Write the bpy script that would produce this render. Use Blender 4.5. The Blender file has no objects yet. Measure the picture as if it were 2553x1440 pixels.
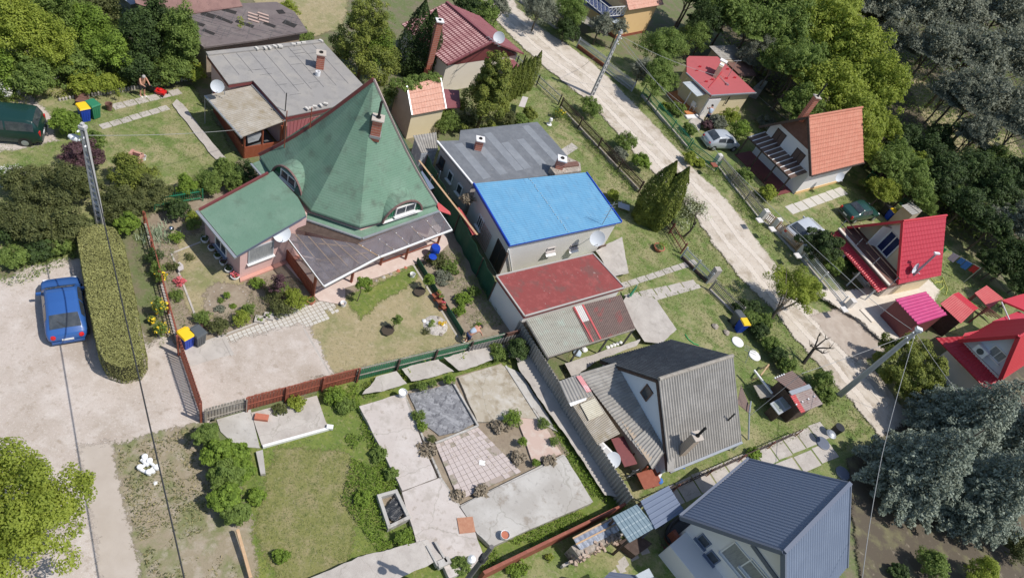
import bpy, math, random
import numpy as np
from mathutils import Vector, Matrix
Vc = Vector; ru = random.uniform; cs_ = math.cos; sn_ = math.sin
random.seed(7); RNG = np.random.default_rng(11)
C = bpy.data.collections.new("place"); bpy.context.scene.collection.children.link(C)
sc = bpy.context.scene
# ---------------- camera (24 mm drone camera, 30 m up, rolled) ----------------
CX, CY, FP, HC = 1276.5, 720.0, 1720.0, 30.0
_n = np.array([560 - CX, 2248 - CY, FP]); _n = _n / np.linalg.norm(_n)
_up = -_n; _fw = np.array([0, 0, 1.]); _y = _fw - _fw.dot(_up) * _up; _y /= np.linalg.norm(_y); _x = np.cross(_y, _up)
RW = np.array([_x, _y, _up])
cam = bpy.data.objects.new("camera", bpy.data.cameras.new("camera")); C.objects.link(cam)
cr, cu, cb = RW @ np.array([1, 0, 0]), -(RW @ np.array([0, 1, 0])), -(RW @ np.array([0, 0, 1]))
cam.matrix_world = Matrix(((cr[0], cu[0], cb[0], 0), (cr[1], cu[1], cb[1], 0), (cr[2], cu[2], cb[2], HC), (0, 0, 0, 1)))
cam.data.sensor_width = 36; cam.data.lens = 36 * FP / 2553; cam.data.clip_end = 2000; cam.data.clip_start = .5
sc.camera = cam
# ---------------- light ----------------
SUN_EL, SUN_AZ = math.radians(59), math.radians(0)      # azimuth measured from +X
w = bpy.data.worlds.new("World"); sc.world = w; w.use_nodes = True
nt = w.node_tree; bg = nt.nodes["Background"]
sky = nt.nodes.new("ShaderNodeTexSky"); sky.sky_type = 'NISHITA'; sky.sun_disc = False
sky.sun_elevation = SUN_EL; sky.sun_rotation = math.radians(90) - SUN_AZ; sky.altitude = 200
nt.links.new(sky.outputs[0], bg.inputs[0]); bg.inputs[1].default_value = 0.125
sun = bpy.data.objects.new("sun", bpy.data.lights.new("sun", 'SUN')); C.objects.link(sun)
sun.data.energy = 4.15; sun.data.angle = math.radians(.5); sun.data.color = (1, .955, .89)
sun.rotation_euler = Vc((cs_(SUN_EL) * cs_(SUN_AZ), cs_(SUN_EL) * sn_(SUN_AZ), sn_(SUN_EL))).to_track_quat('Z', 'Y').to_euler()
sc.view_settings.view_transform = 'Standard'; sc.view_settings.look = 'None'; sc.view_settings.exposure = 0.0; sc.view_settings.gamma = 1
sc.cycles.max_bounces = 6; sc.cycles.transparent_max_bounces = 6; sc.cycles.diffuse_bounces = 3
# ---------------- helpers ----------------
def P(px, py, z=0.0):
    d = RW @ np.array([px - CX, py - CY, FP]); t = (z - HC) / d[2]
    return Vc((d[0] * t, d[1] * t, z))
def ray(px, py): return Vector(RW @ np.array([px - CX, py - CY, FP]))
def hit(px, py, p0, n):                     # pixel ray meets the plane through p0 with normal n
    d = ray(px, py); o = Vc((0, 0, HC)); return o + d * ((p0 - o).dot(n) / d.dot(n))
def mpp(p): return (p - Vc((0, 0, HC))).dot(Vector(RW @ np.array([0, 0, 1.]))) / FP
def V2(p, z): return Vc((p[0], p[1], z))
def perp(a, b):
    d = (b - a); return Vc((-d.y, d.x, 0)).normalized()
def apex(L, R, ap):                          # height at which pixel ap stands over line L-R
    d = (R - L).normalized(); n = Vc((-d.y, d.x, 0)); return hit(ap[0], ap[1], L, n)
def lerp(a, b, t): return a + (b - a) * t
_mats = {}
def mat(name, c, layers=(), rough=.85, bump=0., bs=30., metal=0., spec=.5, alpha=1., trans=0., soft=False, courses=None, cracks=0):
    """layers: (colour, scale, lo, hi, amount[, (sx, sy, sz)[, 'uv']]) noise thresholds mixed over the colour"""
    if name in _mats: return _mats[name]
    m = bpy.data.materials.new(name); m.use_nodes = True; t = m.node_tree; b = t.nodes['Principled BSDF']
    tc = t.nodes.new('ShaderNodeTexCoord')
    def noise(s, stretch=None, uv=False, det=5):
        n = t.nodes.new('ShaderNodeTexNoise'); n.inputs['Scale'].default_value = s; n.inputs['Detail'].default_value = det; n.inputs['Roughness'].default_value = .62
        src = tc.outputs['UV' if uv else 'Object']
        mp = t.nodes.new('ShaderNodeMapping'); mp.inputs['Scale'].default_value = stretch or (1, 1, 1); mp.inputs['Location'].default_value = (len(_mats) * 3.7, s * 1.3, 1)
        t.links.new(src, mp.inputs[0]); t.links.new(mp.outputs[0], n.inputs[0]); return n.outputs[0]
    cur = t.nodes.new('ShaderNodeRGB'); cur.outputs[0].default_value = (*c, 1); cur = cur.outputs[0]
    for L in layers:
        st = L[5] if len(L) > 5 else None; uv = len(L) > 6
        mr = t.nodes.new('ShaderNodeMapRange'); mr.inputs[1].default_value = L[2]; mr.inputs[2].default_value = L[3]; mr.inputs[4].default_value = L[4]
        t.links.new(noise(L[1], st, uv), mr.inputs[0])
        mx = t.nodes.new('ShaderNodeMix'); mx.data_type = 'RGBA'; mx.inputs['B'].default_value = (*L[0], 1)
        t.links.new(mr.outputs[0], mx.inputs['Factor']); t.links.new(cur, mx.inputs['A']); cur = mx.outputs['Result']
    if cracks:                                 # thin wandering cracks
        vo = t.nodes.new('ShaderNodeTexVoronoi'); vo.feature = 'DISTANCE_TO_EDGE'; vo.inputs['Scale'].default_value = cracks; nz = t.nodes.new('ShaderNodeTexNoise'); nz.inputs['Scale'].default_value = 2.5
        va = t.nodes.new('ShaderNodeMix'); va.data_type = 'VECTOR'; va.inputs['Factor'].default_value = .3; t.links.new(tc.outputs['Object'], nz.inputs[0]); t.links.new(tc.outputs['Object'], va.inputs[4]); t.links.new(nz.outputs[1], va.inputs[5]); t.links.new(va.outputs[1], vo.inputs['Vector'])
        mr = t.nodes.new('ShaderNodeMapRange'); mr.inputs[1].default_value = .002; mr.inputs[2].default_value = .01; mr.inputs[3].default_value = .3; mr.inputs[4].default_value = 0; t.links.new(vo.outputs['Distance'], mr.inputs[0])
        mx = t.nodes.new('ShaderNodeMix'); mx.data_type = 'RGBA'; mx.inputs['B'].default_value = (.13, .12, .07, 1); t.links.new(mr.outputs[0], mx.inputs['Factor']); t.links.new(cur, mx.inputs['A']); cur = mx.outputs['Result']
    if courses:                                # thin darker lines at equal heights (shingle courses)
        sp = t.nodes.new('ShaderNodeSeparateXYZ'); t.links.new(tc.outputs['Object'], sp.inputs[0]); m1 = t.nodes.new('ShaderNodeMath'); m1.operation = 'PINGPONG'; m1.inputs[1].default_value = courses; t.links.new(sp.outputs[2], m1.inputs[0])
        mr = t.nodes.new('ShaderNodeMapRange'); mr.inputs[1].default_value = courses * .75; mr.inputs[2].default_value = courses; mr.inputs[4].default_value = .55; t.links.new(m1.outputs[0], mr.inputs[0])
        mx = t.nodes.new('ShaderNodeMix'); mx.data_type = 'RGBA'; mx.inputs['B'].default_value = (c[0] * .45, c[1] * .45, c[2] * .45, 1); t.links.new(mr.outputs[0], mx.inputs['Factor']); t.links.new(cur, mx.inputs['A']); cur = mx.outputs['Result']
    t.links.new(cur, b.inputs['Base Color'])
    b.inputs['Roughness'].default_value = rough; b.inputs['Metallic'].default_value = metal; b.inputs['Specular IOR Level'].default_value = spec
    if soft:                                   # natural blend at the rim of a ground sheet
        at = t.nodes.new('ShaderNodeAttribute'); at.attribute_name = 'a'; n1, n2 = noise(1.1, det=8), noise(9, det=4); ad = t.nodes.new('ShaderNodeMath'); ad.operation = 'ADD'
        sc_ = t.nodes.new('ShaderNodeMath'); sc_.operation = 'MULTIPLY_ADD'; sc_.inputs[1].default_value = .8; t.links.new(n2, sc_.inputs[0]); t.links.new(n1, sc_.inputs[2]); t.links.new(at.outputs['Fac'], ad.inputs[0]); t.links.new(sc_.outputs[0], ad.inputs[1])
        mr = t.nodes.new('ShaderNodeMapRange'); mr.inputs[1].default_value = 1.3; mr.inputs[2].default_value = 1.5; t.links.new(ad.outputs[0], mr.inputs[0]); t.links.new(mr.outputs[0], b.inputs['Alpha'])
    else: b.inputs['Alpha'].default_value = alpha
    b.inputs['Transmission Weight'].default_value = trans
    if bump:
        bp = t.nodes.new('ShaderNodeBump'); bp.inputs['Strength'].default_value = bump; bp.inputs['Distance'].default_value = .03
        t.links.new(noise(bs), bp.inputs['Height']); t.links.new(bp.outputs[0], b.inputs['Normal'])
    _mats[name] = m; return m
def leafmat(name, dark, light, tr=.25, rough=.6):
    if name in _mats: return _mats[name]
    m = bpy.data.materials.new(name); m.use_nodes = True; t = m.node_tree; b = t.nodes['Principled BSDF']; out = t.nodes['Material Output']
    at = t.nodes.new('ShaderNodeAttribute'); at.attribute_name = 'v'
    mx = t.nodes.new('ShaderNodeMix'); mx.data_type = 'RGBA'; mx.inputs['A'].default_value = (*dark, 1); mx.inputs['B'].default_value = (*light, 1)
    t.links.new(at.outputs['Fac'], mx.inputs['Factor']); t.links.new(mx.outputs['Result'], b.inputs['Base Color'])
    b.inputs['Roughness'].default_value = rough; b.inputs['Specular IOR Level'].default_value = .25
    tl = t.nodes.new('ShaderNodeBsdfTranslucent'); t.links.new(mx.outputs['Result'], tl.inputs[0])
    ms = t.nodes.new('ShaderNodeMixShader'); ms.inputs[0].default_value = tr
    t.links.new(b.outputs[0], ms.inputs[1]); t.links.new(tl.outputs[0], ms.inputs[2]); t.links.new(ms.outputs[0], out.inputs[0])
    _mats[name] = m; return m
ORG = {}
def tag(o, label=None, cat=None, group=None, kind=None):
    if label: o['label'] = label
    if cat: o['category'] = cat
    if group: o['group'] = group
    if kind: o['kind'] = kind
    return o
def thing(name, label, cat, loc, group=None):
    o = bpy.data.objects.new(name, None); C.objects.link(o); o.location = loc; o.empty_display_size = .2
    ORG[o.name] = Vector(loc); return tag(o, label, cat, group)
def link(name, me, mats, parent=None, org=None, smooth=False):
    for m in (mats if isinstance(mats, (list, tuple)) else [mats]): me.materials.append(m)
    o = bpy.data.objects.new(name, me); C.objects.link(o)
    if parent: o.parent = parent; ORG[o.name] = ORG[parent.name]
    else: o.location = org or (0, 0, 0); ORG[o.name] = Vector(org or (0, 0, 0))
    if smooth: me.polygons.foreach_set('use_smooth', [True] * len(me.polygons))
    return o
class MB:
    def __init__(s): s.v = []; s.f = []; s.m = []; s.uv = []; s.hasuv = False
    def poly(s, pts, m=0, uv=None):
        i = len(s.v); s.v += [tuple(p) for p in pts]; s.f.append(tuple(range(i, i + len(pts)))); s.m.append(m)
        s.uv += uv or [(p[0], p[1]) for p in pts]; return s
    def hull(s, a, b, m=0, caps=True):      # loops a -> b of equal length
        n = len(a)
        for i in range(n): j = (i + 1) % n; s.poly([a[i], a[j], b[j], b[i]], m)
        if caps: s.poly(list(reversed(a)), m); s.poly(b, m)
        return s
    def prism(s, pts, z0, z1, m=0):
        pts = ccw(pts); return s.hull([V2(p, z0) for p in pts], [V2(p, z1) for p in pts], m)
    def plate(s, pts, t, m=0):               # planar polygon given by its top face, thickness t away from its normal
        n = nrm(pts); n = n if n.z > -1e-3 else -n
        if nrm(pts).dot(n) < 0: pts = list(reversed(pts))
        return s.hull([p - n * t for p in pts], list(pts), m)
    def box(s, c, sx, sy, sz, rz=0., m=0):   # c = centre of the bottom
        u = Vc((cs_(rz), sn_(rz), 0)); w = Vc((-u.y, u.x, 0)); c = Vector(c)
        q = [c + u * a * sx / 2 + w * b * sy / 2 for a, b in ((-1, -1), (1, -1), (1, 1), (-1, 1))]
        return s.hull(q, [p + Vc((0, 0, sz)) for p in q], m)
    def beam(s, a, b, w=.06, h=None, m=0):
        h = h or w; a = Vector(a); b = Vector(b); d = (b - a).normalized(); u = d.cross(Vc((0, 0, 1)))
        u = u.normalized() if u.length > 1e-3 else Vc((1, 0, 0)); v = u.cross(d).normalized()
        q = [u * x * w / 2 + v * y * h / 2 for x, y in ((-1, -1), (1, -1), (1, 1), (-1, 1))]
        return s.hull([a + k for k in q], [b + k for k in q], m)
    def tube(s, pts, r, n=8, m=0, r2=None, cap=True):
        pts = [Vector(p) for p in pts]; N = len(pts); rings = []; pu = None
        for i, p in enumerate(pts):
            d = (pts[min(i + 1, N - 1)] - pts[max(i - 1, 0)]).normalized()
            u = d.cross(Vc((0, 0, 1))) if pu is None else (pu - d * pu.dot(d))
            u = u.normalized() if u.length > 1e-4 else Vc((1, 0, 0)); pu = u; v = d.cross(u)
            rr = r if r2 is None else r + (r2 - r) * i / (N - 1)
            rings.append([p + (u * cs_(2 * math.pi * k / n) + v * sn_(2 * math.pi * k / n)) * rr for k in range(n)])
        for i in range(N - 1): s.hull(rings[i], rings[i + 1], m, caps=False)
        if cap: s.poly(list(reversed(rings[0])), m); s.poly(rings[-1], m)
        return s
    def lathe(s, c, prof, n=14, m=0, axis=None, caps=True):   # prof: (r, h) along +Z or axis
        c = Vector(c); q = Vc((0, 0, 1)).rotation_difference(Vector(axis).normalized()) if axis is not None else None
        R = []
        for r, h in prof:
            R.append([c + ((q @ Vc((r * cs_(a), r * sn_(a), h))) if q else Vc((r * cs_(a), r * sn_(a), h))) for a in [2 * math.pi * k / n for k in range(n)]])
        for i in range(len(R) - 1): s.hull(R[i], R[i + 1], m, caps=False)
        if caps: s.poly(list(reversed(R[0])), m); s.poly(R[-1], m)
        return s
    def sheet(s, p00, p10, p11, p01, fn, du=.05, nv=1, t=.02, m=0, lift=0.0):
        """top surface between four corners (u along p00->p10), height fn(u, v) in metres above it"""
        p00, p10, p11, p01 = [Vector(p) for p in (p00, p10, p11, p01)]
        n = nrm([p00, p10, p11]); n = n if n.z > -.05 else -n
        U = ((p10 - p00).length + (p11 - p01).length) / 2; W = ((p01 - p00).length + (p11 - p10).length) / 2
        nu = max(1, int(U / du)); b = len(s.v); idx = []
        for j in range(nv + 1):
            for i in range(nu + 1):
                a = i / nu; c = j / nv; p = lerp(lerp(p00, p10, a), lerp(p01, p11, a), c)
                s.v.append(tuple(p + n * (fn(a * U, c * W) + lift)))
        g = lambda i, j: b + j * (nu + 1) + i
        for j in range(nv):
            for i in range(nu):
                s.f.append((g(i, j), g(i + 1, j), g(i + 1, j + 1), g(i, j + 1))); s.m.append(m)
                s.uv += [(x * U / nu, y * W / nv) for x, y in ((i, j), (i + 1, j), (i + 1, j + 1), (i, j + 1))]
        q = [p + n * (lift - t) for p in (p00, p10, p11, p01)]   # underside and rims
        s.poly(list(reversed(q)) if nrm(q).z > 0 else q, m)
        tops = [[Vector(s.v[g(i, 0)]) for i in range(nu + 1)], [Vector(s.v[g(nu, j)]) for j in range(nv + 1)], [Vector(s.v[g(nu - i, nv)]) for i in range(nu + 1)], [Vector(s.v[g(0, nv - j)]) for j in range(nv + 1)]]
        for k in range(4): s.poly([q[k], q[(k + 1) % 4]] + list(reversed(tops[k])), m)
        return s
    def build(s, name, mats, parent=None, label=None, cat=None, group=None, kind=None, org=None, smooth=False, local=False):
        o = ORG[parent.name] if (parent and not local) else Vector(org or (0, 0, 0))
        if local: o = Vc((0, 0, 0))
        me = bpy.data.meshes.new(name); ox, oy, oz = o
        me.from_pydata([(x - ox, y - oy, z - oz) for x, y, z in s.v], [], s.f)
        me.polygons.foreach_set('material_index', s.m)
        uvl = me.uv_layers.new(name='uv'); uvl.data.foreach_set('uv', [c for p in s.uv for c in p])
        me.update()
        if smooth:
            import bmesh; bm = bmesh.new(); bm.from_mesh(me); bmesh.ops.remove_doubles(bm, verts=bm.verts, dist=1e-4); bmesh.ops.recalc_face_normals(bm, faces=bm.faces); bm.to_mesh(me); bm.free()
        return tag(link(name, me, mats, parent, org, smooth), label, cat, group, kind)
def nrm(pts):
    n = Vc((0, 0, 0))
    for i in range(len(pts)): a = Vector(pts[i]); b = Vector(pts[(i + 1) % len(pts)]); n += a.cross(b)
    return n.normalized()
def ccw(pts):
    a = sum(pts[i][0] * pts[(i + 1) % len(pts)][1] - pts[(i + 1) % len(pts)][0] * pts[i][1] for i in range(len(pts)))
    return list(pts) if a > 0 else list(reversed(pts))
def inset(pts, d):                           # shrink a convex-ish polygon in plan
    pts = ccw(pts); n = len(pts); out = []
    for i in range(n):
        a, b, c = (Vc((pts[k % n][0], pts[k % n][1])) for k in (i - 1, i, i + 1))
        e1 = (b - a).normalized(); e2 = (c - b).normalized(); n1 = Vc((-e1.y, e1.x)); n2 = Vc((-e2.y, e2.x))
        k = 1 + n1.dot(n2); q = b + (n1 + n2) * (d / max(k, .2)); out.append(Vc((q.x, q.y, 0)))
    return out
def copy_tree(o, loc=None, rz=None, label=None, s=None, parent=None):
    c = o.copy(); C.objects.link(c); c.parent = parent
    if loc is not None: c.location = loc
    if rz is not None: c.rotation_euler = (0, 0, rz)
    if s is not None: c.scale = s if isinstance(s, tuple) else (s, s, s)
    if label: c['label'] = label
    ORG[c.name] = Vector(c.location)
    for ch in list(o.children): copy_tree(ch, parent=c)
    return c
# value noise in numpy
def vnoise(x, y, s, seed=0):
    x = np.asarray(x, float) / s + 1000; y = np.asarray(y, float) / s + 1000; xi = np.floor(x).astype(np.int64); yi = np.floor(y).astype(np.int64); fx = x - xi; fy = y - yi
    def h(a, b): v = (a * 374761393 + b * 668265263 + seed * 144269) & 0x7fffffff; v = ((v ^ (v >> 13)) * 1274126177) & 0x7fffffff; return (v & 0xffff) / 65535.
    u = fx * fx * (3 - 2 * fx); v = fy * fy * (3 - 2 * fy)
    return (h(xi, yi) * (1 - u) + h(xi + 1, yi) * u) * (1 - v) + (h(xi, yi + 1) * (1 - u) + h(xi + 1, yi + 1) * u) * v
SOFT = set()
def patch(name, px, m, z, rag=.12, step=.15, kind='structure', world=False, thick=0., **kw):
    """a ground sheet with a ragged outline, z above the ground"""
    pts = [Vc((p[0], p[1], 0)) if world else P(*p, 0) for p in px]; pts = ccw(pts); out = []
    for i in range(len(pts)):
        a, b = pts[i], pts[(i + 1) % len(pts)]; n = max(1, int((b - a).length / step)); t = (b - a).normalized(); nn = Vc((t.y, -t.x, 0))
        for k in range(n):
            q = lerp(a, b, k / n); o = (vnoise(q.x, q.y, .9, 3) - .5) * 2 * rag + (vnoise(q.x, q.y, .22, 5) - .5) * rag
            out.append(q + nn * float(o))
    mb = MB(); soft = not thick and m.name in SOFT
    if soft:
        w_ = kw.pop('fade', .55); ins_ = [V2(p, z) for p in inset(pts, w_ * .6)]; outs = [V2(p, z - .003) for p in inset(pts, -w_)]; n = len(ins_)
        mb.poly(ins_)
        for i in range(n): j = (i + 1) % n; mb.v += [tuple(p) for p in (ins_[i], outs[i], outs[j], ins_[j])]; q = len(mb.v) - 4; mb.f.append((q, q + 1, q + 2, q + 3)); mb.m.append(0); mb.uv += [(0, 0)] * 4
        o = mb.build(name, m, kind=kind, **kw); at = o.data.attributes.new('a', 'FLOAT', 'POINT'); v = np.ones(len(mb.v), np.float32)
        for i in range(n): v[n + 4 * i + 1] = 0; v[n + 4 * i + 2] = 0
        at.data.foreach_set('value', v); return o
    kw.pop('fade', None)
    if thick: mb.hull([V2(p, z - thick) for p in out], [V2(p, z) for p in out])
    else: mb.poly([V2(p, z) for p in out])
    return mb.build(name, m, kind=kind, **kw)
# ---------------- foliage ----------------
def leaf_mesh(name, Pn, N, S, V, asp=.6, tri=False):
    n = len(Pn); N = N / np.maximum(np.linalg.norm(N, axis=1, keepdims=True), 1e-6)
    r = RNG.normal(size=(n, 3)); t = np.cross(N, r); t /= np.maximum(np.linalg.norm(t, axis=1, keepdims=True), 1e-6); b = np.cross(N, t)
    S = S[:, None]; a = t * S * .5; c = b * S * .5 * asp
    k = 3 if tri else 4
    vs = np.stack([Pn - a, Pn + c, Pn + a] if tri else [Pn - a, Pn + c, Pn + a, Pn - c], 1).reshape(-1, 3)
    me = bpy.data.meshes.new(name); me.vertices.add(n * k); me.vertices.foreach_set('co', vs.astype(np.float32).ravel())
    me.loops.add(n * k); me.loops.foreach_set('vertex_index', np.arange(n * k, dtype=np.int32))
    me.polygons.add(n); me.polygons.foreach_set('loop_start', np.arange(0, n * k, k, dtype=np.int32))
    at = me.attributes.new('v', 'FLOAT', 'FACE'); at.data.foreach_set('value', np.clip(V, 0, 1).astype(np.float32))
    me.update(calc_edges=True); return me
def rdir(n):
    d = RNG.normal(size=(n, 3)); return d / np.linalg.norm(d, axis=1, keepdims=True)
def crown_pts(blobs, n, clump=.3, K=None, flat=.85, shell=(.6, 1.0), fill=.12):
    """leaf positions, normals and tint for clumpy crowns made of ellipsoids (cx, cy, cz, rx, ry, rz)"""
    A = np.array([b[3] * b[4] + b[4] * b[5] + b[3] * b[5] for b in blobs]); A = A / A.sum(); PP, NN, VV = [], [], []
    for b, a in zip(blobs, A):
        c = np.array(b[:3]); R = np.array(b[3:]); nb = max(20, int(n * a)); k = K or max(8, int(2.2 / clump ** 2))
        d = rdir(k); d[:, 2] = np.where(d[:, 2] < -.45, -d[:, 2] * .6, d[:, 2]); u = RNG.uniform(*shell, size=(k, 1)) * (1 - clump * .5)
        R = R * RNG.uniform(.85, 1.15, 3); u = u * np.where(RNG.random((k, 1)) < .12, 1.22, 1.); cc = c + d * u * R; rc = clump * np.mean(R) * RNG.uniform(.6, 1.35, k); cv = RNG.uniform(0, 1, k)
        i = RNG.choice(k, nb, p=rc ** 2 / (rc ** 2).sum()); dd = rdir(nb); od = d[i]
        dd = dd + od * .5; dd /= np.linalg.norm(dd, axis=1, keepdims=True)
        p = cc[i] + dd * rc[i][:, None] * RNG.uniform(.45, 1.05, (nb, 1)) * np.array([1, 1, flat])
        nn = dd * .8 + np.array([0, 0, .55]) + RNG.normal(size=(nb, 3)) * .35
        v = cv[i] * .55 + RNG.uniform(0, .45, nb)
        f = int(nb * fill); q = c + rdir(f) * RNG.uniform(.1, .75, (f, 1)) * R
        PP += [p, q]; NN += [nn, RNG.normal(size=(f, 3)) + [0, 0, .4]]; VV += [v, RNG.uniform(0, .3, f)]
    return np.concatenate(PP), np.concatenate(NN), np.concatenate(VV)
def crown_mesh(name, blobs, n, leaf, **kw):
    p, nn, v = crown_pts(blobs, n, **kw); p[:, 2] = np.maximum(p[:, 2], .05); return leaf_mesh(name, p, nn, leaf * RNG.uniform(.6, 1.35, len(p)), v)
def cone_mesh(name, h, r, n, leaf, top=.08, belly=.35, seed=0, round_=1.0):
    """thuja: vertical fans over a narrow cone / flame"""
    t = RNG.uniform(0, 1, n) ** 1.25; a = RNG.uniform(0, 2 * np.pi, n)
    prof = np.where(t < belly, .72 + .28 * np.sin(t / belly * np.pi / 2), np.clip(1 - ((t - belly) / (1 - belly)) ** (1.75 * round_), 0, 1)) * (1 - top) + top * (1 - t)
    lump = .84 + .3 * vnoise(a * r * 1.2 + 50, t * h * .8, .45, seed) ; rr = r * prof * lump * RNG.uniform(.82, 1.04, n)
    p = np.stack([rr * np.cos(a), rr * np.sin(a), t * h + .05], 1)
    nn = np.stack([np.cos(a), np.sin(a), np.full(n, .35)], 1) + RNG.normal(size=(n, 3)) * .45
    v = np.clip((vnoise(a * r * 1.2 + 50, t * h * .8, .45, seed) - .25) * 1.1, 0, 1) * .6 + RNG.uniform(0, .4, n)
    return leaf_mesh(name, p, nn, leaf * RNG.uniform(.6, 1.4, n), v, asp=.55)
def trunk_mb(base, h, r, blobs, limbs=5, mb=None):
    mb = mb or MB(); b = Vector(base); top = b + Vc((ru(-.1, .1) * h, ru(-.1, .1) * h, h))
    mid = lerp(b, top, .5) + Vc((ru(-.05, .05) * h, ru(-.05, .05) * h, 0))
    mb.tube([b - Vc((0, 0, .05)), lerp(b, mid, .5), mid, top], r, 8, r2=r * .5)
    for k in range(limbs):
        bl = random.choice(blobs); a = ru(0, 6.28)
        e = b + Vc((bl[0] + bl[3] * .75 * cs_(a), bl[1] + bl[4] * .75 * sn_(a), bl[2] + bl[5] * ru(-.2, .6)))
        s = lerp(mid, top, ru(-.3, 1)); mb.tube([s, lerp(s, e, .5) + Vc((0, 0, .15 * (e - s).length)), e], r * .42, 6, r2=r * .1)
    return mb
BARK = mat('bark', (.11, .085, .06), [((.2, .17, .13), 9, .45, .7, .7)], bump=.6, bs=14)
def tree(name, label, cat, px, zc, rpx, rz, m, n=6000, leaf=.14, blobs=None, trunk=True, group=None, tr=.12, base=None, bark=None, **kw):
    """px: picture point of the crown's centre at height zc; rpx: (rx, ry) crown radii in picture px"""
    c = P(*px, zc); k = mpp(c); rx, ry = (rpx[0] * k, rpx[1] * k) if isinstance(rpx, tuple) else (rpx * k, rpx * k)
    b = Vc((c.x, c.y, 0)) if base is None else P(*base, 0)
    off = Vc((c.x - b.x, c.y - b.y, 0))
    bl = [(off.x + x * rx, off.y + y * ry, zc + z * rz, sx * rx, sy * ry, sz * rz) for x, y, z, sx, sy, sz in (blobs or BL[random.randrange(len(BL))])]
    t = thing(name, label, cat, b, group)
    o = link('crown' if trunk else 'foliage', crown_mesh(name, bl, n, leaf, **kw), m, t)
    if trunk:
        mb = trunk_mb((0, 0, 0), max(zc - rz * .2, zc * .6), tr, bl); me = mb.build('trunk', bark or BARK, t, local=True)
    return t
BL = [[(0, 0, 0, .8, .8, .9), (.4, .2, -.1, .6, .6, .7), (-.35, .3, -.05, .6, .55, .7), (.05, -.42, -.1, .65, .55, .7), (-.1, .05, .35, .55, .55, .6)],
      [(-.15, 0, 0, .8, .75, .85), (.42, -.15, -.15, .58, .6, .7), (.1, .45, -.1, .6, .5, .65), (-.3, -.35, .05, .6, .55, .7), (.15, 0, .4, .5, .5, .55)],
      [(0, .1, .05, .75, .7, .9), (-.45, -.1, -.15, .55, .55, .6), (.45, .2, -.05, .5, .6, .7), (.1, -.4, -.2, .6, .55, .6)]]
LOW = [(0, 0, -.1, 1, 1, 1)]
def scatter(name, m, px, dens, h, leaf, kind='stuff', world=False, z0=0., keep=None, asp=.35, flat=.5, patchy=0., V0=0., tri=True, **kw):
    """low growth over a ground polygon; keep(x, y) -> bool array; patchy: noise cut"""
    pts = [(p[0], p[1]) if world else (P(*p, 0).x, P(*p, 0).y) for p in px]; A = np.array(pts); lo, hi = A.min(0), A.max(0)
    n = int(dens * (hi[0] - lo[0]) * (hi[1] - lo[1])); q = RNG.uniform(lo, hi, (n, 2)); ins = np.zeros(n, bool); j = len(A) - 1
    for i in range(len(A)):
        c = ((A[i, 1] > q[:, 1]) != (A[j, 1] > q[:, 1])) & (q[:, 0] < (A[j, 0] - A[i, 0]) * (q[:, 1] - A[i, 1]) / (A[j, 1] - A[i, 1] + 1e-9) + A[i, 0]); ins ^= c; j = i
    q = q[ins]
    if patchy:
        f = vnoise(q[:, 0], q[:, 1], 1.4, 21) * .6 + vnoise(q[:, 0], q[:, 1], .4, 22) * .4; q = q[f > patchy]
    if keep is not None: q = q[keep(q[:, 0], q[:, 1])]
    n = len(q); cv = vnoise(q[:, 0], q[:, 1], .8, 31) * .6 + vnoise(q[:, 0], q[:, 1], .25, 33) * .4
    hh = h * (.35 + .9 * vnoise(q[:, 0], q[:, 1], .5, 9))
    p = np.stack([q[:, 0], q[:, 1], z0 + .01 + hh * RNG.uniform(.1, 1, n)], 1)
    nn = RNG.normal(size=(n, 3)); nn[:, 2] = np.abs(nn[:, 2]) * flat * 2 + .3
    me = leaf_mesh(name, p, nn, leaf * RNG.uniform(.5, 1.5, n), V0 + cv * .7 + RNG.uniform(0, .3, n), asp=asp, tri=tri)
    return tag(link(name, me, m), kw.get('label'), kw.get('cat'), kw.get('group'), kind)
# leaf materials
for k_, (a_, b_, r_) in dict(YEL=((.2, .26, .035), (.44, .5, .085), .45), MID=((.12, .18, .04), (.3, .4, .1), .45), DRK=((.025, .045, .016), (.11, .17, .045), .3), OLV=((.055, .07, .022), (.2, .215, .075), .3), THU=((.08, .11, .018), (.27, .3, .055), .2), GRY=((.13, .145, .1), (.31, .325, .24), .3), SPR=((.09, .115, .085), (.38, .43, .34), .1), BRT=((.1, .165, .025), (.32, .45, .07), .4), PUR=((.06, .03, .036), (.2, .11, .12), .3), BRN=((.15, .12, .08), (.36, .3, .22), .05), HDG=((.12, .125, .04), (.36, .355, .13), .1), DRY=((.2, .17, .08), (.48, .41, .2), .1), GRS=((.1, .14, .03), (.3, .33, .1), .1), WED=((.08, .15, .02), (.27, .38, .05), .2), WHT=((.5, .5, .42), (.85, .84, .78), .1), FLY=((.7, .4, .02), (.9, .7, .05), .1), FLR=((.6, .05, .04), (.8, .25, .3), .1)).items():
    globals()['G_' + k_] = leafmat('leaf_' + k_.lower(), a_, b_, r_)
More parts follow.
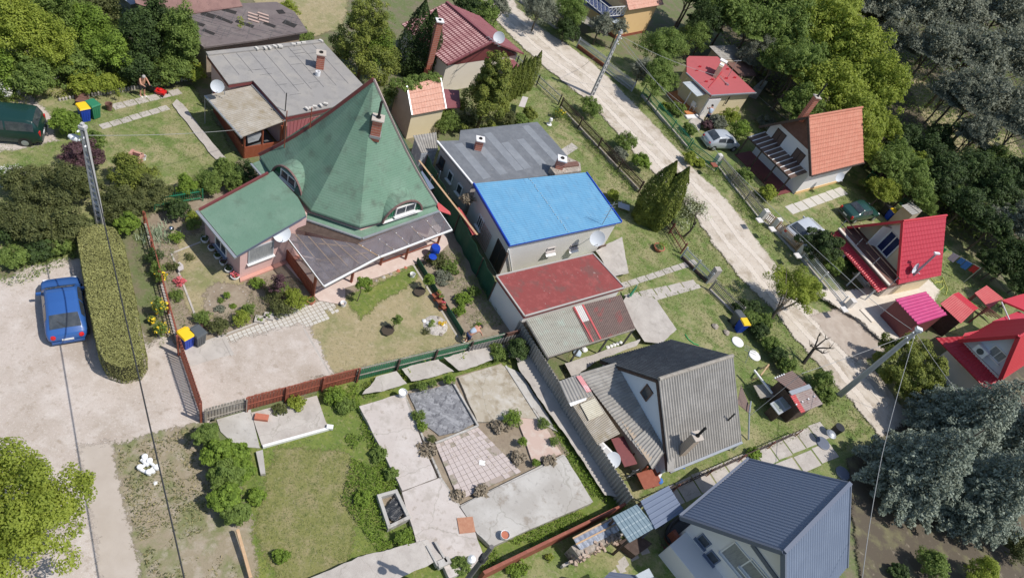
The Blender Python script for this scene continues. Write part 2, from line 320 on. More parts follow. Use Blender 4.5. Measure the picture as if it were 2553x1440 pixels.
# ---------------- materials ----------------
M = {}
M['soil'] = mat('soil', (.17, .15, .09), [((.12, .155, .05), 1.1, .4, .55, .9), ((.3, .25, .17), 7, .5, .75, .5), ((.06, .05, .035), 25, .55, .8, .5)], bump=.6, bs=12)
M['lawn'] = mat('lawn', (.19, .225, .07), [((.36, .31, .17), .5, .44, .6, .8), ((.11, .18, .03), .9, .48, .62, .9), ((.34, .29, .18), 4, .54, .68, .6), ((.09, .12, .03), 9, .52, .66, .65), ((.4, .37, .22), 17, .55, .7, .6), ((.06, .08, .025), 32, .54, .7, .6)], rough=.95, bump=.7, bs=30, soft=True)
M['lawn_dry'] = mat('lawn_dry', (.36, .3, .17), [((.2, .22, .08), .6, .47, .65, .8), ((.46, .38, .26), 3, .5, .7, .6), ((.2, .19, .09), 7, .53, .66, .7), ((.17, .14, .08), 16, .54, .68, .7), ((.1, .08, .05), 60, .55, .8, .4)], rough=.95, bump=.7, bs=30, soft=True)
M['lawn_green'] = mat('lawn_green', (.14, .19, .035), [((.24, .25, .06), 1.0, .45, .65, .7), ((.3, .27, .13), 5, .53, .68, .7), ((.07, .11, .025), 10, .52, .66, .7), ((.05, .09, .02), 40, .5, .8, .5)], rough=.95, bump=.7, bs=30, soft=True)
M['gravel'] = mat('gravel', (.52, .45, .395), [((.38, .315, .255), .3, .42, .62, .75), ((.6, .54, .49), 1.2, .48, .68, .7), ((.3, .24, .18), 1.9, .58, .7, .6), ((.36, .29, .22), 6, .55, .7, .55), ((.64, .6, .55), 14, .56, .68, .6), ((.24, .2, .16), 28, .57, .7, .6)], bump=.5, bs=40, soft=True)
M['track'] = mat('track', (.55, .48, .4), [((.34, .275, .2), .5, .48, .62, .75), ((.64, .58, .5), 2.2, .45, .7, .6), ((.32, .26, .19), 5, .56, .72, .6), ((.2, .2, .1), .9, .62, .72, .6), ((.72, .68, .6), 30, .6, .75, .5)], bump=.5, bs=35, soft=True)
M['dirt'] = mat('dirt', (.27, .215, .155), [((.38, .32, .24), 1.5, .45, .65, .6), ((.16, .12, .08), 6, .5, .75, .6), ((.42, .36, .28), 35, .55, .75, .5)], bump=.7, bs=25, soft=True)
M['conc'] = mat('concrete', (.42, .38, .34), [((.54, .5, .45), 1.1, .42, .65, .7), ((.3, .27, .235), 2.3, .55, .75, .6), ((.2, .18, .16), 9, .62, .8, .5), ((.6, .57, .53), 25, .6, .8, .4)], bump=.35, bs=20, cracks=.9)
M['slab_pink'] = mat('slab_pink', (.5, .445, .405), [((.58, .53, .49), .9, .42, .65, .8), ((.4, .355, .31), 1.8, .52, .66, .8), ((.3, .25, .2), 3.5, .6, .7, .7), ((.34, .3, .27), 9, .58, .72, .6), ((.68, .65, .62), 28, .6, .8, .3)], bump=.25, bs=18, cracks=.45)
M['slab_grey'] = mat('slab_grey', (.40, .375, .34), [((.52, .5, .465), .7, .42, .62, .8), ((.27, .23, .185), 1.1, .55, .65, .8), ((.22, .2, .18), 5, .58, .72, .6), ((.6, .58, .55), 28, .6, .8, .3)], bump=.3, bs=18, cracks=.45)
M['slab_tan'] = mat('slab_tan', (.41, .36, .28), [((.56, .53, .48), .8, .5, .66, .8), ((.27, .22, .15), 1.9, .5, .64, .8), ((.5, .47, .42), 4, .56, .66, .7), ((.6, .58, .54), 6, .62, .75, .5)], bump=.3, bs=18, cracks=.45)
M['slab_salmon'] = mat('slab_salmon', (.52, .39, .33), [((.58, .52, .46), 1.6, .5, .65, .7), ((.4, .28, .22), 8, .6, .8, .5)], bump=.25, bs=20)
M['tilefloor'] = mat('tilefloor', (.5, .43, .4), [((.48, .4, .37), 1.4, .5, .7, .6), ((.64, .56, .53), 5, .5, .75, .5), ((.3, .22, .2), 12, .66, .8, .5)], bump=.1)
M['grout'] = mat('grout', (.36, .3, .26), [((.16, .17, .09), 3, .5, .65, .7)])
M['paver'] = mat('paver', (.55, .52, .47), [((.47, .44, .39), 2.5, .45, .7, .6), ((.76, .73, .68), 12, .55, .75, .5)], bump=.2)
M['bitumen'] = mat('bitumen', (.3, .285, .27), [((.36, .335, .3), .9, .45, .65, .7), ((.23, .22, .21), 2.0, .5, .7, .6), ((.46, .43, .39), 22, .62, .75, .3), ((.12, .12, .12), 5, .7, .8, .6)], bump=.3, bs=25)
M['bitumen_seam'] = mat('bitumen_seam', (.12, .12, .125))
M['strip_a'] = mat('strip_a', (.21, .225, .245), [((.28, .295, .315), 1.2, .45, .7, .7), ((.12, .125, .13), 2.0, .6, .78, .6), ((.35, .35, .34), 18, .62, .8, .3)], rough=.7)
M['strip_b'] = mat('strip_b', (.145, .155, .17), [((.22, .23, .245), 1.5, .45, .7, .7), ((.1, .1, .1), 3.0, .6, .75, .6), ((.38, .36, .33), 2.2, .68, .76, .6)], rough=.7)
M['membrane'] = mat('membrane', (.2, .2, .21), [((.33, .33, .34), 2.2, .5, .58, .8, (1, 2.2, 1)), ((.09, .09, .1), 3.2, .54, .6, .8, (2, 1, 1)), ((.42, .41, .4), 9, .6, .7, .5)], bump=1.0, bs=4, rough=.6)
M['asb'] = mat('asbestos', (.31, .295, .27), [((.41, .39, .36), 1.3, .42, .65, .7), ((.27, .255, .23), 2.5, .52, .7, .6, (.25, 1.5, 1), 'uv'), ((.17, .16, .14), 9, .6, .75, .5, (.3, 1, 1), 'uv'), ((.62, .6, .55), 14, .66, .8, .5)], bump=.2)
M['asb_shade'] = mat('asbestos_shade', (.15, .15, .15), [((.23, .23, .225), 2, .45, .65, .7), ((.07, .07, .07), 7, .5, .75, .6, (.3, 1, 1), 'uv'), ((.42, .42, .4), 20, .66, .76, .45)], bump=.2)  # darker copy of the sheets: shade of the slope facing off the sun
M['asb_mid'] = mat('asbestos_mid', (.3, .28, .25), [((.42, .4, .365), 1.7, .45, .62, .7), ((.19, .175, .155), 3.5, .5, .7, .6, (.3, 1, 1), 'uv'), ((.6, .58, .54), 11, .68, .78, .6)], bump=.2)
M['asb_moss'] = mat('asbestos_moss', (.34, .3, .24), [((.44, .41, .36), 2, .45, .65, .7), ((.25, .2, .12), 1.4, .52, .68, .7), ((.17, .15, .12), 6, .55, .75, .5, (.2, 1.5, 1), 'uv'), ((.64, .6, .54), 16, .68, .78, .6)], bump=.2)
M['asb_green'] = mat('asbestos_greenish', (.38, .37, .31), [((.42, .5, .42), 1.4, .52, .66, .6), ((.27, .25, .2), 3, .5, .7, .6, (.3, 1, 1), 'uv'), ((.55, .54, .48), 12, .6, .8, .5)], bump=.2)
M['asb_red'] = mat('asbestos_red', (.2, .14, .12), [((.34, .08, .075), 1.3, .53, .64, .8, (1, .5, 1)), ((.12, .085, .075), 5, .45, .7, .6, (.3, 1.4, 1), 'uv'), ((.4, .33, .3), 10, .64, .76, .5)], bump=.2)
M['asb_yel'] = mat('plastic_beige', (.52, .48, .38), [((.62, .59, .49), 2, .45, .65, .6), ((.38, .35, .27), 6, .55, .75, .5)])
M['redflat'] = mat('redflat', (.25, .055, .05), [((.17, .075, .065), .8, .5, .62, .85), ((.37, .1, .09), 2.4, .5, .7, .6), ((.5, .42, .38), 5.5, .66, .72, .65), ((.15, .1, .09), 9, .62, .72, .5), ((.6, .55, .5), 26, .7, .78, .6)], bump=.2)
M['redroof'] = mat('redroof', (.43, .095, .1), [((.34, .08, .085), 1.5, .5, .75, .5), ((.5, .2, .2), 14, .6, .8, .3)], rough=.7)
M['shingle'] = mat('shingle_green', (.16, .275, .195), [((.2, .31, .23), .6, .42, .6, .8), ((.12, .16, .12), 1.3, .52, .68, .75), ((.065, .1, .075), 24, .5, .72, .5), ((.22, .27, .2), 11, .64, .78, .5), ((.3, .3, .24), 60, .68, .8, .5)], rough=.95, bump=.4, bs=35, courses=.06)
M['shingle_flat'] = mat('shingle_side', (.15, .26, .185), [((.19, .3, .22), .6, .42, .6, .8), ((.11, .16, .115), 1.3, .52, .68, .6), ((.07, .11, .08), 24, .5, .72, .5), ((.3, .3, .24), 60, .68, .8, .5)], rough=.95, bump=.4, bs=35)
M['fascia'] = mat('fascia_maroon', (.19, .05, .05), [((.13, .04, .04), 6, .5, .7, .6)], rough=.6)
M['pink'] = mat('plaster_pink', (.68, .45, .41), [((.72, .51, .47), 1.5, .45, .65, .5), ((.58, .37, .33), .8, .6, .75, .4)], bump=.1)
M['pinkbase'] = mat('plinth_pink', (.6, .32, .26), [((.5, .26, .2), 3, .5, .7, .5)])
M['white'] = mat('plaster_white', (.78, .76, .74), [((.7, .68, .66), 1.2, .5, .75, .4)], bump=.05)
M['offwhite'] = mat('plaster_offwhite', (.64, .61, .57), [((.7, .67, .63), 1.2, .45, .7, .5), ((.52, .49, .45), 2.5, .58, .78, .4)], bump=.1)
M['greyplaster'] = mat('plaster_grey', (.5, .45, .43), [((.58, .54, .51), 1.2, .45, .7, .5), ((.38, .34, .31), 2.5, .55, .75, .5)], bump=.15)
M['blueplaster'] = mat('plaster_blue', (.64, .71, .78), [((.68, .75, .82), 2, .45, .7, .5)], bump=.05)
M['cream'] = mat('plaster_cream', (.76, .64, .42), [((.8, .69, .47), 2, .45, .7, .5)], bump=.05)
M['beige'] = mat('plaster_beige', (.74, .66, .56), [((.68, .6, .5), 1.6, .5, .75, .5)], bump=.05)
M['ochre'] = mat('plaster_ochre', (.8, .55, .27), [((.76, .5, .24), 2, .5, .75, .5)], bump=.05)
M['tan'] = mat('plaster_tan', (.4, .32, .24), [((.48, .39, .3), 2, .45, .7, .5), ((.28, .22, .16), 4, .6, .75, .5)], bump=.1)
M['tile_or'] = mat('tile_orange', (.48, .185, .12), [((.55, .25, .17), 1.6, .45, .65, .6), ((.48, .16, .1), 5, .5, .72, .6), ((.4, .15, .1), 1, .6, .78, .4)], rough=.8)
M['tile_pk'] = mat('tile_salmon', (.56, .3, .22), [((.66, .4, .31), 5, .45, .65, .7), ((.45, .16, .12), 2, .6, .7, .6), ((.32, .25, .2), 7, .64, .78, .5)], rough=.85)
M['tile_ma'] = mat('tile_maroon', (.23, .075, .08), [((.29, .11, .115), 1.6, .45, .65, .5)], rough=.45)
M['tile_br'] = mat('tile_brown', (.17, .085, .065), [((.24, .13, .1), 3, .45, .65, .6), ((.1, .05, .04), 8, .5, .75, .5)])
M['ruin'] = mat('ruin_felt', (.16, .13, .125), [((.22, .185, .17), 1, .45, .65, .7), ((.1, .08, .075), 1.8, .55, .7, .6), ((.05, .045, .045), 4, .66, .76, .7), ((.33, .29, .26), 14, .64, .78, .4)], bump=.5, bs=10)
M['ruin_red'] = mat('ruin_felt_red', (.26, .15, .13), [((.18, .1, .09), 1.5, .45, .65, .7), ((.07, .055, .05), 2.6, .6, .72, .7), ((.38, .3, .27), 12, .6, .78, .4)], bump=.5, bs=10)
M['bluemetal'] = mat('metal_blue_roof', (.125, .32, .5), [((.155, .355, .53), 1.3, .45, .62, .7), ((.24, .36, .46), 2.2, .6, .75, .5), ((.09, .2, .33), 3, .5, .7, .5, (.25, 2, 1), 'uv')], rough=.65, spec=.3)
M['bluetrim'] = mat('metal_blue_trim', (.01, .06, .42), rough=.4)
M['redmetal'] = mat('metal_red', (.47, .04, .065), [((.5, .05, .075), 1.3, .45, .68, .5)], rough=.5, spec=.3)
M['redmetal2'] = mat('metal_scarlet', (.52, .035, .05), [((.52, .03, .045), 1.3, .45, .68, .5)], rough=.45, spec=.4)
M['magenta'] = mat('metal_magenta', (.5, .06, .19), [((.56, .11, .25), 1.6, .45, .68, .5)], rough=.6, spec=.3)
M['redfaded'] = mat('metal_faded_red', (.5, .085, .085), [((.55, .14, .13), 1.6, .45, .68, .5)], rough=.65)
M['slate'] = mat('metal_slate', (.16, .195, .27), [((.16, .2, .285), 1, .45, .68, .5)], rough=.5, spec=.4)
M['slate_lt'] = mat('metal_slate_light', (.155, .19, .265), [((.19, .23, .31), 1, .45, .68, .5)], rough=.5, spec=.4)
M['slate_trim'] = mat('metal_slate_trim', (.13, .15, .2), rough=.5)
M['galv'] = mat('metal_galvanised', (.42, .44, .46), [((.32, .34, .36), 3, .45, .68, .5)], rough=.45, metal=.5)
M['foil'] = mat('foil_sheet', (.4, .43, .5), [((.65, .66, .68), 3, .5, .65, .7), ((.22, .25, .33), 4, .52, .66, .7)], rough=.4, metal=.4, bump=1.0, bs=5)
M['whitepaint'] = mat('paint_white', (.8, .79, .77), [((.7, .69, .66), 6, .55, .8, .4)], rough=.5)
M['greypaint'] = mat('paint_grey', (.4, .42, .44), [((.5, .52, .54), 4, .5, .7, .5)], rough=.55)
M['plastic_w'] = mat('plastic_white', (.82, .82, .82), rough=.4)
M['dark'] = mat('dark_inside', (.025, .022, .02))
M['black'] = mat('black_plastic', (.02, .02, .022), rough=.45)
M['glass'] = mat('window_glass', (.045, .055, .065), [((.12, .13, .14), 3, .45, .7, .5)], rough=.12, spec=.7)
M['glass_blue'] = mat('window_blue', (.02, .03, .1), rough=.15, spec=.6)
M['lace'] = mat('window_lace', (.3, .31, .31), [((.18, .19, .2), 10, .45, .6, .7, (3, 1, .3)), ((.45, .45, .45), 30, .55, .7, .4)], rough=.3, spec=.6)
M['shutter'] = mat('shutter_brown', (.13, .08, .06), [((.2, .15, .13), 8, .45, .7, .6, (1, 1, 8))])
M['brick'] = mat('brick_red', (.44, .135, .085), [((.52, .2, .13), 9, .45, .65, .7), ((.3, .1, .07), 7, .55, .7, .6)], bump=.3)
M['mortar'] = mat('mortar', (.5, .44, .38))
M['woodred'] = mat('wood_redbrown', (.27, .07, .035), [((.34, .11, .06), 6, .45, .65, .6, (1, 1, .3)), ((.16, .05, .03), 9, .55, .75, .5)], rough=.6)
M['wooddark'] = mat('wood_dark', (.07, .045, .035), [((.14, .1, .08), 6, .45, .7, .5)])
M['woodgrey'] = mat('wood_grey', (.3, .27, .23), [((.42, .39, .34), 6, .45, .65, .7, (1, 1, .3)), ((.17, .14, .11), 4, .5, .75, .6)])
M['woodtan'] = mat('wood_tan', (.5, .33, .19), [((.6, .43, .27), 6, .45, .65, .6)])
M['fencegreen'] = mat('paint_fence_green', (.035, .17, .08), [((.05, .24, .12), 4, .45, .65, .6), ((.3, .32, .24), 14, .68, .76, .6)], rough=.6)
M['meshgreen'] = mat('mesh_green_fabric', (.012, .075, .04), [((.02, .11, .06), 3, .45, .65, .5)], rough=.8)
M['wiregreen'] = mat('paint_wire_green', (.02, .2, .11), rough=.5)
M['rustgate'] = mat('paint_rust_brown', (.26, .075, .045), [((.35, .12, .075), 5, .45, .65, .6), ((.13, .05, .04), 7, .55, .75, .5)], rough=.7)
M['rust'] = mat('rust_plate', (.42, .2, .12), [((.5, .27, .17), 4, .45, .65, .6), ((.3, .12, .07), 8, .5, .75, .5)])
M['polyc'] = mat('polycarbonate', (.17, .155, .165), [((.25, .24, .27), 1.2, .45, .65, .6), ((.12, .1, .1), 3, .55, .75, .5)], rough=.3, alpha=.5, spec=.6)
M['glassroof'] = mat('porch_glazing', (.6, .64, .66), [((.75, .77, .78), 3, .5, .65, .5)], rough=.3, alpha=.7)
M['stone'] = mat('stone_rubble', (.33, .28, .23), [((.48, .42, .36), 5, .5, .58, .8), ((.13, .11, .09), 6, .56, .62, .8), ((.24, .2, .17), 2, .5, .7, .5)], bump=1.0, bs=7)
M['pole'] = mat('pole_concrete', (.47, .46, .45), [((.56, .55, .54), 4, .45, .65, .5), ((.33, .32, .31), 8, .6, .8, .4)])
M['pole_dark'] = mat('pole_wood', (.14, .13, .125), [((.22, .21, .2), 8, .45, .65, .6, (1, 1, .15))])
M['cable'] = mat('cable_black', (.035, .035, .035), rough=.6)
M['cable_gr'] = mat('cable_grey', (.35, .35, .34), rough=.6)
M['dish'] = mat('dish_paint', (.6, .63, .66), rough=.5)
M['blueplastic'] = mat('plastic_blue', (.01, .055, .42), rough=.4)
M['yellowplastic'] = mat('plastic_yellow', (.85, .55, .02), rough=.45)
M['greenplastic'] = mat('plastic_green', (.03, .2, .1), rough=.5)
M['greyplastic'] = mat('plastic_grey', (.09, .1, .105), rough=.5)
M['greenbright'] = mat('plastic_bright_green', (.01, .35, .1), rough=.5)
M['terra'] = mat('terracotta', (.45, .15, .09), [((.55, .24, .16), 8, .5, .7, .5)])
M['redplastic'] = mat('plastic_red', (.6, .02, .02), rough=.4)
M['skin'] = mat('skin', (.6, .31, .21), rough=.6)
M['hair'] = mat('hair_grey', (.4, .37, .34)); M['hair_dark'] = mat('hair_dark', (.04, .03, .025))
M['shorts'] = mat('cloth_black', (.02, .02, .025)); M['bluecloth'] = mat('cloth_blue', (.05, .17, .5)); M['paleshirt'] = mat('cloth_pale_blue', (.45, .53, .63))
M['navy'] = mat('cloth_navy', (.03, .045, .12)); M['orangecloth'] = mat('cloth_orange', (.8, .2, .06)); M['lilac'] = mat('cloth_lilac', (.5, .42, .55)); M['redcloth'] = mat('cloth_red', (.4, .03, .03))
M['tarp'] = mat('plastic_sheet_black', (.03, .032, .036), rough=.35, bump=1., bs=8)
M['dirt_hard'] = mat('dirt_hard', (.27, .215, .155), [((.38, .32, .24), 1.5, .45, .65, .6), ((.16, .12, .08), 6, .5, .75, .6)], bump=.7, bs=25)
SOFT |= {'wood_floor_shaded', 'rut_light', 'rut_grey', 'lawn_olive', 'lawn', 'lawn_dry', 'lawn_green', 'gravel', 'track', 'dirt', 'rut', 'verge_dry', 'drive', 'wood_floor', 'terrace_buff'}
# ---------------- shared pieces ----------------
def wave(per, amp): return lambda u, v: amp * sn_(2 * math.pi * u / per)
def seam(per, wd, h):
    return lambda u, v: h if (u % per) < wd else 0.0
def ribs(per, h): return lambda u, v: h * max(0, min(1, 3 * abs(((u / per) % 1) * 2 - 1) - 1))
def tiles(pu, pv, au, av): return lambda u, v: au * sn_(2 * math.pi * u / pu) + av * (1 - ((v / pv) % 1))
def chimney(label, pt, w, h, mbrick='brick', cap='mortar', rz=0., flue=None, parent=None, d=None, plinth=None):
    """a chimney standing on the roof: part of its house"""
    pt = Vector(pt); mb = MB(); mb.box(pt - Vc((0, 0, .3)), w, d or w, h + .3, rz)
    for k in range(int(h / .16)): pass
    o = mb.build('chimney', M[mbrick], parent)
    q = MB(); n = max(2, int(h / .15))
    for k in range(1, n): q.box(pt + Vc((0, 0, k * h / n)), w + .006, (d or w) + .006, .014, rz)
    q.build('joint_lines', M['mortar'], o)
    c = MB(); c.box(pt + Vc((0, 0, h)), w + .14, (d or w) + .14, .07, rz); c.build('cap', M[cap], o)
    f = MB(); f.lathe(pt + Vc((0, 0, h + .07)), [(w * .26, 0), (w * .26, .06), (w * .2, .06), (w * .2, .01)], 10); f.build('flue', M['dark'], o)
    if plinth: MB().box(pt - Vc((0, 0, .1)), w + .08, (d or w) + .08, .16, rz).build('flashing', M[plinth], o)
    if flue:
        MB().tube([pt + Vc((0, 0, h + .05)), pt + Vc((0, 0, h + flue)), pt + Vc((.04, .03, h + flue + .08))], .07, 10).build('stovepipe', M['dark'], o)
    if label: o['label'] = label
    return o
def dish(label, pt, r, az=-80., el=32., mast=None, m='dish', mat_mast='galv', group=None, wall=None):
    """satellite dish: pt centre; faces compass angle az (deg from +X)"""
    pt = Vector(pt); t = thing('satellite_dish', label, 'satellite dish', mast or pt, group)
    a, e = math.radians(az), math.radians(el); f = Vc((cs_(a) * cs_(e), sn_(a) * cs_(e), sn_(e)))
    mb = MB(); prof = [(r * k / 6, .22 * r * (k / 6) ** 2) for k in range(7)] + [(r * 1.02, .23 * r), (r * 1.0, .2 * r)] + [(r * k / 6, .22 * r * (k / 6) ** 2 - .015) for k in range(6, -1, -1)]
    prof[0] = (.001, 0); prof[-1] = (.001, -.015); mb.lathe(pt - f * .1 * r, prof, 24, axis=f, caps=False); mb.build('reflector', M[m], t, smooth=True)
    low = (Vc((0, 0, -1)) - f * Vc((0, 0, -1)).dot(f)).normalized(); foc = pt + f * r * 1.0 + low * r * .55
    MB().tube([pt + low * r * .95, foc], .018, 6).build('arm', M['galv'], t); MB().lathe(foc, [(.03, -.05), (.045, .0), (.03, .07)], 8, axis=-f).build('receiver', M['plastic_w'], t)
    if mast is not None: MB().tube([Vector(mast), Vc((mast[0], mast[1], pt.z - .05)) , pt - f * .12], .025, 8).build('mast', M[mat_mast], t)
    elif wall is not None: MB().tube([pt - f * .1, Vector(wall)], .025, 8).build('bracket', M[mat_mast], t)
    return t
def window(parent, c, u, n, w, h, glass='glass', frame='whitepaint', sill=True, mull=1, fr=.06, label=None, up=None, name='window', sillm=None):
    """c: window centre on the wall; u: along the wall; n: outward normal"""
    c = Vector(c); u = Vector(u).normalized(); n = Vector(n).normalized(); up = up or n.cross(u); up = up if up.z > 0 else -up
    def bx(x0, x1, y0, y1, d0, d1, mb):
        q = [c + u * x + up * y + n * d0 for x, y in ((x0, y0), (x1, y0), (x1, y1), (x0, y1))]; mb.hull(q, [p + n * (d1 - d0) for p in q])
    f = MB(); W, H = w / 2, h / 2
    bx(-W, W, H - fr, H, -.06, .06, f); bx(-W, W, -H, -H + fr, -.06, .06, f); bx(-W, -W + fr, -H + fr, H - fr, -.06, .058, f); bx(W - fr, W, -H + fr, H - fr, -.06, .058, f)
    for k in range(1, mull + 1 if mull else 0):
        x = -W + w * k / (mull + 1); bx(x - fr * .4, x + fr * .4, -H + fr, H - fr, -.01, .055, f)
    o = f.build(name, M[frame], parent, label)
    g = MB(); bx(-W + fr, W - fr, -H + fr, H - fr, -.05, .03, g); g.build('pane', M[glass], o)
    if sill: s = MB(); bx(-W - .06, W + .06, -H - .07, -H - .002, -.02, .17, s); s.build('sill', M[sillm or frame], o)
    return o
def wheeled_bin(label, pt, rz, body='greyplastic', lid='greyplastic', s=1.0, group='wheeled rubbish bins'):
    t = thing('wheeled_bin', label, 'rubbish bin', (0, 0, 0), group)
    mb = MB(); a = [Vc((x * .2, y * .22, .06)) for x, y in ((-1, -1), (1, -1), (1, 1), (-1, 1))]; b = [Vc((x * .26, y * .29, .95)) for x, y in ((-1, -1), (1, -1), (1, 1), (-1, 1))]
    mb.hull(a, b); mb.box((0, 0, .93), .58, .64, .05)
    for k in (-.12, 0, .12): mb.beam((k, -.235, .2), (k * 1.1, -.275, .8), .02, .03)
    mb.build('body', M[body], t)
    l = MB(); q = [Vc((x * .3, y * .33, .985)) for x, y in ((-1, -1), (1, -1), (1, 1), (-1, 1))]; l.hull(q, [Vc((p.x * .85, p.y * .85, 1.06)) for p in q]); l.beam((-.22, .36, .98), (.22, .36, .98), .05, .05); l.build('lid', M[lid], t)
    for x in (-.22, .22): MB().lathe((x - .03, .24, .1), [(.1, 0), (.1, .06)], 12, axis=(1, 0, 0)).build('wheel', M['black'], t)
    t.location = pt; t.rotation_euler = (0, 0, rz); t.scale = (s, s, s); ORG[t.name] = Vector(pt); return t
def pot(label, pt, r, h, m='terra', plant=None, soil='soil', group=None, ph=.3, n=160, leaf=.09, name='flower_pot', s=1):
    t = thing(name, label, 'flower pot', pt, group); pt = Vector(pt)
    mb = MB(); mb.lathe(pt, [(r * .7, 0), (r * .95, h * .8), (r * 1.05, h * .82), (r * 1.05, h), (r * .88, h), (r * .84, h * .85)], 16, caps=False); mb.build('pot', M[m], t)
    MB().lathe(pt, [(r * .7, .01), (r * .88, h * .86)], 12).build('soil', M[soil], t)
    if plant: link('plant', crown_mesh('plant', [(0, 0, h + ph * .45, r * 1.1, r * 1.1, ph * .6)], n, leaf, clump=.5), plant, t)
    return t
def fence(label, a, b, h, m, name='picket_fence', pw=.07, gap=.07, posts=2.2, pm=None, railm=None, t=.02, rails=(.25, .8), group=None, base=0., top=None, postw=.09, cat='fence', basem='conc', pr=None, posth=None):
    """picket or slat fence between two ground points"""
    a = Vector(a); b = Vector(b); d = (b - a).normalized(); L = (b - a).length; n = Vc((-d.y, d.x, 0)); rz = math.atan2(d.y, d.x)
    T = thing(name, label, cat, a, group); mb = MB(); x = pw / 2 + .03; k = 0
    while x < L - pw / 2:
        hh = h * (1 + (ru(-.02, .02))); mb.box(a + d * x + n * .03 + Vc((0, 0, base + .05)), pw, t, hh - base - .05, rz + ru(-.03, .03)); x += pw + gap; k += 1
    mb.build('pickets', M[m], T)
    for z in rails:
        q = MB(); q.beam(a + Vc((0, 0, base + z * (h - base))), b + Vc((0, 0, base + z * (h - base))), .035, .06); q.build('rail', M[railm or m], T)
    np_ = max(1, round(L / posts))
    for i in range(np_ + 1):
        p = lerp(a, b, i / np_) - n * .06; MB().box(p, postw, postw, (posth or h + .05), rz).build('post', M[pm or m], T)
    if base: MB().box(lerp(a, b, .5) , L, .16, base, rz).build('kerb_wall', M[basem], T)
    return T
def wire(label, pts, r=.012, m='cable', sag=.4, name='overhead_cable', cat='cable', group=None):
    out = []
    for i in range(len(pts) - 1):
        a, b = Vector(pts[i]), Vector(pts[i + 1]); n = 14
        for k in range(n + (i == len(pts) - 2)): q = lerp(a, b, k / n); q.z -= sag * 4 * (k / n) * (1 - k / n); out.append(q)
    return MB().tube(out, r, 5, cap=False).build(name, M[m], None, label, cat, group, org=pts[0])
def stone(pt, r, m='stone', name='stone', label=None, cat='stone', group=None, parent=None):
    mb = MB(); n = 9; rings = []
    for j in range(5):
        z = j / 4; rr = r * sn_(math.pi * (.25 + .68 * z)) ; rings.append([Vector(pt) + Vc((rr * cs_(2 * math.pi * k / n) * ru(.8, 1.15), rr * sn_(2 * math.pi * k / n) * ru(.8, 1.15), z * r * .9)) for k in range(n)])
    for j in range(4): mb.hull(rings[j], rings[j + 1], caps=False)
    mb.poly(rings[-1]); mb.poly(list(reversed(rings[0])))
    return mb.build(name, M[m], parent, None if parent else label, None if parent else cat, group, org=None if parent else pt)
# ---------------- ground ----------------
mb = MB(); mb.poly([(-250, -150, 0), (300, -150, 0), (300, 400, 0), (-250, 400, 0)]); mb.build('ground', M['soil'], kind='structure')
k = [0]
def lay(name, px, m, rag=.15, **kw): k[0] += 1; return patch(name, px, M[m] if isinstance(m, str) else m, .004 * k[0], rag, **kw)
lay('lawn_field', [(1200, -10), (1400, 60), (1560, 150), (1750, 330), (1900, 520), (2110, 720), (2350, 1050), (2200, 1200), (1900, 1180), (1700, 780), (1560, 480), (1380, 250), (1230, 120), (1150, 40)], 'lawn', .2)
lay('lawn_yard', [(205, 250), (480, 215), (590, 400), (470, 500), (330, 520), (230, 330)], 'lawn', .2)
lay('lawn_yard', [(1180, 180), (1330, 190), (1430, 290), (1590, 450), (1700, 620), (1620, 790), (1440, 900), (1250, 560), (1180, 280)], 'lawn', .2)
lay('lawn_yard', [(1560, 690), (1790, 700), (1990, 930), (2110, 1100), (1900, 1260), (1560, 1290), (1380, 1000), (1440, 860)], 'lawn', .2)
lay('lawn_yard', [(1590, 200), (1760, 330), (1900, 300), (2000, 330), (2230, 470), (2350, 560), (2540, 760), (2460, 860), (2200, 760), (1960, 600), (1800, 430)], 'lawn', .25)
lay('lawn_ruin', [(600, 1100), (820, 960), (960, 900), (1250, 850), (1560, 1270), (1420, 1420), (1200, 1500), (630, 1560)], 'lawn_green', .2)
lay('lawn_dry_patch', [(690, 1120), (860, 1130), (900, 1230), (860, 1400), (900, 1440), (700, 1440), (640, 1330)], mat('lawn_olive', (.2, .2, .06), [((.3, .25, .13), 1.2, .48, .64, .75), ((.12, .14, .035), 3, .5, .66, .7), ((.32, .28, .16), 9, .54, .68, .6), ((.08, .09, .03), 18, .52, .68, .7)], bump=.6, soft=True), .3)
lay('lawn_garden', [(1180, 1430), (1400, 1330), (1600, 1250), (1680, 1440), (1500, 1560), (1180, 1560)], 'lawn', .15)
lay('lawn_top', [(600, -60), (880, -60), (850, 70), (700, 110)], 'lawn_dry', .2)
lay('garden_bed', [(372, 548), (640, 420), (1040, 410), (1290, 830), (510, 1040), (430, 870)], 'dirt', .1)
lay('lawn_garden', [(440, 600), (520, 575), (600, 700), (560, 790), (480, 800)], 'lawn_dry', .25)
lay('lawn_garden', [(760, 830), (860, 750), (1045, 640), (1060, 700), (1165, 850), (820, 930)], 'lawn_dry', .2)
lay('lawn_garden', [(870, 745), (960, 705), (1040, 662), (1032, 705), (960, 740), (900, 790)], 'lawn_green', .35)
lay('round_bed', [(545 + 60 * cs_(a) + 25, 752 + 42 * sn_(a)) for a in np.linspace(0, 6.28, 14)[:-1]], 'dirt', .08)
lay('gravel_road', [(-300, 700), (30, 700), (70, 665), (140, 640), (215, 640), (300, 720), (370, 880), (400, 830), (445, 870), (505, 1055), (440, 1068), (400, 1092), (330, 1112), (285, 1108), (290, 1190), (330, 1290), (350, 1380), (365, 1600), (-150, 1800)], 'gravel', .2)
lay('track_rut', [(205, 1120), (275, 1110), (295, 1200), (345, 1400), (360, 1600), (280, 1600), (240, 1300)], mat('rut', (.43, .37, .31), [((.5, .44, .38), 1, .4, .7, .8), ((.3, .25, .2), 20, .6, .8, .5)], bump=.3, soft=True), .25)
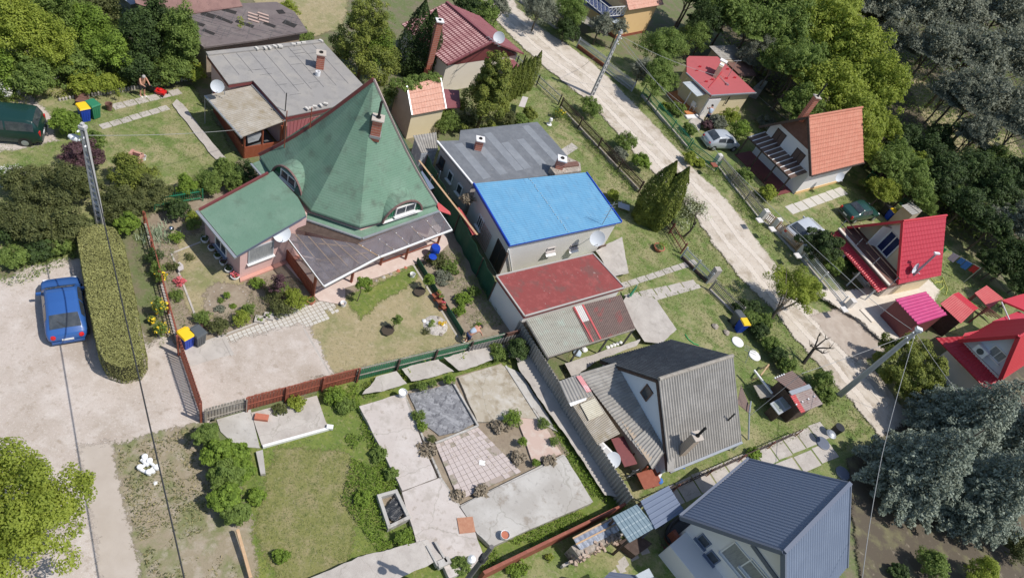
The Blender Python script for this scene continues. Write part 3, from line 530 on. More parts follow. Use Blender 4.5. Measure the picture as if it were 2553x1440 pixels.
lay('verge', [(290, 1112), (400, 1090), (500, 1055), (540, 1100), (620, 1300), (650, 1600), (375, 1600), (352, 1380), (300, 1200)], mat('verge_dry', (.3, .25, .17), [((.17, .19, .07), 1.2, .46, .62, .85), ((.42, .36, .29), 2.5, .5, .68, .7), ((.12, .1, .06), 20, .55, .75, .5)], bump=.6, soft=True), .25)
lay('verge', [(-100, 190), (130, 130), (210, 300), (330, 420), (360, 540), (200, 640), (-100, 690)], 'lawn', .2)
lay('gravel_strip', [(-60, 330), (60, 235), (105, 270), (130, 300), (135, 350), (60, 370), (-60, 380)], 'gravel', .3)
lay('gravel_yard', [(452, 865), (560, 862), (745, 815), (768, 822), (822, 930), (508, 1030)], 'gravel', .06)
lay('concrete_apron', [(455, 868), (562, 838), (580, 884), (476, 915)], 'conc', .02)
lay('terrace', [(690, 640), (1100, 560), (1118, 610), (1090, 640), (950, 690), (860, 720), (860, 762), (795, 752)], mat('terrace_pink', (.58, .46, .4), [((.66, .55, .49), 2.5, .45, .65, .7), ((.42, .31, .26), 7, .58, .75, .5)], bump=.2), .03)
lay('concrete_path', [(440, 250), (455, 262), (565, 402), (548, 408), (520, 380), (430, 262)], 'conc', .05)
lay('sand_track', [(1205, 0), (1228, 40), (1290, 105), (1360, 168), (1440, 232), (1475, 262), (1530, 322), (1600, 402), (1680, 475), (1740, 545), (1790, 622), (1850, 695), (1930, 772), (1990, 850), (2060, 932), (2130, 1003), (2180, 1072), (2260, 1180), (2340, 1130), (2290, 1070), (2240, 1010), (2185, 935), (2120, 860), (2060, 800), (2000, 752), (1925, 655), (1880, 600), (1840, 540), (1800, 492), (1722, 420), (1662, 350), (1600, 285), (1540, 222), (1480, 165), (1420, 120), (1340, 68), (1285, 20), (1270, -20)], 'track', .3)
tr_ = [(1262, 40), (1325, 92), (1392, 150), (1460, 200), (1510, 250), (1570, 312), (1640, 385), (1705, 455), (1775, 530), (1825, 600), (1885, 665), (1950, 745), (2015, 815), (2080, 885), (2140, 960), (2190, 1020)]
for s_ in (-.75, .75):
    w_ = [P(*p) for p in tr_]; l_, r_ = [], []
    for i, p in enumerate(w_): d_ = (w_[min(i + 1, len(w_) - 1)] - w_[max(i - 1, 0)]).normalized(); n_ = Vc((-d_.y, d_.x, 0)); l_.append(p + n_ * (s_ - .22)); r_.append(p + n_ * (s_ + .22))
    k[0] += 1; patch('wheel_rut', l_ + r_[::-1], mat('rut_light', (.62, .55, .47), [((.5, .43, .35), 1.5, .5, .65, .7), ((.7, .64, .57), 9, .5, .7, .5)], bump=.3, soft=True), .004 * k[0], world=True, fade=.3)
lay('driveway', [(2020, 790), (2090, 772), (2130, 792), (2208, 872), (2130, 900), (2075, 850)], mat('drive', (.4, .33, .27), [((.5, .43, .36), 1.2, .45, .65, .8), ((.3, .23, .18), 3, .55, .75, .5)], bump=.3, soft=True), .15)
lay('gravel_strip', [(1800, 160), (1815, 210), (1750, 300), (1740, 330), (1700, 330), (1730, 290)], 'conc', .1)
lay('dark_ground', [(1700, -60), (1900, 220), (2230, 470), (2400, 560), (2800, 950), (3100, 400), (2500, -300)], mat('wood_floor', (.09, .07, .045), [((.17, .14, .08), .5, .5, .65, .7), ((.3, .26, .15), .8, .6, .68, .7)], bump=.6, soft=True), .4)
lay('shaded_bare_ground', [(2115, 1150), (2250, 1060), (2560, 900), (2800, 1200), (2400, 1560), (2150, 1500)], mat('wood_floor_shaded', (.1, .08, .055), [((.2, .19, .09), .8, .5, .65, .7), ((.32, .27, .2), 3, .6, .72, .6)], bump=.6, soft=True), .3)  # bare brown soil with the spruce shadow mixed into its dark colour
lay('clearing', [(2240, 170), (2300, 190), (2420, 320), (2400, 400), (2320, 330)], 'lawn_dry', .6)
lay('clearing', [(2430, 330), (2520, 340), (2560, 420), (2470, 440)], 'lawn_dry', .6)
# slab paths
def slab(px, m='conc', name='paving_slab', z=.035, thick=.06, rag=.012, label=None, kind='structure'):
    return patch(name, px, M[m], z + .004 * (k[0] % 5), rag, step=.25, thick=thick, kind=kind)
def slabs_line(a, b, n, wpx, m='conc', gap=.08, jit=.05, name='paving_slab'):
    a, b = P(*a), P(*b); d = (b - a) / n; u = Vc((-d.y, d.x, 0)).normalized() * wpx / 2; mb = MB()
    for i in range(n):
        k[0] += 1
        p = a + d * (i + gap / 2) + u * ru(-jit, jit) * 2; q = a + d * (i + 1 - gap / 2) + u * ru(-jit, jit)
        mb.prism([p - u, q - u, q + u, p + u], -.02, .03 + ru(0, .008))
    return mb.build(name, M[m], kind='structure')
slabs_line((280, 268), (450, 228), 6, .55); slabs_line((250, 318), (420, 268), 7, .45)
slabs_line((1435, 362), (1395, 388), 1, .7); slabs_line((1545, 715), (1735, 652), 9, .45); slabs_line((1560, 745), (1735, 705), 5, .6); slabs_line((1570, 762), (1745, 712), 6, .35)
slabs_line((1965, 525), (2105, 475), 7, .95, m='paver'); slabs_line((1905, 530), (1965, 590), 2, 1.3, m='paver', gap=.05)
slabs_line((1650, 1245), (2060, 1070), 11, 1.1); slabs_line((1890, 1200), (2080, 1120), 4, 1.0)
slabs_line((1480, 1432), (1620, 1368), 5, .45, gap=.3, jit=.3); slabs_line((1500, 1445), (1560, 1415), 3, .4, gap=.3, jit=.3)
lay('yard_paving', [(1560, 740), (1630, 755), (1680, 830), (1640, 865), (1600, 860), (1540, 770)], 'conc', .04)
lay('yard_paving', [(1400, 915), (1480, 890), (1590, 855), (1580, 870), (1500, 900), (1420, 950)], 'conc', .05)
lay('yard_paving', [(1480, 635), (1545, 600), (1560, 690), (1520, 700)], 'conc', .05)
lay('terrace', [(2020, 735), (2120, 735), (2290, 690), (2330, 730), (2250, 850), (2200, 860), (2130, 800)], mat('terrace_buff', (.62, .55, .46), [((.7, .64, .55), 2, .45, .65, .6), ((.5, .42, .34), 5, .58, .75, .5)], bump=.2, soft=True), .05)
lay('concrete_path', [(1270, 865), (1340, 900), (1500, 1130), (1545, 1250), (1500, 1240), (1390, 1075), (1290, 930)], 'conc', .06)
for q_ in ([(900, 992), (935, 950), (985, 935), (1012, 966), (955, 986)], [(998, 930), (1088, 905), (1128, 936), (1022, 962)], [(1100, 902), (1165, 886), (1268, 866), (1292, 900), (1240, 902), (1140, 935)]): lay('concrete_path', q_, 'conc', .06)
lay('concrete_path', [(700, 1480), (890, 1395), (1060, 1350), (1100, 1400), (880, 1500)], 'conc', .06)
# paved garden path with open joints
def grid_paving(name, c4, nu, nv, m, gm, z=.03, g=.07, rag=.0):
    q = [P(*p) for p in c4]; b = MB(); b.prism(q, .0, z - .012, 1)
    for i in range(nu):
        for j in range(nv):
            if random.random() < rag: continue
            def f(a, c): return lerp(lerp(q[0], q[1], a), lerp(q[3], q[2], a), c)
            cs = [f((i + (g if x == 0 else 1 - g)) / nu, (j + (g if y == 0 else 1 - g)) / nv) for x, y in ((0, 0), (1, 0), (1, 1), (0, 1))]
            b.prism(cs, z - .02, z + ru(0, .004), 0)
    return b.build(name, [M[m], M[gm]], kind='structure')
grid_paving('paved_path', [(556, 842), (822, 742), (852, 785), (578, 886)], 26, 6, 'paver', 'conc', z=.045)
b = MB(); a, c = P(420, 628), P(455, 672); b.beam(V2(P(427, 632), .04), V2(P(503, 830), .04), .09, .08); b.beam(V2(P(432, 632), .04), V2(P(500, 605), .04), .08, .08); b.beam(V2(P(757, 820), .04), V2(P(822, 932), .04), .09, .08); b.beam(V2(P(490, 862), .04), V2(P(780, 755), .04), .1, .12); b.beam(V2(P(558, 846), .05), V2(P(580, 888), .05), .16, .1); b.build('garden_edging', M['conc'], kind='structure')
tag(patch('door_mat', [(530, 872), (562, 864), (576, 886), (546, 896)], mat('mat_brown', (.22, .17, .15), [((.28, .22, .2), 12, .4, .7, .6)]), .075, .0, thick=.012, kind=None), 'dark brown mat on the concrete apron beside the gravel yard', 'mat')
# ---------------- ruined floor slab of a demolished house ----------------
t = thing('house_foundation', 'bare concrete floor of a demolished house with pink tiles and weeds in its cracks', 'foundation', P(1180, 1130))
def block(name, px, m, z, z0=0.0, rag=.03):
    pts = ccw([P(*p, z) for p in px]); out = []
    for i in range(len(pts)):
        a, b_ = pts[i], pts[(i + 1) % len(pts)]; n = max(1, int((b_ - a).length / .2)); nn = Vc(((b_ - a).y, -(b_ - a).x, 0)).normalized()
        for j in range(n): q = lerp(a, b_, j / n); out.append(q + nn * float((vnoise(q.x, q.y, .5, 3) - .5) * 2 * rag))
    return MB().hull([V2(p, z0) for p in out], [V2(p, z) for p in out]).build(name, M[m], t)
block('slab', [(895, 1012), (1003, 978), (1030, 1040), (1055, 1110), (1090, 1190), (1003, 1222)], 'slab_pink', .34)
block('slab', [(1002, 1226), (1095, 1190), (1145, 1262), (1180, 1310), (1210, 1400), (1120, 1440), (1095, 1380), (1046, 1377)], 'slab_pink', .33)
block('slab', [(1147, 1262), (1408, 1135), (1478, 1250), (1225, 1362), (1190, 1330)], 'slab_grey', .35)
block('slab', [(1143, 940), (1248, 906), (1262, 915), (1345, 1045), (1290, 1040), (1240, 1050), (1190, 1050)], 'slab_tan', .24)
block('slab', [(1290, 1040), (1340, 1030), (1400, 1130), (1330, 1155)], 'slab_salmon', .2)
block('slab', [(1262, 912), (1300, 930), (1390, 1075), (1360, 1060)], 'slab_grey', .15)
block('membrane', [(1018, 980), (1132, 955), (1190, 1052), (1140, 1075), (1095, 1085), (1050, 1050)], 'membrane', .16)
block('base', [(1010, 975), (1250, 905), (1420, 1130), (1140, 1262), (1040, 1120)], 'dirt_hard', .09)
q4 = [P(1085, 1105, .2), P(1190, 1062, .2), P(1300, 1175, .2), P(1145, 1245, .2)]; b = MB(); b.prism(q4, 0, .17, 1)
for i in range(11):
    for j in range(12):
        if (i > 8 or j < 2 or i < 1 or j > 10) and random.random() < .3: continue
        f = lambda a, c: lerp(lerp(q4[0], q4[1], a), lerp(q4[3], q4[2], a), c); g = .035
        cs = [f((i + (g if x == 0 else 1 - g)) / 11, (j + (g if y == 0 else 1 - g)) / 12) for x, y in ((0, 0), (1, 0), (1, 1), (0, 1))]; b.prism(cs, .16, .19 + ru(0, .006), 0)
b.build('tile_floor', [M['tilefloor'], M['grout']], t)
b = MB()
for a_, c_ in (((1005, 980), (1098, 1190)), ((1098, 1192), (1145, 1262)), ((1130, 955), (1192, 1062)), ((1148, 1262), (1405, 1135)), ((1260, 912), (1355, 1062)), ((1085, 1105), (1190, 1062))): b.beam(P(*a_, .22), P(*c_, .22), .1, .14)
b.build('edge_strip', M['slab_grey'], t)
MB().box(P(1202, 1153, .2), .3, .26, .012, .3).build('floor_patch', M['whitepaint'], t)
# concrete tank beside it
t = thing('concrete_tank', 'open square concrete tank half filled with crumpled black plastic beside the bare floor', 'tank', P(980, 1265))
c4 = [P(940, 1232, .4), P(990, 1218, .4), P(1025, 1290, .4), P(968, 1318, .4)]; i4 = inset(c4, .15); c4c = ccw(c4); b = MB()
for i in range(4): j = (i + 1) % 4; b.hull([V2(c4c[i], 0), V2(c4c[j], 0), V2(i4[j], 0), V2(i4[i], 0)], [V2(c4c[i], .4), V2(c4c[j], .4), V2(i4[j], .4), V2(i4[i], .4)])
b.build('wall', M['slab_grey'], t)
cc = sum((Vector(p) for p in c4), Vector()) / 4; b = MB(); n = 9
gp = [[Vc((cc.x + .1 + (i - 4) * .1 + .03 * (j - 4), cc.y + (j - 4) * .12, .16 + .18 * float(vnoise(i * 9, j * 7, 5, 8)))) for i in range(n)] for j in range(n)]
for i in range(n - 1):
    for j in range(n - 1): b.poly([gp[j][i], gp[j][i + 1], gp[j + 1][i + 1], gp[j + 1][i]])
b.build('plastic_sheet', M['tarp'], t, smooth=True); MB().prism(i4, .0, .06).build('bottom', M['dirt_hard'], t)
t = thing('inspection_pit', 'narrow open concrete pit at the lower corner of the bare floor', 'pit', P(1095, 1385))
b = MB()
for a_, c_ in (((1063, 1362), (1090, 1412)), ((1083, 1352), (1112, 1402))): b.beam(P(*a_, .35), P(*c_, .35), .09, .3)
b.beam(P(1090, 1410, .35), P(1120, 1396, .35), .3, .3); b.build('wall', M['slab_grey'], t); MB().prism([P(1066, 1364, .3), P(1084, 1355, .3), P(1112, 1400, .3), P(1092, 1410, .3)], .02, .1).build('bottom', M['dark'], t)
tag(MB().box(P(1162, 1308, .35), .75, .72, .02, .55).build('metal_plate', M['rust'], org=P(1162, 1308, .35)), 'square rust brown metal plate lying on the bare concrete floor', 'metal plate')
# pad with low kerb, upper left of the ruin
t = thing('concrete_pad', 'cracked concrete pad with a low kerb under the long red and green fence', 'concrete pad', P(680, 1060)); tt = t
def pad(px, m, z): return MB().prism([P(*p, z) for p in px], 0, z).build('slab', M[m], t)
pad([(540, 1045), (625, 1020), (648, 1116), (590, 1112), (550, 1075)], 'slab_grey', .06); pad([(626, 1028), (790, 985), (812, 1050), (822, 1068), (655, 1116)], 'conc', .1)
b = MB(); b.beam(P(655, 1113, .12), P(826, 1066, .12), .12, .16); b.box(P(822, 1066, .12), .3, .22, .14, .35); b.build('kerb', M['whitepaint'], t)
tag(MB().prism([P(638, 1125, .2), P(655, 1120, .2), P(662, 1180, .2), P(650, 1182, .2)], 0, .2).build('concrete_block', M['slab_grey'], org=P(650, 1150)), 'long concrete block on the grass beside the leafy hedge', 'concrete block')
# ================= houses, left half =================
def walls_on(px_or_pts, h, m, parent, name='wall', z0=0.): return MB().prism(px_or_pts, z0, h).build(name, M[m], parent)
Z = Vc((0, 0, 1))
# ---- green roofed house ----
t = H = thing('green_roof_house', 'pink house under a tall pointed green shingle roof with two arched dormers', 'house', P(760, 560))
A, B, Cc = P(497, 525, 2.2), P(590, 637, 2.2), P(763, 537, 3.35); D = A + (Cc - B)
e_ = (Cc - B).normalized() * .95; b = MB(); b.plate([A, B, Cc, lerp(Cc, D, .1) + e_ * .15, lerp(Cc, D, .35) + e_ * .35, D + e_ * .3], .14); ro = b.build('side_roof', M['shingle_flat'], t)
b = MB(); b.beam(A + Vc((0, 0, .03)), D + Vc((0, 0, .03)), .1, .2); b.build('fascia', M['fascia'], ro)
b = MB(); b.beam(B - Z * .07, Cc - Z * .07, .05, .12); b.build('edge_flashing', M['slate_trim'], ro)
n0 = perp(A, B); n0 = n0 if n0.dot(Cc - B) < 0 else -n0
b = MB(); b.beam(A + n0 * .1 - Z * .06 + (A - B) * .02, B + n0 * .1 - Z * .06 - (A - B) * .02, .14, .1); b.build('gutter', M['galv'], ro)
dB = (Cc - B); dB.z = 0; dB.normalize(); dA = (B - A).normalized(); L = (V2(Cc, 0) - V2(B, 0)).length
g0, g1 = P(595, 697), P(512, 592); ww = (g0 - g1).length; g0 = g1 + dA * ww; q = [g1, g0, g0 + dB * (L - .1), g1 + dB * (L - .1)]
def rz_at(p): s = (V2(p, 0) - V2(B, 0)).dot(dB) / L; return 2.2 + 1.15 * s - .15
w_ = MB().hull(q, [V2(p, rz_at(p)) for p in q]).build('wall', M['pink'], t)
MB().hull([p + (0.0 * dA) for p in [g0 + dA * .25 - dB * .1, g0 + dA * .02, g0 + dA * .02 + dB * L * .95, g0 + dA * .25 + dB * L * .95]], [V2(p, .14) for p in [g0 + dA * .25 - dB * .1, g0 + dA * .02, g0 + dA * .02 + dB * L * .95, g0 + dA * .25 + dB * L * .95]]).build('plinth', M['pinkbase'], t)
nW = Vc((dB.y, -dB.x, 0)); nW = nW if nW.dot(dA) > 0 else -nW
window(t, hit(650, 627, g0, nW), dB, nW, 1.45, 1.1, 'lace', 'greypaint', sillm='whitepaint', mull=0)
nV = perp(g1, g0); nV = nV if nV.dot(dB) < 0 else -nV
window(t, hit(552, 612, g0, nV), dA, nV, 1.1, .75, 'glass', 'whitepaint', mull=1, sillm='slate_lt')
# main tent roof
z_e = 3.0
Lr, Rr = P(647, 388, 2.75), P(1090, 508, 2.75); AP = apex(V2(Lr, 0), V2(Rr, 0), (932, 200))
U = [Lr, P(677, 432, 2.9), P(743, 486, 3.05), P(775, 523, 3.05), P(897, 564, 3.05), P(957, 549, 3.05), P(1052, 516, 2.95), Rr]
def toz(p, top, tt): return lerp(p, top, tt)
b = MB(); rf = []
for i in range(len(U) - 1):
    a_, c_ = U[i], U[i + 1]; N = 6; prev = (a_, c_)
    for j in range(1, N + 1):                    # slight bell-cast at the eaves
        s = j / N; f = lambda p: lerp(p, AP, s) - Z * (.45 * sn_(math.pi * s) ** 1.0 * (1 - s * .4))
        cur = (f(a_), f(c_)) if j < N else (AP, AP)
        if j < N: b.poly([prev[0], prev[1], cur[1], cur[0]])
        else: b.poly([prev[0], prev[1], AP])
        prev = cur
lo = [V2(p, p.z - .12) for p in U]
for i in range(len(U) - 1): b.poly([lo[i], lo[i + 1], U[i + 1], U[i]])
b.poly([AP - Z * .15] + lo); b.poly([U[0], AP, U[-1], U[-1] - Z * .12, AP - Z * .3, U[0] - Z * .12])
mr = b.build('roof', M['shingle'], t)
def rake(p): return [lerp(p, AP, s) - Z * (.45 * sn_(math.pi * s) * (1 - s * .4)) + Z * .05 for s in [i / 6 for i in range(7)]]
b = MB(); r_ = rake(U[0])
for i in range(6): b.beam(r_[i], r_[i + 1], .1, .22)
b.build('fascia', M['fascia'], mr)
b = MB(); r_ = rake(U[-1])
for i in range(6): b.beam(r_[i], r_[i + 1], .12, .1)
b.build('edge_flashing', mat('flash', (.42, .33, .31)), mr)
# rear gable wall under the apex
bk = (AP - lerp(Lr, Rr, .5)); MB().poly([V2(Lr, 0), V2(Rr, 0), Rr - Z * .2, AP - Z * .4, Lr - Z * .2]).build('rear_wall', M['pink'], t)
# lower skirt roof
S = [P(628, 408, 2.45), P(657, 441, 2.45), P(753, 542, 2.5), P(902, 593, 2.5), P(1094, 525, 2.5)]
In = [P(660, 395, 2.66), P(700, 440, 2.66), P(790, 505, 2.66), P(893, 545, 2.66), P(1075, 500, 2.66)]
for ii in ((0,), (2, 3)):
    b = MB(); [b.plate([S[i], S[i + 1], In[i + 1], In[i]], .06) for i in ii]; sk = b.build('skirt_roof', M['shingle'], t); b = MB()
    for i in ii: d_ = perp(S[i], S[i + 1]); d_ = -d_ if d_.dot(S[i] - AP) < 0 else d_; b.beam(S[i] + d_ * .06, S[i + 1] + d_ * .06, .11, .1)
    b.build('gutter', M['galv'], sk)
gl = [V2(p, 0) for p in (Lr, S[1], S[2], S[3], S[4])]; gi = inset(gl, .45); MB().prism(gi, 0, 2.6).build('wall', M['pink'], t)
b = MB(); pa, pb = gi[0], gi[1]
rd, dp = AP, None
# arched dormers
def dormer(p0, p1, h, depth, wpos=.5):
    a_, c_ = P(*p0, 2.93), P(*p1, 2.93); u = (c_ - a_); wd = u.length; u.normalize(); nn = Vc((u.y, -u.x, 0)); nn = nn if nn.dot(AP - a_) < 0 else -nn
    N = 14; mid = lerp(a_, c_, .5)
    def arc(k, s=1.): x = -cs_(math.pi * k / N); return mid + u * x * wd / 2 * s + Z * (h * s * (max(0, 1 - x * x)) ** .62)
    ar = [arc(k) for k in range(N + 1)]; b = MB()
    for i in range(N): b.poly([ar[i] + nn * .14, ar[i + 1] + nn * .14, ar[i + 1] - nn * depth + Z * .35, ar[i] - nn * depth + Z * .35])
    d_ = b.build('dormer', M['shingle'], t)
    q_ = MB()
    for i in range(N): q_.beam(ar[i] + nn * .14, ar[i + 1] + nn * .14, .1, .09)
    q_.build('fascia', mat('flash2', (.2, .12, .11)), d_)
    q_ = MB(); q_.poly([arc(k, .98) + nn * .02 for k in range(N + 1)]); q_.poly([arc(k, .98) - nn * .02 for k in range(N + 1)])
    for k in range(-8, 9): x = k * wd / 18; hh = h * (max(0, 1 - (2 * x / wd) ** 2)) ** .62 * .97; q_.beam(mid + u * x + nn * .035, mid + u * x + nn * .035 + Z * max(hh, .02), .03, .02)
    q_.build('front_boards', mat('paint_dormer_green', (.02, .16, .08), rough=.5), d_)
    window(d_, mid + Z * (h * .42) + nn * .06 + u * (wpos - .5) * wd, u, nn, wd * .5, h * .55, 'glass', 'whitepaint', mull=1)
    q_ = MB(); q_.beam(a_ + nn * .1, c_ + nn * .1, .2, .05); q_.build('sill_strip', M['whitepaint'], d_)
dormer((684, 428), (757, 492), 1.15, 1.5); dormer((950, 552), (1048, 520), 1.15, 1.5, .55)
f1, f2 = U[4], U[5]; nf = nrm([U[4], U[5], AP]); pc = hit(935, 338, lerp(U[4], AP, .5) - Z * .42, nf)
chimney(None, pc + Z * .1, .5, 1.0, rz=.35, parent=t, flue=1.0, plinth='galv', cap='mortar')
b = MB()
for (x, y), hh in (((627, 0), 0), ((773, 312), 1.15), ((709, 362), 2.3)):
    if hh: p_ = hit(x, y, lerp(U[1], AP, .5), nrm([U[0], U[2], AP])) if False else hit(x, y, lerp(U[0], AP, .4), nrm([U[0], U[2], AP])); b.tube([p_ - Z * .2, p_ + Z * hh], .03, 6)
b.build('roof_mast', M['woodred'], t)
# polycarbonate canopy on posts
MB().poly([S[2] - Z * .1, S[3] - Z * .1, P(893, 609, 2.38), P(740, 572, 2.38)]).build('eave_shade_boards', M['wooddark'], t)  # dark wood panel, the shade under the eaves put into its colour
c1 = [P(706, 578, 2.38), P(808, 714, 2.05), P(948, 640, 2.05), P(893, 608, 2.38)]; c2 = [P(893, 606, 2.4), P(949, 640, 2.08), P(1127, 573, 2.08), P(1096, 528, 2.4)]
b = MB(); b.plate(c1, .02); b.plate(c2, .02); cp = b.build('canopy', M['polyc'], t)
b = MB()
for i in range(7): s = i / 6; b.beam(lerp(c1[0], c1[3], s) - Z * .06, lerp(c1[1], c1[2], s) - Z * .06, .06, .08)
for s in (.15, .55, .92): b.beam(lerp(c1[0], c1[1], s) - Z * .12, lerp(c1[3], c1[2], s) - Z * .12, .08, .08)
b.build('rafters', M['woodtan'], cp)
for i in range(6): s = i / 5; MB().beam(lerp(c2[0], c2[3], s) - Z * .06, lerp(c2[1], c2[2], s) - Z * .06, .05, .07).build('rafter', M['woodtan'], cp)
b = MB(); b.beam(c1[1], c1[2], .09, .09); b.beam(c2[1], c2[2], .09, .09); b.build('gutter', M['whitepaint'], cp); MB().beam(c1[0], c1[1], .04, .05).build('edge_profile', M['whitepaint'], cp); MB().beam(c2[2], c2[3], .04, .05).build('edge_profile', M['whitepaint'], cp)
for i in range(6):
    for s in (.2, .55, .9): MB().lathe(lerp(lerp(c2[0], c2[3], i / 5), lerp(c2[1], c2[2], i / 5), s), [(.03, 0), (.025, .02)], 7).build('fixing_disc', M['plastic_w'], cp)
for px in ((780, 742), (703, 640), (875, 705), (948, 662), (1010, 648), (1090, 610)): g = P(*px); MB().box(g, .13, .13, 2.02).build('post', M['woodred'], t)
b = MB(); r0, r1 = P(712, 650), P(779, 741); d_ = (r1 - r0).normalized(); L_ = (r1 - r0).length
for i in range(int(L_ / .14)): b.box(r0 + d_ * (.07 + i * .14), .1, .03, .95, math.atan2(d_.y, d_.x))
b.beam(r0 + Z * .9, r1 + Z * .9, .07, .1); b.beam(r0 + Z * .2, r1 + Z * .2, .05, .07); b.build('railing', M['woodred'], t)
r0, r1 = P(948, 662), P(1090, 610); b = MB(); b.beam(r0 + Z * .8, r1 + Z * .8, .06, .06); b.beam(r0 + Z * .25, r1 + Z * .25, .05, .05); b.build('railing', M['woodred'], t)
b = MB(); b.plate([P(1088, 500, 2.35), P(1094, 525, 2.3), P(1124, 535, 1.9), P(1122, 528, 1.95)], .05); b.build('side_canopy', M['redfaded'], t)
b = MB(); b.plate([P(1052, 425, 1.9), P(1083, 468, 1.9), P(1060, 478, 2.05), P(1045, 440, 2.1)], .03); b.build('porch_roof', M['slate_lt'], t)
for px in ((1083, 478), (1062, 488)): b = MB(); g = P(*px, 0); b.box(P(*px, 0), .06, .06, 1.8); b.build('porch_post', M['slate_lt'], t)
dish('big pale grey satellite dish on the pink wall beside the clear canopy', P(702, 582, 2.55), .45, az=-50, el=38, wall=hit(690, 590, g0, dA))
# ---- grey flat roofed pink house ----
t = thing('flat_roof_house', 'pink house with a flat grey felt roof and a brick chimney behind the green roof', 'house', P(610, 390))
zr = 2.75; R_ = [P(*p, zr) for p in ((516, 136), (570, 209), (631, 200), (712, 290), (860, 260), (905, 212), (805, 104))]
b = MB(); b.prism(R_, zr - .3, zr - .06); b.build('fascia', M['fascia'], t)
b = MB(); ri = inset(R_, -.02); b.prism(ri, zr - .06, zr); rr = b.build('roof', M['bitumen'], t)
b = MB(); e0, e1 = P(516, 136, zr), P(805, 104, zr); f0, f1 = P(700, 290, zr), P(905, 212, zr)
for i in range(1, 9): s = i / 9; a_ = lerp(e0, e1, s); c_ = a_ + (f1 - e1) * .93; b.beam(V2(a_, zr + .004), V2(c_ if i > 2 else lerp(a_, c_, .5), zr + .004), .03, .006)
for j in range(14): a_ = lerp(lerp(e0, e1, random.random() * .85 + .05), lerp(f0, f1, random.random()), random.random() * .8); u_ = (e1 - e0).normalized(); b.beam(V2(a_, zr + .004), V2(a_ + u_ * .8, zr + .004), .02, .006)
b.build('felt_seams', M['bitumen_seam'], rr)
b = MB(); b.beam(V2(e0, zr + .04), V2(e1, zr + .04), .35, .1); b.build('kerb_upstand', M['bitumen'], rr)
b = MB(); pk = [P(*p, 0) for p in ((516, 136), (570, 209), (631, 200), (712, 290), (860, 260), (905, 212), (805, 104))]; MB().prism(inset(R_, .18), 0, zr - .3).build('wall', M['pink'], t)
chimney(None, P(797, 168, zr), .5, 1.05, parent=t, rz=.5, cap='mortar')
MB().lathe(P(792, 188, zr), [(.16, 0), (.16, .3), (.12, .3), (.12, .1)], 12).build('vent_pipe', M['plastic_w'], t)
MB().tube([P(711, 277, zr), P(711, 277, zr) + Z * 1.3], .035, 6).build('vent_pipe', M['black'], t)
for i, (px, py) in enumerate([(640, 122), (661, 121), (672, 120), (685, 117), (697, 115), (700, 118), (732, 112), (745, 110), (757, 108), (800, 103), (765, 272), (775, 271), (785, 267), (800, 264), (812, 260)]):
    o = MB().box(P(px, py, zr + .09), .27, .15, .1, ru(-.5, .8)).build('loose_brick', mat('pale_brick', (.6, .57, .52), [((.45, .4, .36), 8, .5, .7, .5)]), None, 'pale brick lying along the edge of the flat grey felt roof', 'brick', 'loose bricks on the flat grey roof', org=P(px, py, zr + .09))
# corrugated veranda
v = [P(628, 213, 2.42), P(511, 238, 2.02), P(603, 342, 2.02), P(712, 301, 2.42)]
b = MB(); b.sheet(v[0], v[3], v[2], v[1], lambda u, w: .022 * sn_(2 * math.pi * u / .15), .025, 4); vr = b.build('veranda_roof', M['asb_moss'], t)
MB().beam(v[1] - Z * .05, v[2] - Z * .05, .12, .1).build('gutter', M['galv'], vr); MB().beam(v[0] + Z * .04, v[3] + Z * .04, .12, .05).build('flashing', M['galv'], vr)
g = [P(533, 280), P(607, 396)]; d_ = (g[1] - g[0]).normalized(); nn = Vc((d_.y, -d_.x, 0)); nn = nn if nn.dot(P(712, 301) - g[0]) < 0 else -nn
b = MB(); b.hull([g[0], g[1], g[1] - nn * .08, g[0] - nn * .08], [V2(p, .85) for p in (g[0], g[1], g[1] - nn * .08, g[0] - nn * .08)]); e2 = g[1] - nn * 2.3; b.hull([g[1], e2, e2 - d_ * .08, g[1] - d_ * .08], [V2(p, .85) for p in (g[1], e2, e2 - d_ * .08, g[1] - d_ * .08)])
for i in range(30): p_ = lerp(g[0], g[1], (i + .5) / 30); b.beam(p_ + nn * .01, V2(p_ + nn * .01, .8), .03, .02)
b.build('parapet', M['woodred'], t)
for p_ in (g[0], lerp(g[0], g[1], .5), g[1] - d_ * .06, g[1] - nn * 1.1 - d_ * .06, e2 - d_ * .06): MB().box(V2(p_, 0) - nn * .05, .1, .1, 2.05).build('post', M['woodred'], t)
MB().prism([g[0] - nn * .1, g[1] - nn * .1 - d_ * .1, e2 - d_ * .1, g[0] - nn * 2.3], .0, .12).build('veranda_floor', M['bitumen_seam'], t)
b = MB(); p_ = g[1] - nn * .2; c_ = [V2(p_, 1.75), V2(p_ - nn * 1.0 - d_ * .1, 1.8), V2(p_ - nn * .7, 1.25), V2(p_ - nn * .05, 1.15)]; b.plate([c_[0], c_[1], c_[2], c_[3]], .02); b.build('awning_cloth', mat('cloth_grey', (.32, .34, .36)), t)
b = MB(); b.sheet(P(716, 305, 2.35), P(870, 275, 2.35), P(830, 330, 2.0), P(716, 350, 2.0), ribs(.22, .03), .03, 1); b.build('lean_to_roof', M['fascia'], t)
b = MB(); b.beam(P(706, 300, 2.45), P(706, 372, 0), .06, .06); b.build('downpipe', M['woodred'], t)
dish('pale satellite dish on the roof edge of the pink flat roofed house', P(542, 215, 3.05), .38, az=-60, el=25, mast=P(560, 236, 2.45))
tag(MB().tube([P(511, 238, 2.0), P(511, 308, 0)], .025, 6).build('lamp_post', M['galv'], org=P(511, 308, 0)), 'thin post with a small yellow lamp at the corner of the corrugated veranda', 'post')
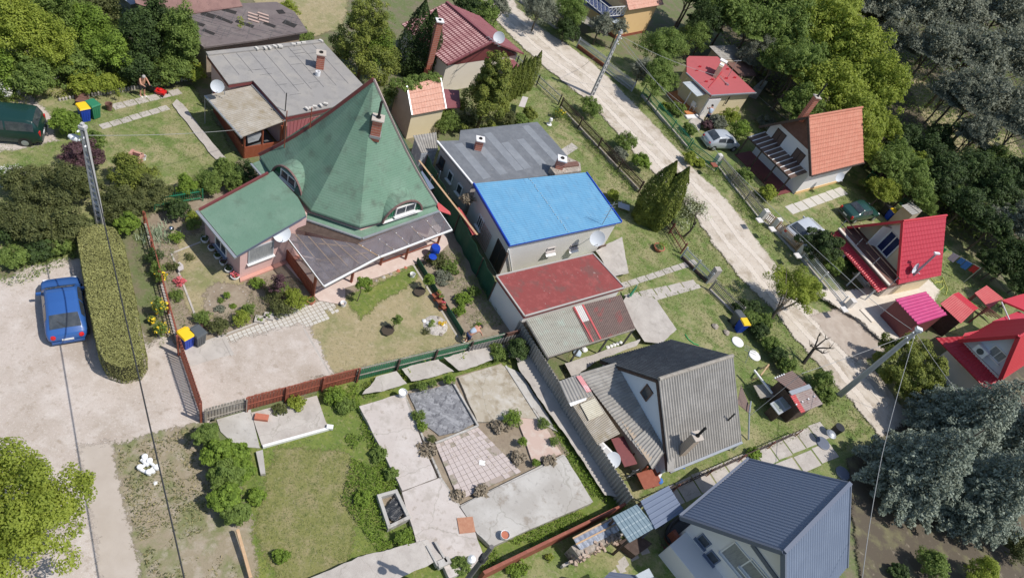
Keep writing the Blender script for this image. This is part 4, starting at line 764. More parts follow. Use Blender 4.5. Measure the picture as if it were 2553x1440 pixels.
# ---- ruined long roof ----
t = thing('ruined_house', 'derelict long building with a patched brown felt roof and holes showing battens', 'building', P(500, 110))
zq = 2.6; b = MB()
pts = [P(*p, zq) for p in ((430, 52), (508, 118), (640, 100), (767, 78), (735, 30), (690, 5), (610, 8), (440, 18))]
b.prism(pts, zq - .12, zq); rr = b.build('roof', M['ruin'], t)
b = MB(); b.plate([P(338, 8, 3.3), P(400, 30, 2.66), P(470, 36, 2.66), P(605, 16, 2.66), P(585, -25, 3.3), P(330, -25, 3.5)], .1); b.build('upper_roof', M['ruin_red'], t)
b = MB()
for a_, s1, s2, rz_ in (((520, 38), .9, .5, .2), ((490, 58), 1.0, .35, .2), ((560, 50), 1.1, .3, .1), ((610, 60), 1.2, .35, .2), ((520, 80), .8, .3, .1), ((672, 62), .8, .35, .1), ((722, 60), .9, .5, .1), ((572, 28), .9, .4, .3), ((700, 30), .5, .5, 1.)): b.box(P(*a_, zq + .003), s1, s2, .012, rz_)
b.build('holes', M['dark'], rr)
b = MB()
for i in range(60):
    a_ = P(450 + random.random() * 290, 30 + random.random() * 60, zq); b.box(a_, .9, .015, .014, .35); 
for i in range(26): a_ = P(450 + random.random() * 290, 30 + random.random() * 60, zq); b.box(a_, .015, 1.2, .02, .35)
b.build('felt_seams', M['bitumen_seam'], rr)
b = MB()
for i in range(2):
    for j in range(3): b.box(P(632 + i * 24, 36 + j * 8, zq + .03), .75, .16, .03, .25)
b.build('battens', mat('batten', (.5, .36, .3)), rr)
MB().prism(inset(pts, .4), 0, zq - .12).build('wall', M['tan'], t)
b = MB(); b.hull([P(270, 0), P(322, 52), P(355, 40), P(300, -20)], [P(275, -30, 2.6), P(326, 12, 2.6), P(345, 8, 2.6), P(300, -50, 2.6)]); b.build('side_wall', mat('plaster_dull_blue', (.3, .32, .38), [((.38, .4, .45), 2, .4, .7, .5)]), t)
wp = P(322, 52); wd = (P(322, 52) - P(270, 0)).normalized(); wn = Vc((wd.y, -wd.x, 0)); wn = wn if wn.x < 0 else -wn; window(t, hit(308, 14, wp, wn), wd, wn, .9, 1.0, 'glass', 'greypaint')
tag(MB().tube([P(408, 130, .0), P(408, 130, 0) + Z * 1.2, P(408, 130, 0) + Z * 1.25 + Vc((.5, .3, 0))], .035, 6).build('bent_pipe', M['plastic_w'], org=P(408, 130)), 'white bent pipe standing among the dark shrubs', 'pipe')
# ---- maroon tiled house ----
t = thing('maroon_roof_house', 'beige house with a maroon tiled roof and a tall outside brick chimney', 'house', P(1105, 230))
r0, r1, e1, e0 = P(1113, 7, 4.2), P(1228, 105, 4.2), P(1115, 163, 2.7), P(1040, 52, 2.7)
e0 = e1 + (r0 - r1); b = MB(); b.sheet(e0, e1, r1, r0, tiles(.2, .36, .03, .05), .034, 42, t=.08); rf = b.build('roof', M['tile_ma'], t)
b = MB(); off = (r1 - e1); off.z = 0; f1 = r1 + off; f1.z = 2.7; f0 = f1 + (r0 - r1); b.sheet(r0, r1, f1, f0, tiles(.2, .36, .03, .05), .05, 30, t=.08); b.build('roof', M['tile_ma'], t)
b = MB(); b.beam(r0 + Z * .07, r1 + Z * .07, .22, .12); b.beam(e1 + Z * .06, r1 + Z * .06, .16, .12); b.build('ridge', M['tile_ma'], rf)
ui = (r0 - r1).normalized(); oi = off.normalized(); W0 = [e1 + ui * .35 + oi * .3, f1 + ui * .35 - oi * .3, f0 - oi * .3, e0 + oi * .3]
MB().prism(W0, 0, 2.55).build('wall', M['beige'], t)
MB().poly([V2(W0[0], 2.4) - ui * .02, V2(W0[1], 2.4) - ui * .02, V2(lerp(W0[0], W0[1], .5), 4.0) - ui * .02]).build('gable_boards', M['fascia'], t)
cb = P(1080, 175, 1.2); chimney('tall outside brick chimney with a pale cap', V2(e1 + ui * 1.5 - oi * .25, 1.8), .42, 3.6, parent=t, rz=.6, cap='white')
MB().prism([V2(e1 + ui * 1.5 - oi * .25 + Vc((x * .21, y * .21, 0)), 0) for x, y in ((-1, -1), (1, -1), (1, 1), (-1, 1))], 0, 1.6).build('chimney_base', M['brick'], t)
b = MB(); b.plate([P(1245, 132, 2.2), P(1255, 172, 2.0), P(1302, 172, 1.9), P(1265, 130, 2.1)], .08); b.build('porch_roof', M['tile_ma'], t)
for p_ in ((1268, 188), (1294, 186)): MB().box(P(*p_), .1, .1, 1.85).build('porch_post', M['wooddark'], t)
dish('white satellite dish above the far corner of the maroon tiled roof', P(1244, 94, 4.3), .44, az=-75, el=28, mast=P(1237, 118, 3.0))
b = MB(); q = P(1215, 35, 4.2); b.tube([P(1232, 105, 3.6), P(1232, 105, 5.4)], .025, 6); b.beam(P(1232, 105, 5.3) + Vc((-.6, .3, 0)), P(1232, 105, 5.3) + Vc((.5, -.2, 0)), .03)
for i in range(5): q = lerp(P(1232, 105, 5.3) + Vc((-.6, .3, 0)), P(1232, 105, 5.3) + Vc((.5, -.2, 0)), i / 4); b.beam(q - Vc((.08, .2, 0)), q + Vc((.08, .2, 0)), .015)
tag(b.build('aerial', M['galv'], org=P(1232, 105, 3.6)), 'television aerial at the corner of the maroon tiled roof', 'aerial')
# ---- ivy hut ----
t = thing('ivy_hut', 'small tan hut with salmon roof tiles half buried under ivy', 'hut', P(1010, 335))
e0, e1, r1, r0 = P(1027, 288, 2.2), P(1112, 272, 2.2), P(1098, 196, 3.4), P(1014, 215, 3.4)
b = MB(); b.sheet(e0, e1, r1, r0, tiles(.23, .38, .012, .05), .04, 60, t=.07); rf = b.build('roof', M['tile_pk'], t)
ho = (e0 - r0); ho.z = 0; g0_, g1_ = r0 - ho + Z * -1.2, r1 - ho - Z * 1.2; b = MB(); b.sheet(r0, r1, g1_, g0_, tiles(.23, .38, .012, .05), .06, 20, t=.07); b.build('roof', M['tile_pk'], t)
for a_, c_ in ((e0, r0), (e1, r1)): MB().beam(a_ + Z * .03, c_ + Z * .03, .09, .1).build('verge_flashing', M['galv'], rf)
b = MB(); hn = ho.normalized(); un = (e1 - e0).normalized(); W = [V2(p, 0) for p in (e0 - hn * .2 + un * .1, e1 - hn * .2 - un * .1, g1_ + hn * .1 - un * .1, g0_ + hn * .1 + un * .1)]
b.prism(W, 0, 2.15); b.build('wall', M['cream'], t)
b = MB(); q = [W[0] - un * .02, W[3] - un * .02]; b.poly([V2(q[0], 0), V2(q[1], 0), V2(q[1], 2.15), V2(r0, 3.3) - un * .0 + un * .08, V2(q[0], 2.15)]); b.build('gable_wall', M['tan'], t)
iv = link('ivy_cover', crown_mesh('ivy', [tuple(V2(lerp(r0, r1, s), 3.25) - hn * .35 - ORG[t.name]) + (.75, .75, .35) for s in (0, .3, .6, .9)] + [tuple(V2(g0_, 1.6) - ORG[t.name]) + (.7, .8, 1.4), tuple(V2(lerp(g0_, g1_, .6), 2.0) - ORG[t.name]) + (1., .7, .8)], 9000, .12), G_MID, t)
tag(MB().plate([P(1105, 222, 2.2), P(1108, 270, 1.9), P(1148, 268, 1.9), P(1145, 225, 2.2)], .06).build('low_roof', M['tile_ma'], org=P(1125, 260)), 'low maroon lean-to roof beside the ivy covered hut', 'roof')
# ---- grey striped roof + blue roof house ----
t = H2 = thing('blue_roof_house', 'off white bungalow with a bright blue metal roof and a striped grey felt roof', 'house', P(1380, 560))
zg = 2.7; G_ = [P(*p, zg) for p in ((1090, 352), (1145, 350), (1148, 325), (1340, 304), (1420, 395), (1440, 430), (1178, 458))]
b = MB(); b.prism(G_, zg - .2, zg); rf = b.build('felt_roof', M['strip_b'], t)
b = MB(); a0, a1 = P(1100, 352, zg), P(1335, 306, zg); dd = P(1178, 458, zg) - P(1090, 352, zg); N = 12
for i in range(N):
    if i % 2 == (i > 5): continue
    p0_, p1_ = lerp(a0, a1, i / N), lerp(a0, a1, (i + .93) / N); s0, s1 = random.choice(((0.02, .95), (.3, .95), (.02, .95))); 
    if i < 2: s0 = .12
    b.prism([p0_ + dd * s0, p1_ + dd * s0, p1_ + dd * s1, p0_ + dd * s1], zg, zg + .005 + i * .0003)
b.build('felt_strips', M['strip_a'], rf)
b = MB(); b.beam(P(1090, 352, zg), P(1178, 458, zg), .12, .1); b.build('gutter', M['whitepaint'], rf)
chimney(None, P(1190, 372, zg), .45, .8, parent=t, rz=.4, cap='white', plinth='galv')
Bz = 2.9; bq = [P(1270, 612, Bz), P(1550, 553, Bz), P(1462, 430, Bz + .15), P(1180, 458, Bz + .15)]
b = MB(); b.sheet(bq[3], bq[0], bq[1], bq[2], ribs(.16, .013), .027, 1, t=.05); br = b.build('metal_roof', M['bluemetal'], t)
b = MB(); b.beam(bq[3], bq[0], .08, .2); b.beam(bq[2], bq[1], .08, .14); b.beam(bq[0] - Z * .04, bq[1] - Z * .04, .05, .08); b.build('trim', M['bluetrim'], br)
m0, m1 = lerp(bq[3], bq[2], .47), lerp(bq[0], bq[1], .5); b = MB()
for i in range(26): b.lathe(lerp(m0, m1, (i + .5) / 26) + Vc((ru(-.05, .05), ru(-.03, .03), .03)), [(.05, 0), (.04, .015)], 6)
b.build('screw_line', mat('dust', (.3, .42, .5)), br)
W = [V2(p, 0) for p in (P(1270, 612, Bz), P(1550, 553, Bz), P(1462, 430, Bz), P(1180, 458, Bz))]; Wi = inset(W, .18)
MB().prism(Wi, 0, Bz - .06).build('wall', M['offwhite'], t); MB().prism(inset([V2(p, 0) for p in G_], .2), 0, zg - .2).build('wall', M['greyplaster'], t)
uf = (W[1] - W[0]).normalized(); nf = Vc((uf.y, -uf.x, 0)); wp = [p for p in Wi]; f0 = min(wp, key=lambda p: (p - W[0]).length)
for px in ((1372, 622), (1430, 614)): 
    c_ = hit(*px, f0, nf); window(t, c_ + Z * .06, uf, nf, .62, .3, 'glass', 'greyplaster', mull=0); o = MB(); o.plate([c_ - Z * .28 - uf * .38 + nf * .3, c_ - Z * .28 + uf * .38 + nf * .3, c_ - Z * .12 + uf * .38 + nf * .0, c_ - Z * .12 - uf * .38], .03); o.build('window_hood', M['whitepaint'], t)
b = MB(); c_ = hit(1497, 622, f0, nf); q = [c_ + uf * x + Z * z_ + nf * .04 for x, z_ in ((-.35, -1.3), (.3, -1.3), (.3, .45), (-.35, .45))]; b.hull(q, [p - nf * .08 for p in q]); b.build('door', M['shutter'], t)
b = MB(); b.tube([hit(1266, 618, f0, nf) + nf * .1, hit(1276, 680, f0, nf) + nf * .1], .05, 8); b.build('downpipe', M['whitepaint'], t)
ul = (W[3] - W[0]).normalized(); nl = Vc((-ul.y, ul.x, 0)); nl = nl if nl.x < 0 else -nl
c_ = hit(1243, 640, f0, nl); window(t, c_, ul, nl, 1.3, 1.9, 'dark', 'wooddark', mull=1, sill=False)
window(t, hit(1198, 555, f0, nl), ul, nl, .7, .9, 'glass', 'whitepaint', mull=2)
Gi = inset([V2(p, 0) for p in G_], .2); gf = min(Gi, key=lambda p: (p - V2(P(1178, 458, zg), 0)).length); ug = (P(1090, 352, zg) - P(1178, 458, zg)).normalized(); ng = Vc((-ug.y, ug.x, 0)); ng = ng if ng.x < 0 else -ng
for px in ((1102, 405), (1123, 440), (1146, 472)): window(t, hit(*px, gf, ng), ug, ng, .55, .75, 'glass', 'whitepaint' if px[0] > 1110 else 'wooddark', mull=0)
b = MB(); c_ = hit(1208, 590, f0, nl) + nl * .05
for i in range(9): b.beam(c_ + ul * (i - 4) * .16 - Z * .75, c_ + ul * (i - 4) * .16 + Z * .75, .025)
for i in range(9): b.beam(c_ - ul * .66 + Z * (i - 4) * .18, c_ + ul * .66 + Z * (i - 4) * .18, .025)
b.build('trellis', mat('trellis_pink', (.5, .3, .24)), t)
# stone mass with a chimney between both roofs
so = [P(*p, 3.05) for p in ((1370, 420), (1383, 437), (1448, 428), (1445, 408), (1415, 395))]; MB().prism(so, 2.2, 3.15).build('stone_stack', M['stone'], t)
MB().prism([P(*p, 3.3) for p in ((1405, 405), (1408, 415), (1445, 410), (1440, 400))], 3.1, 3.25).build('stack_cap', M['tile_br'], t)
chimney(None, P(1392, 418, 3.1), .5, .75, parent=t, rz=.3, cap='white')
dish('large white satellite dish on a mast in front of the blue roofed house wall', P(1489, 594, 2.6), .5, az=-72, el=30, wall=hit(1476, 590, f0, nf))
b = MB(); p_ = P(1484, 580, 2.9); b.tube([hit(1478, 596, f0, nf) + nf * .08, hit(1478, 596, f0, nf) + nf * .08 + Z * 3.4], .022, 6); tp = hit(1478, 596, f0, nf) + nf * .08 + Z * 3.2
for i in range(5): b.beam(tp - Z * i * .28 - uf * .35, tp - Z * i * .28 + uf * .35, .014)
tag(b.build('aerial_mast', M['galv'], org=tp), 'thin aerial mast rising beside the white satellite dish over the blue roof', 'aerial')
# small weathered shed and its door, next to the green fence
t = thing('weathered_shed', 'tiny shed with a weathered wavy sheet roof between green fence and grey striped roof', 'shed', P(1070, 400))
b = MB(); b.sheet(P(1030, 338, 2.0), P(1088, 330, 2.0), P(1092, 375, 1.75), P(1050, 382, 1.75), wave(.18, .03), .03, 3); b.build('roof', M['asb_mid'], t)
MB().prism([P(1035, 340, 1.9), P(1086, 333, 1.9), P(1090, 372, 1.9), P(1052, 378, 1.9)], 0, 1.7).build('wall', mat('wall_peeling', (.35, .38, .42), [((.6, .62, .62), 3, .5, .6, .7), ((.1, .12, .16), 4, .6, .7, .7)]), t)
# ---- garage with dusty red roof ----
t = thing('red_roof_garage', 'low flat garage with a dusty faded red roof in front of the blue roofed house', 'garage', P(1222, 745))
zz = 2.15; R_ = [P(*p, zz) for p in ((1237, 688), (1308, 788), (1557, 717), (1478, 632))]; b = MB(); b.prism(R_, zz - .22, zz); rf = b.build('roof', M['redflat'], t)
b = MB()
for i in range(4): b.beam(V2(R_[i], zz + .02), V2(R_[(i + 1) % 4], zz + .02), .09, .07)
b.build('edge_flashing', mat('edge_grey', (.42, .39, .36)), rf)
MB().prism(inset(R_, .12), 0, zz - .22).build('wall', M['white'], t)
# corrugated lean-to in front of the garage
t = thing('corrugated_lean_to', 'open lean-to with a patchwork corrugated roof, half grey and half red brown', 'lean-to', P(1370, 880))
a0, a1, c1_, c0_ = P(1313, 797, 1.95), P(1548, 735, 1.95), P(1584, 818, 1.72), P(1366, 888, 1.72)
mid0, mid1 = lerp(a0, a1, .46), lerp(c0_, c1_, .46)
b = MB(); b.sheet(a0, mid0, mid1, c0_, wave(.13, .02), .022, 3); b.build('grey_roof', M['asb_green'], t)
b = MB(); b.sheet(mid0 + Z * .03, a1 + Z * .03, c1_ + Z * .03, mid1 + Z * .03, wave(.13, .02), .022, 3); b.build('red_roof', M['asb_red'], t)
b = MB(); s0, s1 = lerp(mid0, a1, .04), lerp(mid0, a1, .18); s2, s3 = lerp(mid1, c1_, .18), lerp(mid1, c1_, .04); b.sheet(s0 + Z * .06, s1 + Z * .06, lerp(s1, s2, .45) + Z * .06, lerp(s0, s3, .45) + Z * .06, wave(.13, .02), .022, 1); b.build('pale_sheet', M['offwhite'], t)
b = MB(); q = lerp(mid0, a1, .2); b.beam(q + Z * .06, lerp(mid1, c1_, .22) + Z * .06, .12, .03); b.beam(lerp(mid0, a1, .03) + Z * .06, lerp(mid1, c1_, .06) + Z * .05, .1, .03); b.build('red_strip', M['redfaded'], t)
b = MB(); b.beam(c0_ - Z * .08, c1_ - Z * .08, .08, .12); b.beam(a0 - Z * .08, c0_ - Z * .08, .08, .12); b.build('roof_beam', M['woodgrey'], t)
for s in (.02, .35, .68, .98): MB().box(V2(lerp(c0_, c1_, s), 0), .1, .1, 1.65).build('post', M['woodgrey'], t)
MB().prism([lerp(a0, a1, .02), lerp(a0, a1, .98), lerp(a0, a1, .98) + Vc((0, -.15, 0)), lerp(a0, a1, .02) + Vc((0, -.15, 0))], 0, 1.8).build('rear_wall', M['tan'], t)
for i, (px, py, l_, m_, r_) in enumerate([(1438, 882, 'pale blue crumpled sack under the eave of the patchwork lean-to', 'paleshirt', .28), (1455, 872, 'white crumpled sack under the eave of the patchwork lean-to', 'whitepaint', .22)]): stone(P(px, py), r_, m_, 'sack', l_, 'sack')
for i in range(5): stone(P(1515 + i * 8, 866 - i * 3), .13, 'whitepaint', 'white_stone', 'small white stone in a row beside the patchwork lean-to', 'stone', 'white stones by the lean-to')
# ================= houses, right half =================
def gable(Lp, Rp, ze, app, rep, orth=True):
    L, R = P(*Lp, ze), P(*Rp, ze); A = apex(L, R, app); E = P(rep[0], rep[1], A.z); d = E - A; d.z = 0
    if orth: n = perp(L, R); d = n * d.dot(n)
    return L, R, A, d
def prof_walls(L, R, A, d, ins, oh0, oh1, m, parent, drop=.12, name='wall'):
    """house body under a gable roof: ins side inset, oh0/oh1 front/back overhang"""
    u = (R - L); u.z = 0; w_ = u.length; u.normalize(); n = d.normalized(); s = (A.z - L.z) / (w_ / 2)
    l0, r0 = L + u * ins, R - u * ins; zl = L.z + s * ins - drop
    f = [V2(l0, 0), V2(r0, 0), V2(r0, zl), V2(A, A.z - drop), V2(l0, zl)]
    a = [p + n * oh0 for p in f]; c = [p + d - n * oh1 for p in f]
    return MB().hull(a, c).build(name, M[m], parent), u, -n, a
# ---- asbestos roofed A house ----
t = thing('sheet_roof_house', 'steep A shaped house with weathered grey corrugated sheets and a pale blue gable', 'house', P(1600, 1160))
L, R, A, d = gable((1495, 896), (1668, 1174), 1.2, (642 + 1000, 945), (1826, 886)); wfun = wave(.18, .042)
Lb, Rb, Ab = L + d, R + d, A + d
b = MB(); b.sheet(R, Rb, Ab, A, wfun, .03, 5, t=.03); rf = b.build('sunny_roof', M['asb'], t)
b = MB(); b.sheet(L, Lb, Ab, A, wfun, .03, 5, t=.03); rd = b.build('shaded_roof', M['asb_shade'], t)
b = MB(); b.tube([A + Z * .03, Ab + Z * .03], .11, 8); b.build('ridge_cap', M['woodgrey'], rf)
b = MB(); b.beam(R + Z * .01 + (R - L).normalized() * .06, Rb + (R - L).normalized() * .06, .13, .1); b.beam(Rb, Rb - Z * 1.0 + d.normalized() * .1, .09, .09); b.build('gutter', M['galv'], rf)
wl, u, n, fr = prof_walls(L, R, A, d, .3, .12, .3, 'blueplaster', t)
wc = hit(1613, 978, fr[3], n); window(t, wc, u, n, .6, .85, 'glass', 'shutter', mull=0, sill=False)
b = MB(); b.beam(A + n * -.02 - Z * .2, L + (A - L) * .02 + n * -.02 - Z * .2, .06, .16); b.beam(A - n * .02 - Z * .2, lerp(A, R, .98) - Z * .2, .06, .16); b.build('barge_board', M['wooddark'], t)
rn = nrm([R, Rb, Ab]); rn = rn if rn.z > 0 else -rn
pc = hit(1702, 1122, R + Z * .03, rn); chimney('leaning plastered chimney with a bent stovepipe', pc, .42, 1.5, parent=t, mbrick='tan', cap='mortar', flue=.8, rz=.7)
b = MB(); q = hit(1815, 1047, R + Z * .03, rn); b.tube([q, q + Z * .7], .05, 8); b.build('vent_pipe', M['black'], t)
# lean-to roofs beside the gable
b = MB(); pA, pB = hit(1535, 903, fr[0] + n * .02, n), hit(1660, 1122, fr[0] + n * .02, n); b.sheet(P(1444, 930, pA.z - .5), P(1628, 1170, max(pB.z - .3, .8)), pB, pA, wave(.18, .028), .03, 4); print('leanto z', pA.z, pB.z); b.build('lean_to_roof', M['asb_mid'], t)
b = MB(); q0_, q1_ = P(1444, 930, pA.z - .5), P(1628, 1170, max(pB.z - .3, .8)); b.sheet(lerp(q0_, q1_, .72), lerp(q0_, q1_, .97), lerp(lerp(q0_, q1_, .97), lerp(pA, pB, .97), .8), lerp(lerp(q0_, q1_, .72), lerp(pA, pB, .72), .8), wave(.18, .028), .03, 2, lift=.06); b.build('lean_to_roof', M['asb'], t)
MB().prism([P(1470, 925, 1.7), P(1620, 1150, 1.7), P(1640, 1120, 1.7), P(1530, 912, 1.7)], 0, 1.6).build('lean_to_wall', M['tan'], t)
s_ = thing('shed_row', 'row of lean-to roofs of mixed grey and beige corrugated sheets along the wavy wall', 'shed', P(1450, 1010))
b = MB(); b.sheet(P(1393, 950, 1.6), P(1450, 930, 1.6), P(1480, 985, 1.6), P(1418, 1005, 1.6), wave(.2, .035), .03, 1); b.build('roof_sheet', M['asb'], s_)
b = MB(); b.sheet(P(1418, 1004, 1.62), P(1424, 1012, 1.62), P(1462, 996, 1.62), P(1462, 990, 1.62), wave(.2, .03), .03, 1); b.build('ridge_sheet', M['whitepaint'], s_)
b = MB(); b.sheet(P(1428, 1010, 1.55), P(1490, 1108, 1.5), P(1546, 1080, 1.55), P(1462, 958, 1.6), wave(.1, .018), .022, 2); b.build('roof_sheet', M['asb_moss'], s_)
b = MB(); b.sheet(P(1446, 1008, 1.6), P(1468, 1048, 1.6), P(1505, 1030, 1.62), P(1482, 992, 1.62), wave(.1, .018), .022, 2, lift=.03); b.build('roof_sheet', M['asb_yel'], s_)
b = MB(); b.sheet(P(1436, 938, 1.64), P(1448, 936, 1.64), P(1474, 975, 1.62), P(1462, 978, 1.62), wave(.1, .01), .03, 1, lift=.03); b.build('red_sheet', mat('sheet_pinkred', (.68, .3, .3), [((.72, .5, .5), 1.5, .5, .54, .9)]), s_)
MB().prism([P(1400, 955, 1.5), P(1450, 938, 1.5), P(1535, 1075, 1.5), P(1490, 1098, 1.5)], 0, 1.42).build('wall', M['tan'], s_)
t2 = thing('utility_sink', 'white double sink standing outside the wavy wall beside the satellite dish', 'sink', P(1512, 1130)); b = MB(); cs = P(1505, 1118, .85); b.box(cs - Z * .12, 1.0, .55, .14, -.45); b.build('basin', M['plastic_w'], t2)
b = MB()
for s in (-.22, .22): b.box(cs + Vc((cs_(-.45) * s, sn_(-.45) * s, .022)), .36, .36, .006, -.45)
b.build('bowl', mat('sink_shadow', (.5, .5, .5)), t2); MB().box(V2(cs, 0), .8, .4, .72, -.45).build('stand', M['woodgrey'], t2)
dish('pale blue satellite dish lying behind the wavy corrugated wall among junk', P(1527, 1146, 1.1), .42, az=-70, el=52, mast=P(1535, 1160, .0))
jl = [('dark maroon trunk standing among the junk behind the corrugated wall', 'cupboard', 1555, 1125, .8, 1.6, 1.1, 'fascia'), ('brown table among the junk below the grey sheet lean-to', 'table', 1615, 1195, 1.0, .9, .65, 'woodred')]
for l_, c_, x_, y_, sx, sy, sz, m_ in jl:
    t2 = thing(c_, l_, c_, P(x_, y_)); b = MB(); b.box(P(x_, y_, sz - .05), sx, sy, .05, .7); b.build('top', M[m_], t2); b = MB(); [b.box(P(x_, y_) + Vc((i * sx * .35, j * sy * .35, 0)), .08, .08, sz - .05, .7) for i in (-1, 1) for j in (-1, 1)]; b.box(P(x_, y_), sx * .8, sy * .8, sz * .7, .7); b.build('body', M[m_], t2)
t2 = thing('bicycle', 'old bicycle leaning among the junk behind the corrugated wall', 'bicycle', P(1570, 1185))
for i, px in enumerate(((1562, 1190), (1585, 1178))): c_ = P(*px, .33); b = MB(); b.tube([c_ + Vc((.3 * cs_(a), .12 * cs_(a), .3 * sn_(a))) for a in np.linspace(0, 6.28, 18)], .02, 6); b.build('wheel', M['black'], t2)
b = MB(); p0, p1 = P(1562, 1190, .33), P(1585, 1178, .33); m_ = lerp(p0, p1, .5); b.tube([p0, m_ - Z * .0, lerp(p0, p1, .3) + Z * .55, p0], .015, 6); b.tube([m_, p1 + Z * .5, lerp(p0, p1, .3) + Z * .5], .015, 6); b.tube([p1, p1 + Z * .65], .015, 6); b.build('frame', M['galv'], t2); MB().box(lerp(p0, p1, .3) + Z * .56, .22, .1, .04, .4).build('saddle', M['black'], t2)
tag(MB().beam(P(1645, 1165, .4), P(1628, 1200, .1), .5, .03).build('white_board', M['whitepaint'], org=P(1640, 1190)), 'white board leaning under the end of the grey lean-to roof', 'board')
stone(P(1642, 1198), .22, 'bluecloth', 'blue_bundle', 'small blue bundle on the stones below the sheet roofed house', 'bundle')
b = MB(); b.plate([P(1664, 1175, 1.3), P(1682, 1174, 1.35), P(1680, 1130, 1.7), P(1664, 1130, 1.7)], .05); b.build('loose_sheet', M['asb'], t)
b = MB(); b.box(P(1695, 1160, .95), .5, .35, .05, .4); b.build('blue_basin', M['bluecloth'], t)
b = MB(); b.sheet(P(1868, 1030, 1.0), P(1838, 1005, 1.45), P(1848, 960, 1.45), P(1873, 1022, 1.0), wave(.12, .015), .03, 1); b.build('side_roof', M['asb_red'], t)
b = MB(); b.tube([P(1872, 1000, 1.3), P(1868, 1030, 1.3)], .05, 8); b.tube([P(1868, 1030, 1.3), P(1866, 1095, .1)], .05, 8); b.build('downpipe', M['galv'], t)
# ---- slate blue roofed house ----
t = thing('slate_roof_house', 'white house with a big slate blue ribbed metal roof at the bottom edge', 'house', P(1750, 1330))
zE = 2.6; L, R, A, d = gable((1697, 1288), (1955, 1600), zE, (1955, 1376), (2152, 1238)); Lb, Rb, Ab = L + d, R + d, A + d
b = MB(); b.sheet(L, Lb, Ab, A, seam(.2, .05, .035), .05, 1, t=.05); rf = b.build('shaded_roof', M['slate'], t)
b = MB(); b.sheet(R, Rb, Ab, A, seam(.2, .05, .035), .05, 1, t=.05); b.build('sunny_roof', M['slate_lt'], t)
b = MB(); b.beam(A + Z * .05, Ab + Z * .05, .18, .06); b.beam(L - Z * .05, A - Z * .05, .12, .22); b.beam(A - Z * .05, R - Z * .05, .12, .22); b.beam(Ab + Z * .02, Rb + Z * .02, .1, .1); b.beam(Lb, Ab, .1, .1); b.build('roof_trim', M['slate_trim'], rf)
b = MB(); o_ = (L - R).normalized() * .07; b.beam(L + o_, Lb + o_, .12, .1); b.build('gutter', M['slate_trim'], rf)
wl, u, n, fr = prof_walls(L, R, A, d, .55, .75, .3, 'white', t)
for px in ((1756, 1347), (1778, 1388)): window(t, hit(*px, fr[0], n), u, n, .62, .62, 'glass', 'slate_lt', mull=0)
for px in ((1852, 1405),): window(t, hit(*px, fr[0], n), u, n, 1.9, 1.3, 'lace', 'whitepaint', mull=0, name='big_window')
window(t, hit(1900, 1445, fr[0], n), u, n, 1.9, 1.0, 'lace', 'whitepaint', mull=0, name='big_window')
b = MB(); dv = [hit(x, y, fr[0] + n * .02, n) for x, y in ((1872, 1358), (1880, 1355), (1985, 1500), (1975, 1502))]; b.hull(dv, [p + n * .05 for p in dv]); b.build('dividing_trim', M['slate_trim'], t)
b = MB(); q = hit(1690, 1365, fr[0], n); a0 = V2(q, 2.0) + u * -.2; b.prism([V2(fr[0], 0) + u * .1, V2(fr[0], 0) + n * 1.3 + u * .1, V2(fr[0], 0) + n * 1.3 + u * 3.0, V2(fr[0], 0) + u * 3.0], 0, 1.25); b.build('porch_wall', M['white'], t)
t2 = thing('oval_paddling_pool', 'dark oval pool cover beside the white wall of the slate roofed house', 'pool', P(1692, 1325)); c_ = P(1692, 1325); ring = []
b = MB(); e_ = (P(1722, 1300) - P(1668, 1345)); rr_ = [c_ + Vc((.0, 0, .25)) + e_ * .55 * cs_(a) + Vc((-e_.y, e_.x, 0)) * .28 * sn_(a) for a in np.linspace(0, 6.28, 25)[:-1]]
b.tube(rr_ + [rr_[0]], .12, 8); b.build('rim', M['black'], t2); b = MB(); b.prism([V2(p, 0) for p in rr_], .02, .28); b.build('cover', M['tarp'], t2)
t2 = thing('stair_canopy', 'dark curved arched canopy leaning against the white gable wall', 'canopy', P(1740, 1440)); b = MB(); c_ = hit(1728, 1420, fr[0] + n * .5, n); N = 12
ar = [c_ + u * (1.1 * cs_(math.pi * k_ / N)) + Z * (1.0 * sn_(math.pi * k_ / N) - .3) for k_ in range(N + 1)]
for i in range(N): b.poly([ar[i], ar[i + 1], ar[i + 1] - n * .45, ar[i] - n * .45])
b.build('hood', M['tarp'], t2); b = MB()
for i in range(N): b.beam(ar[i], ar[i + 1], .05, .05)
b.build('rim', M['slate_trim'], t2)
# small slate roofs and wood store by the gate
t = thing('slate_roof_shelter', 'small shelter with a pale slate blue metal roof between fence and big slate roof', 'shelter', P(1650, 1330))
b = MB(); q4 = [P(1597, 1248, 2.0), P(1667, 1210, 2.0), P(1706, 1272, 2.05), P(1634, 1318, 2.05)]; b.sheet(q4[0], q4[3], q4[2], q4[1], seam(.24, .04, .03), .04, 1, t=.04); b.build('roof', M['slate_lt'], t)
for p_ in inset(q4, .15): MB().box(V2(p_, 0), .1, .1, 1.95).build('post', M['slate_trim'], t)
t = thing('tiled_slate_shelter', 'small gate shelter with a darker slate tiled metal roof above the wood store', 'shelter', P(1580, 1370))
b = MB(); q4 = [P(1526, 1288, 2.0), P(1588, 1256, 2.0), P(1634, 1314, 1.95), P(1569, 1352, 1.95)]; b.sheet(q4[0], q4[1], q4[2], q4[3], lambda u_, v_: .03 * (1 if (u_ % .22) < .04 else 0) + .015 * ((v_ / .35) % 1), .03, 24, t=.04); b.build('roof', mat('metal_slate_green', (.17, .24, .28), [((.22, .29, .33), 2, .4, .7, .6)], rough=.5), t)
for p_ in inset(q4, .12): MB().box(V2(p_, 0), .1, .1, 1.9).build('post', M['wooddark'], t)
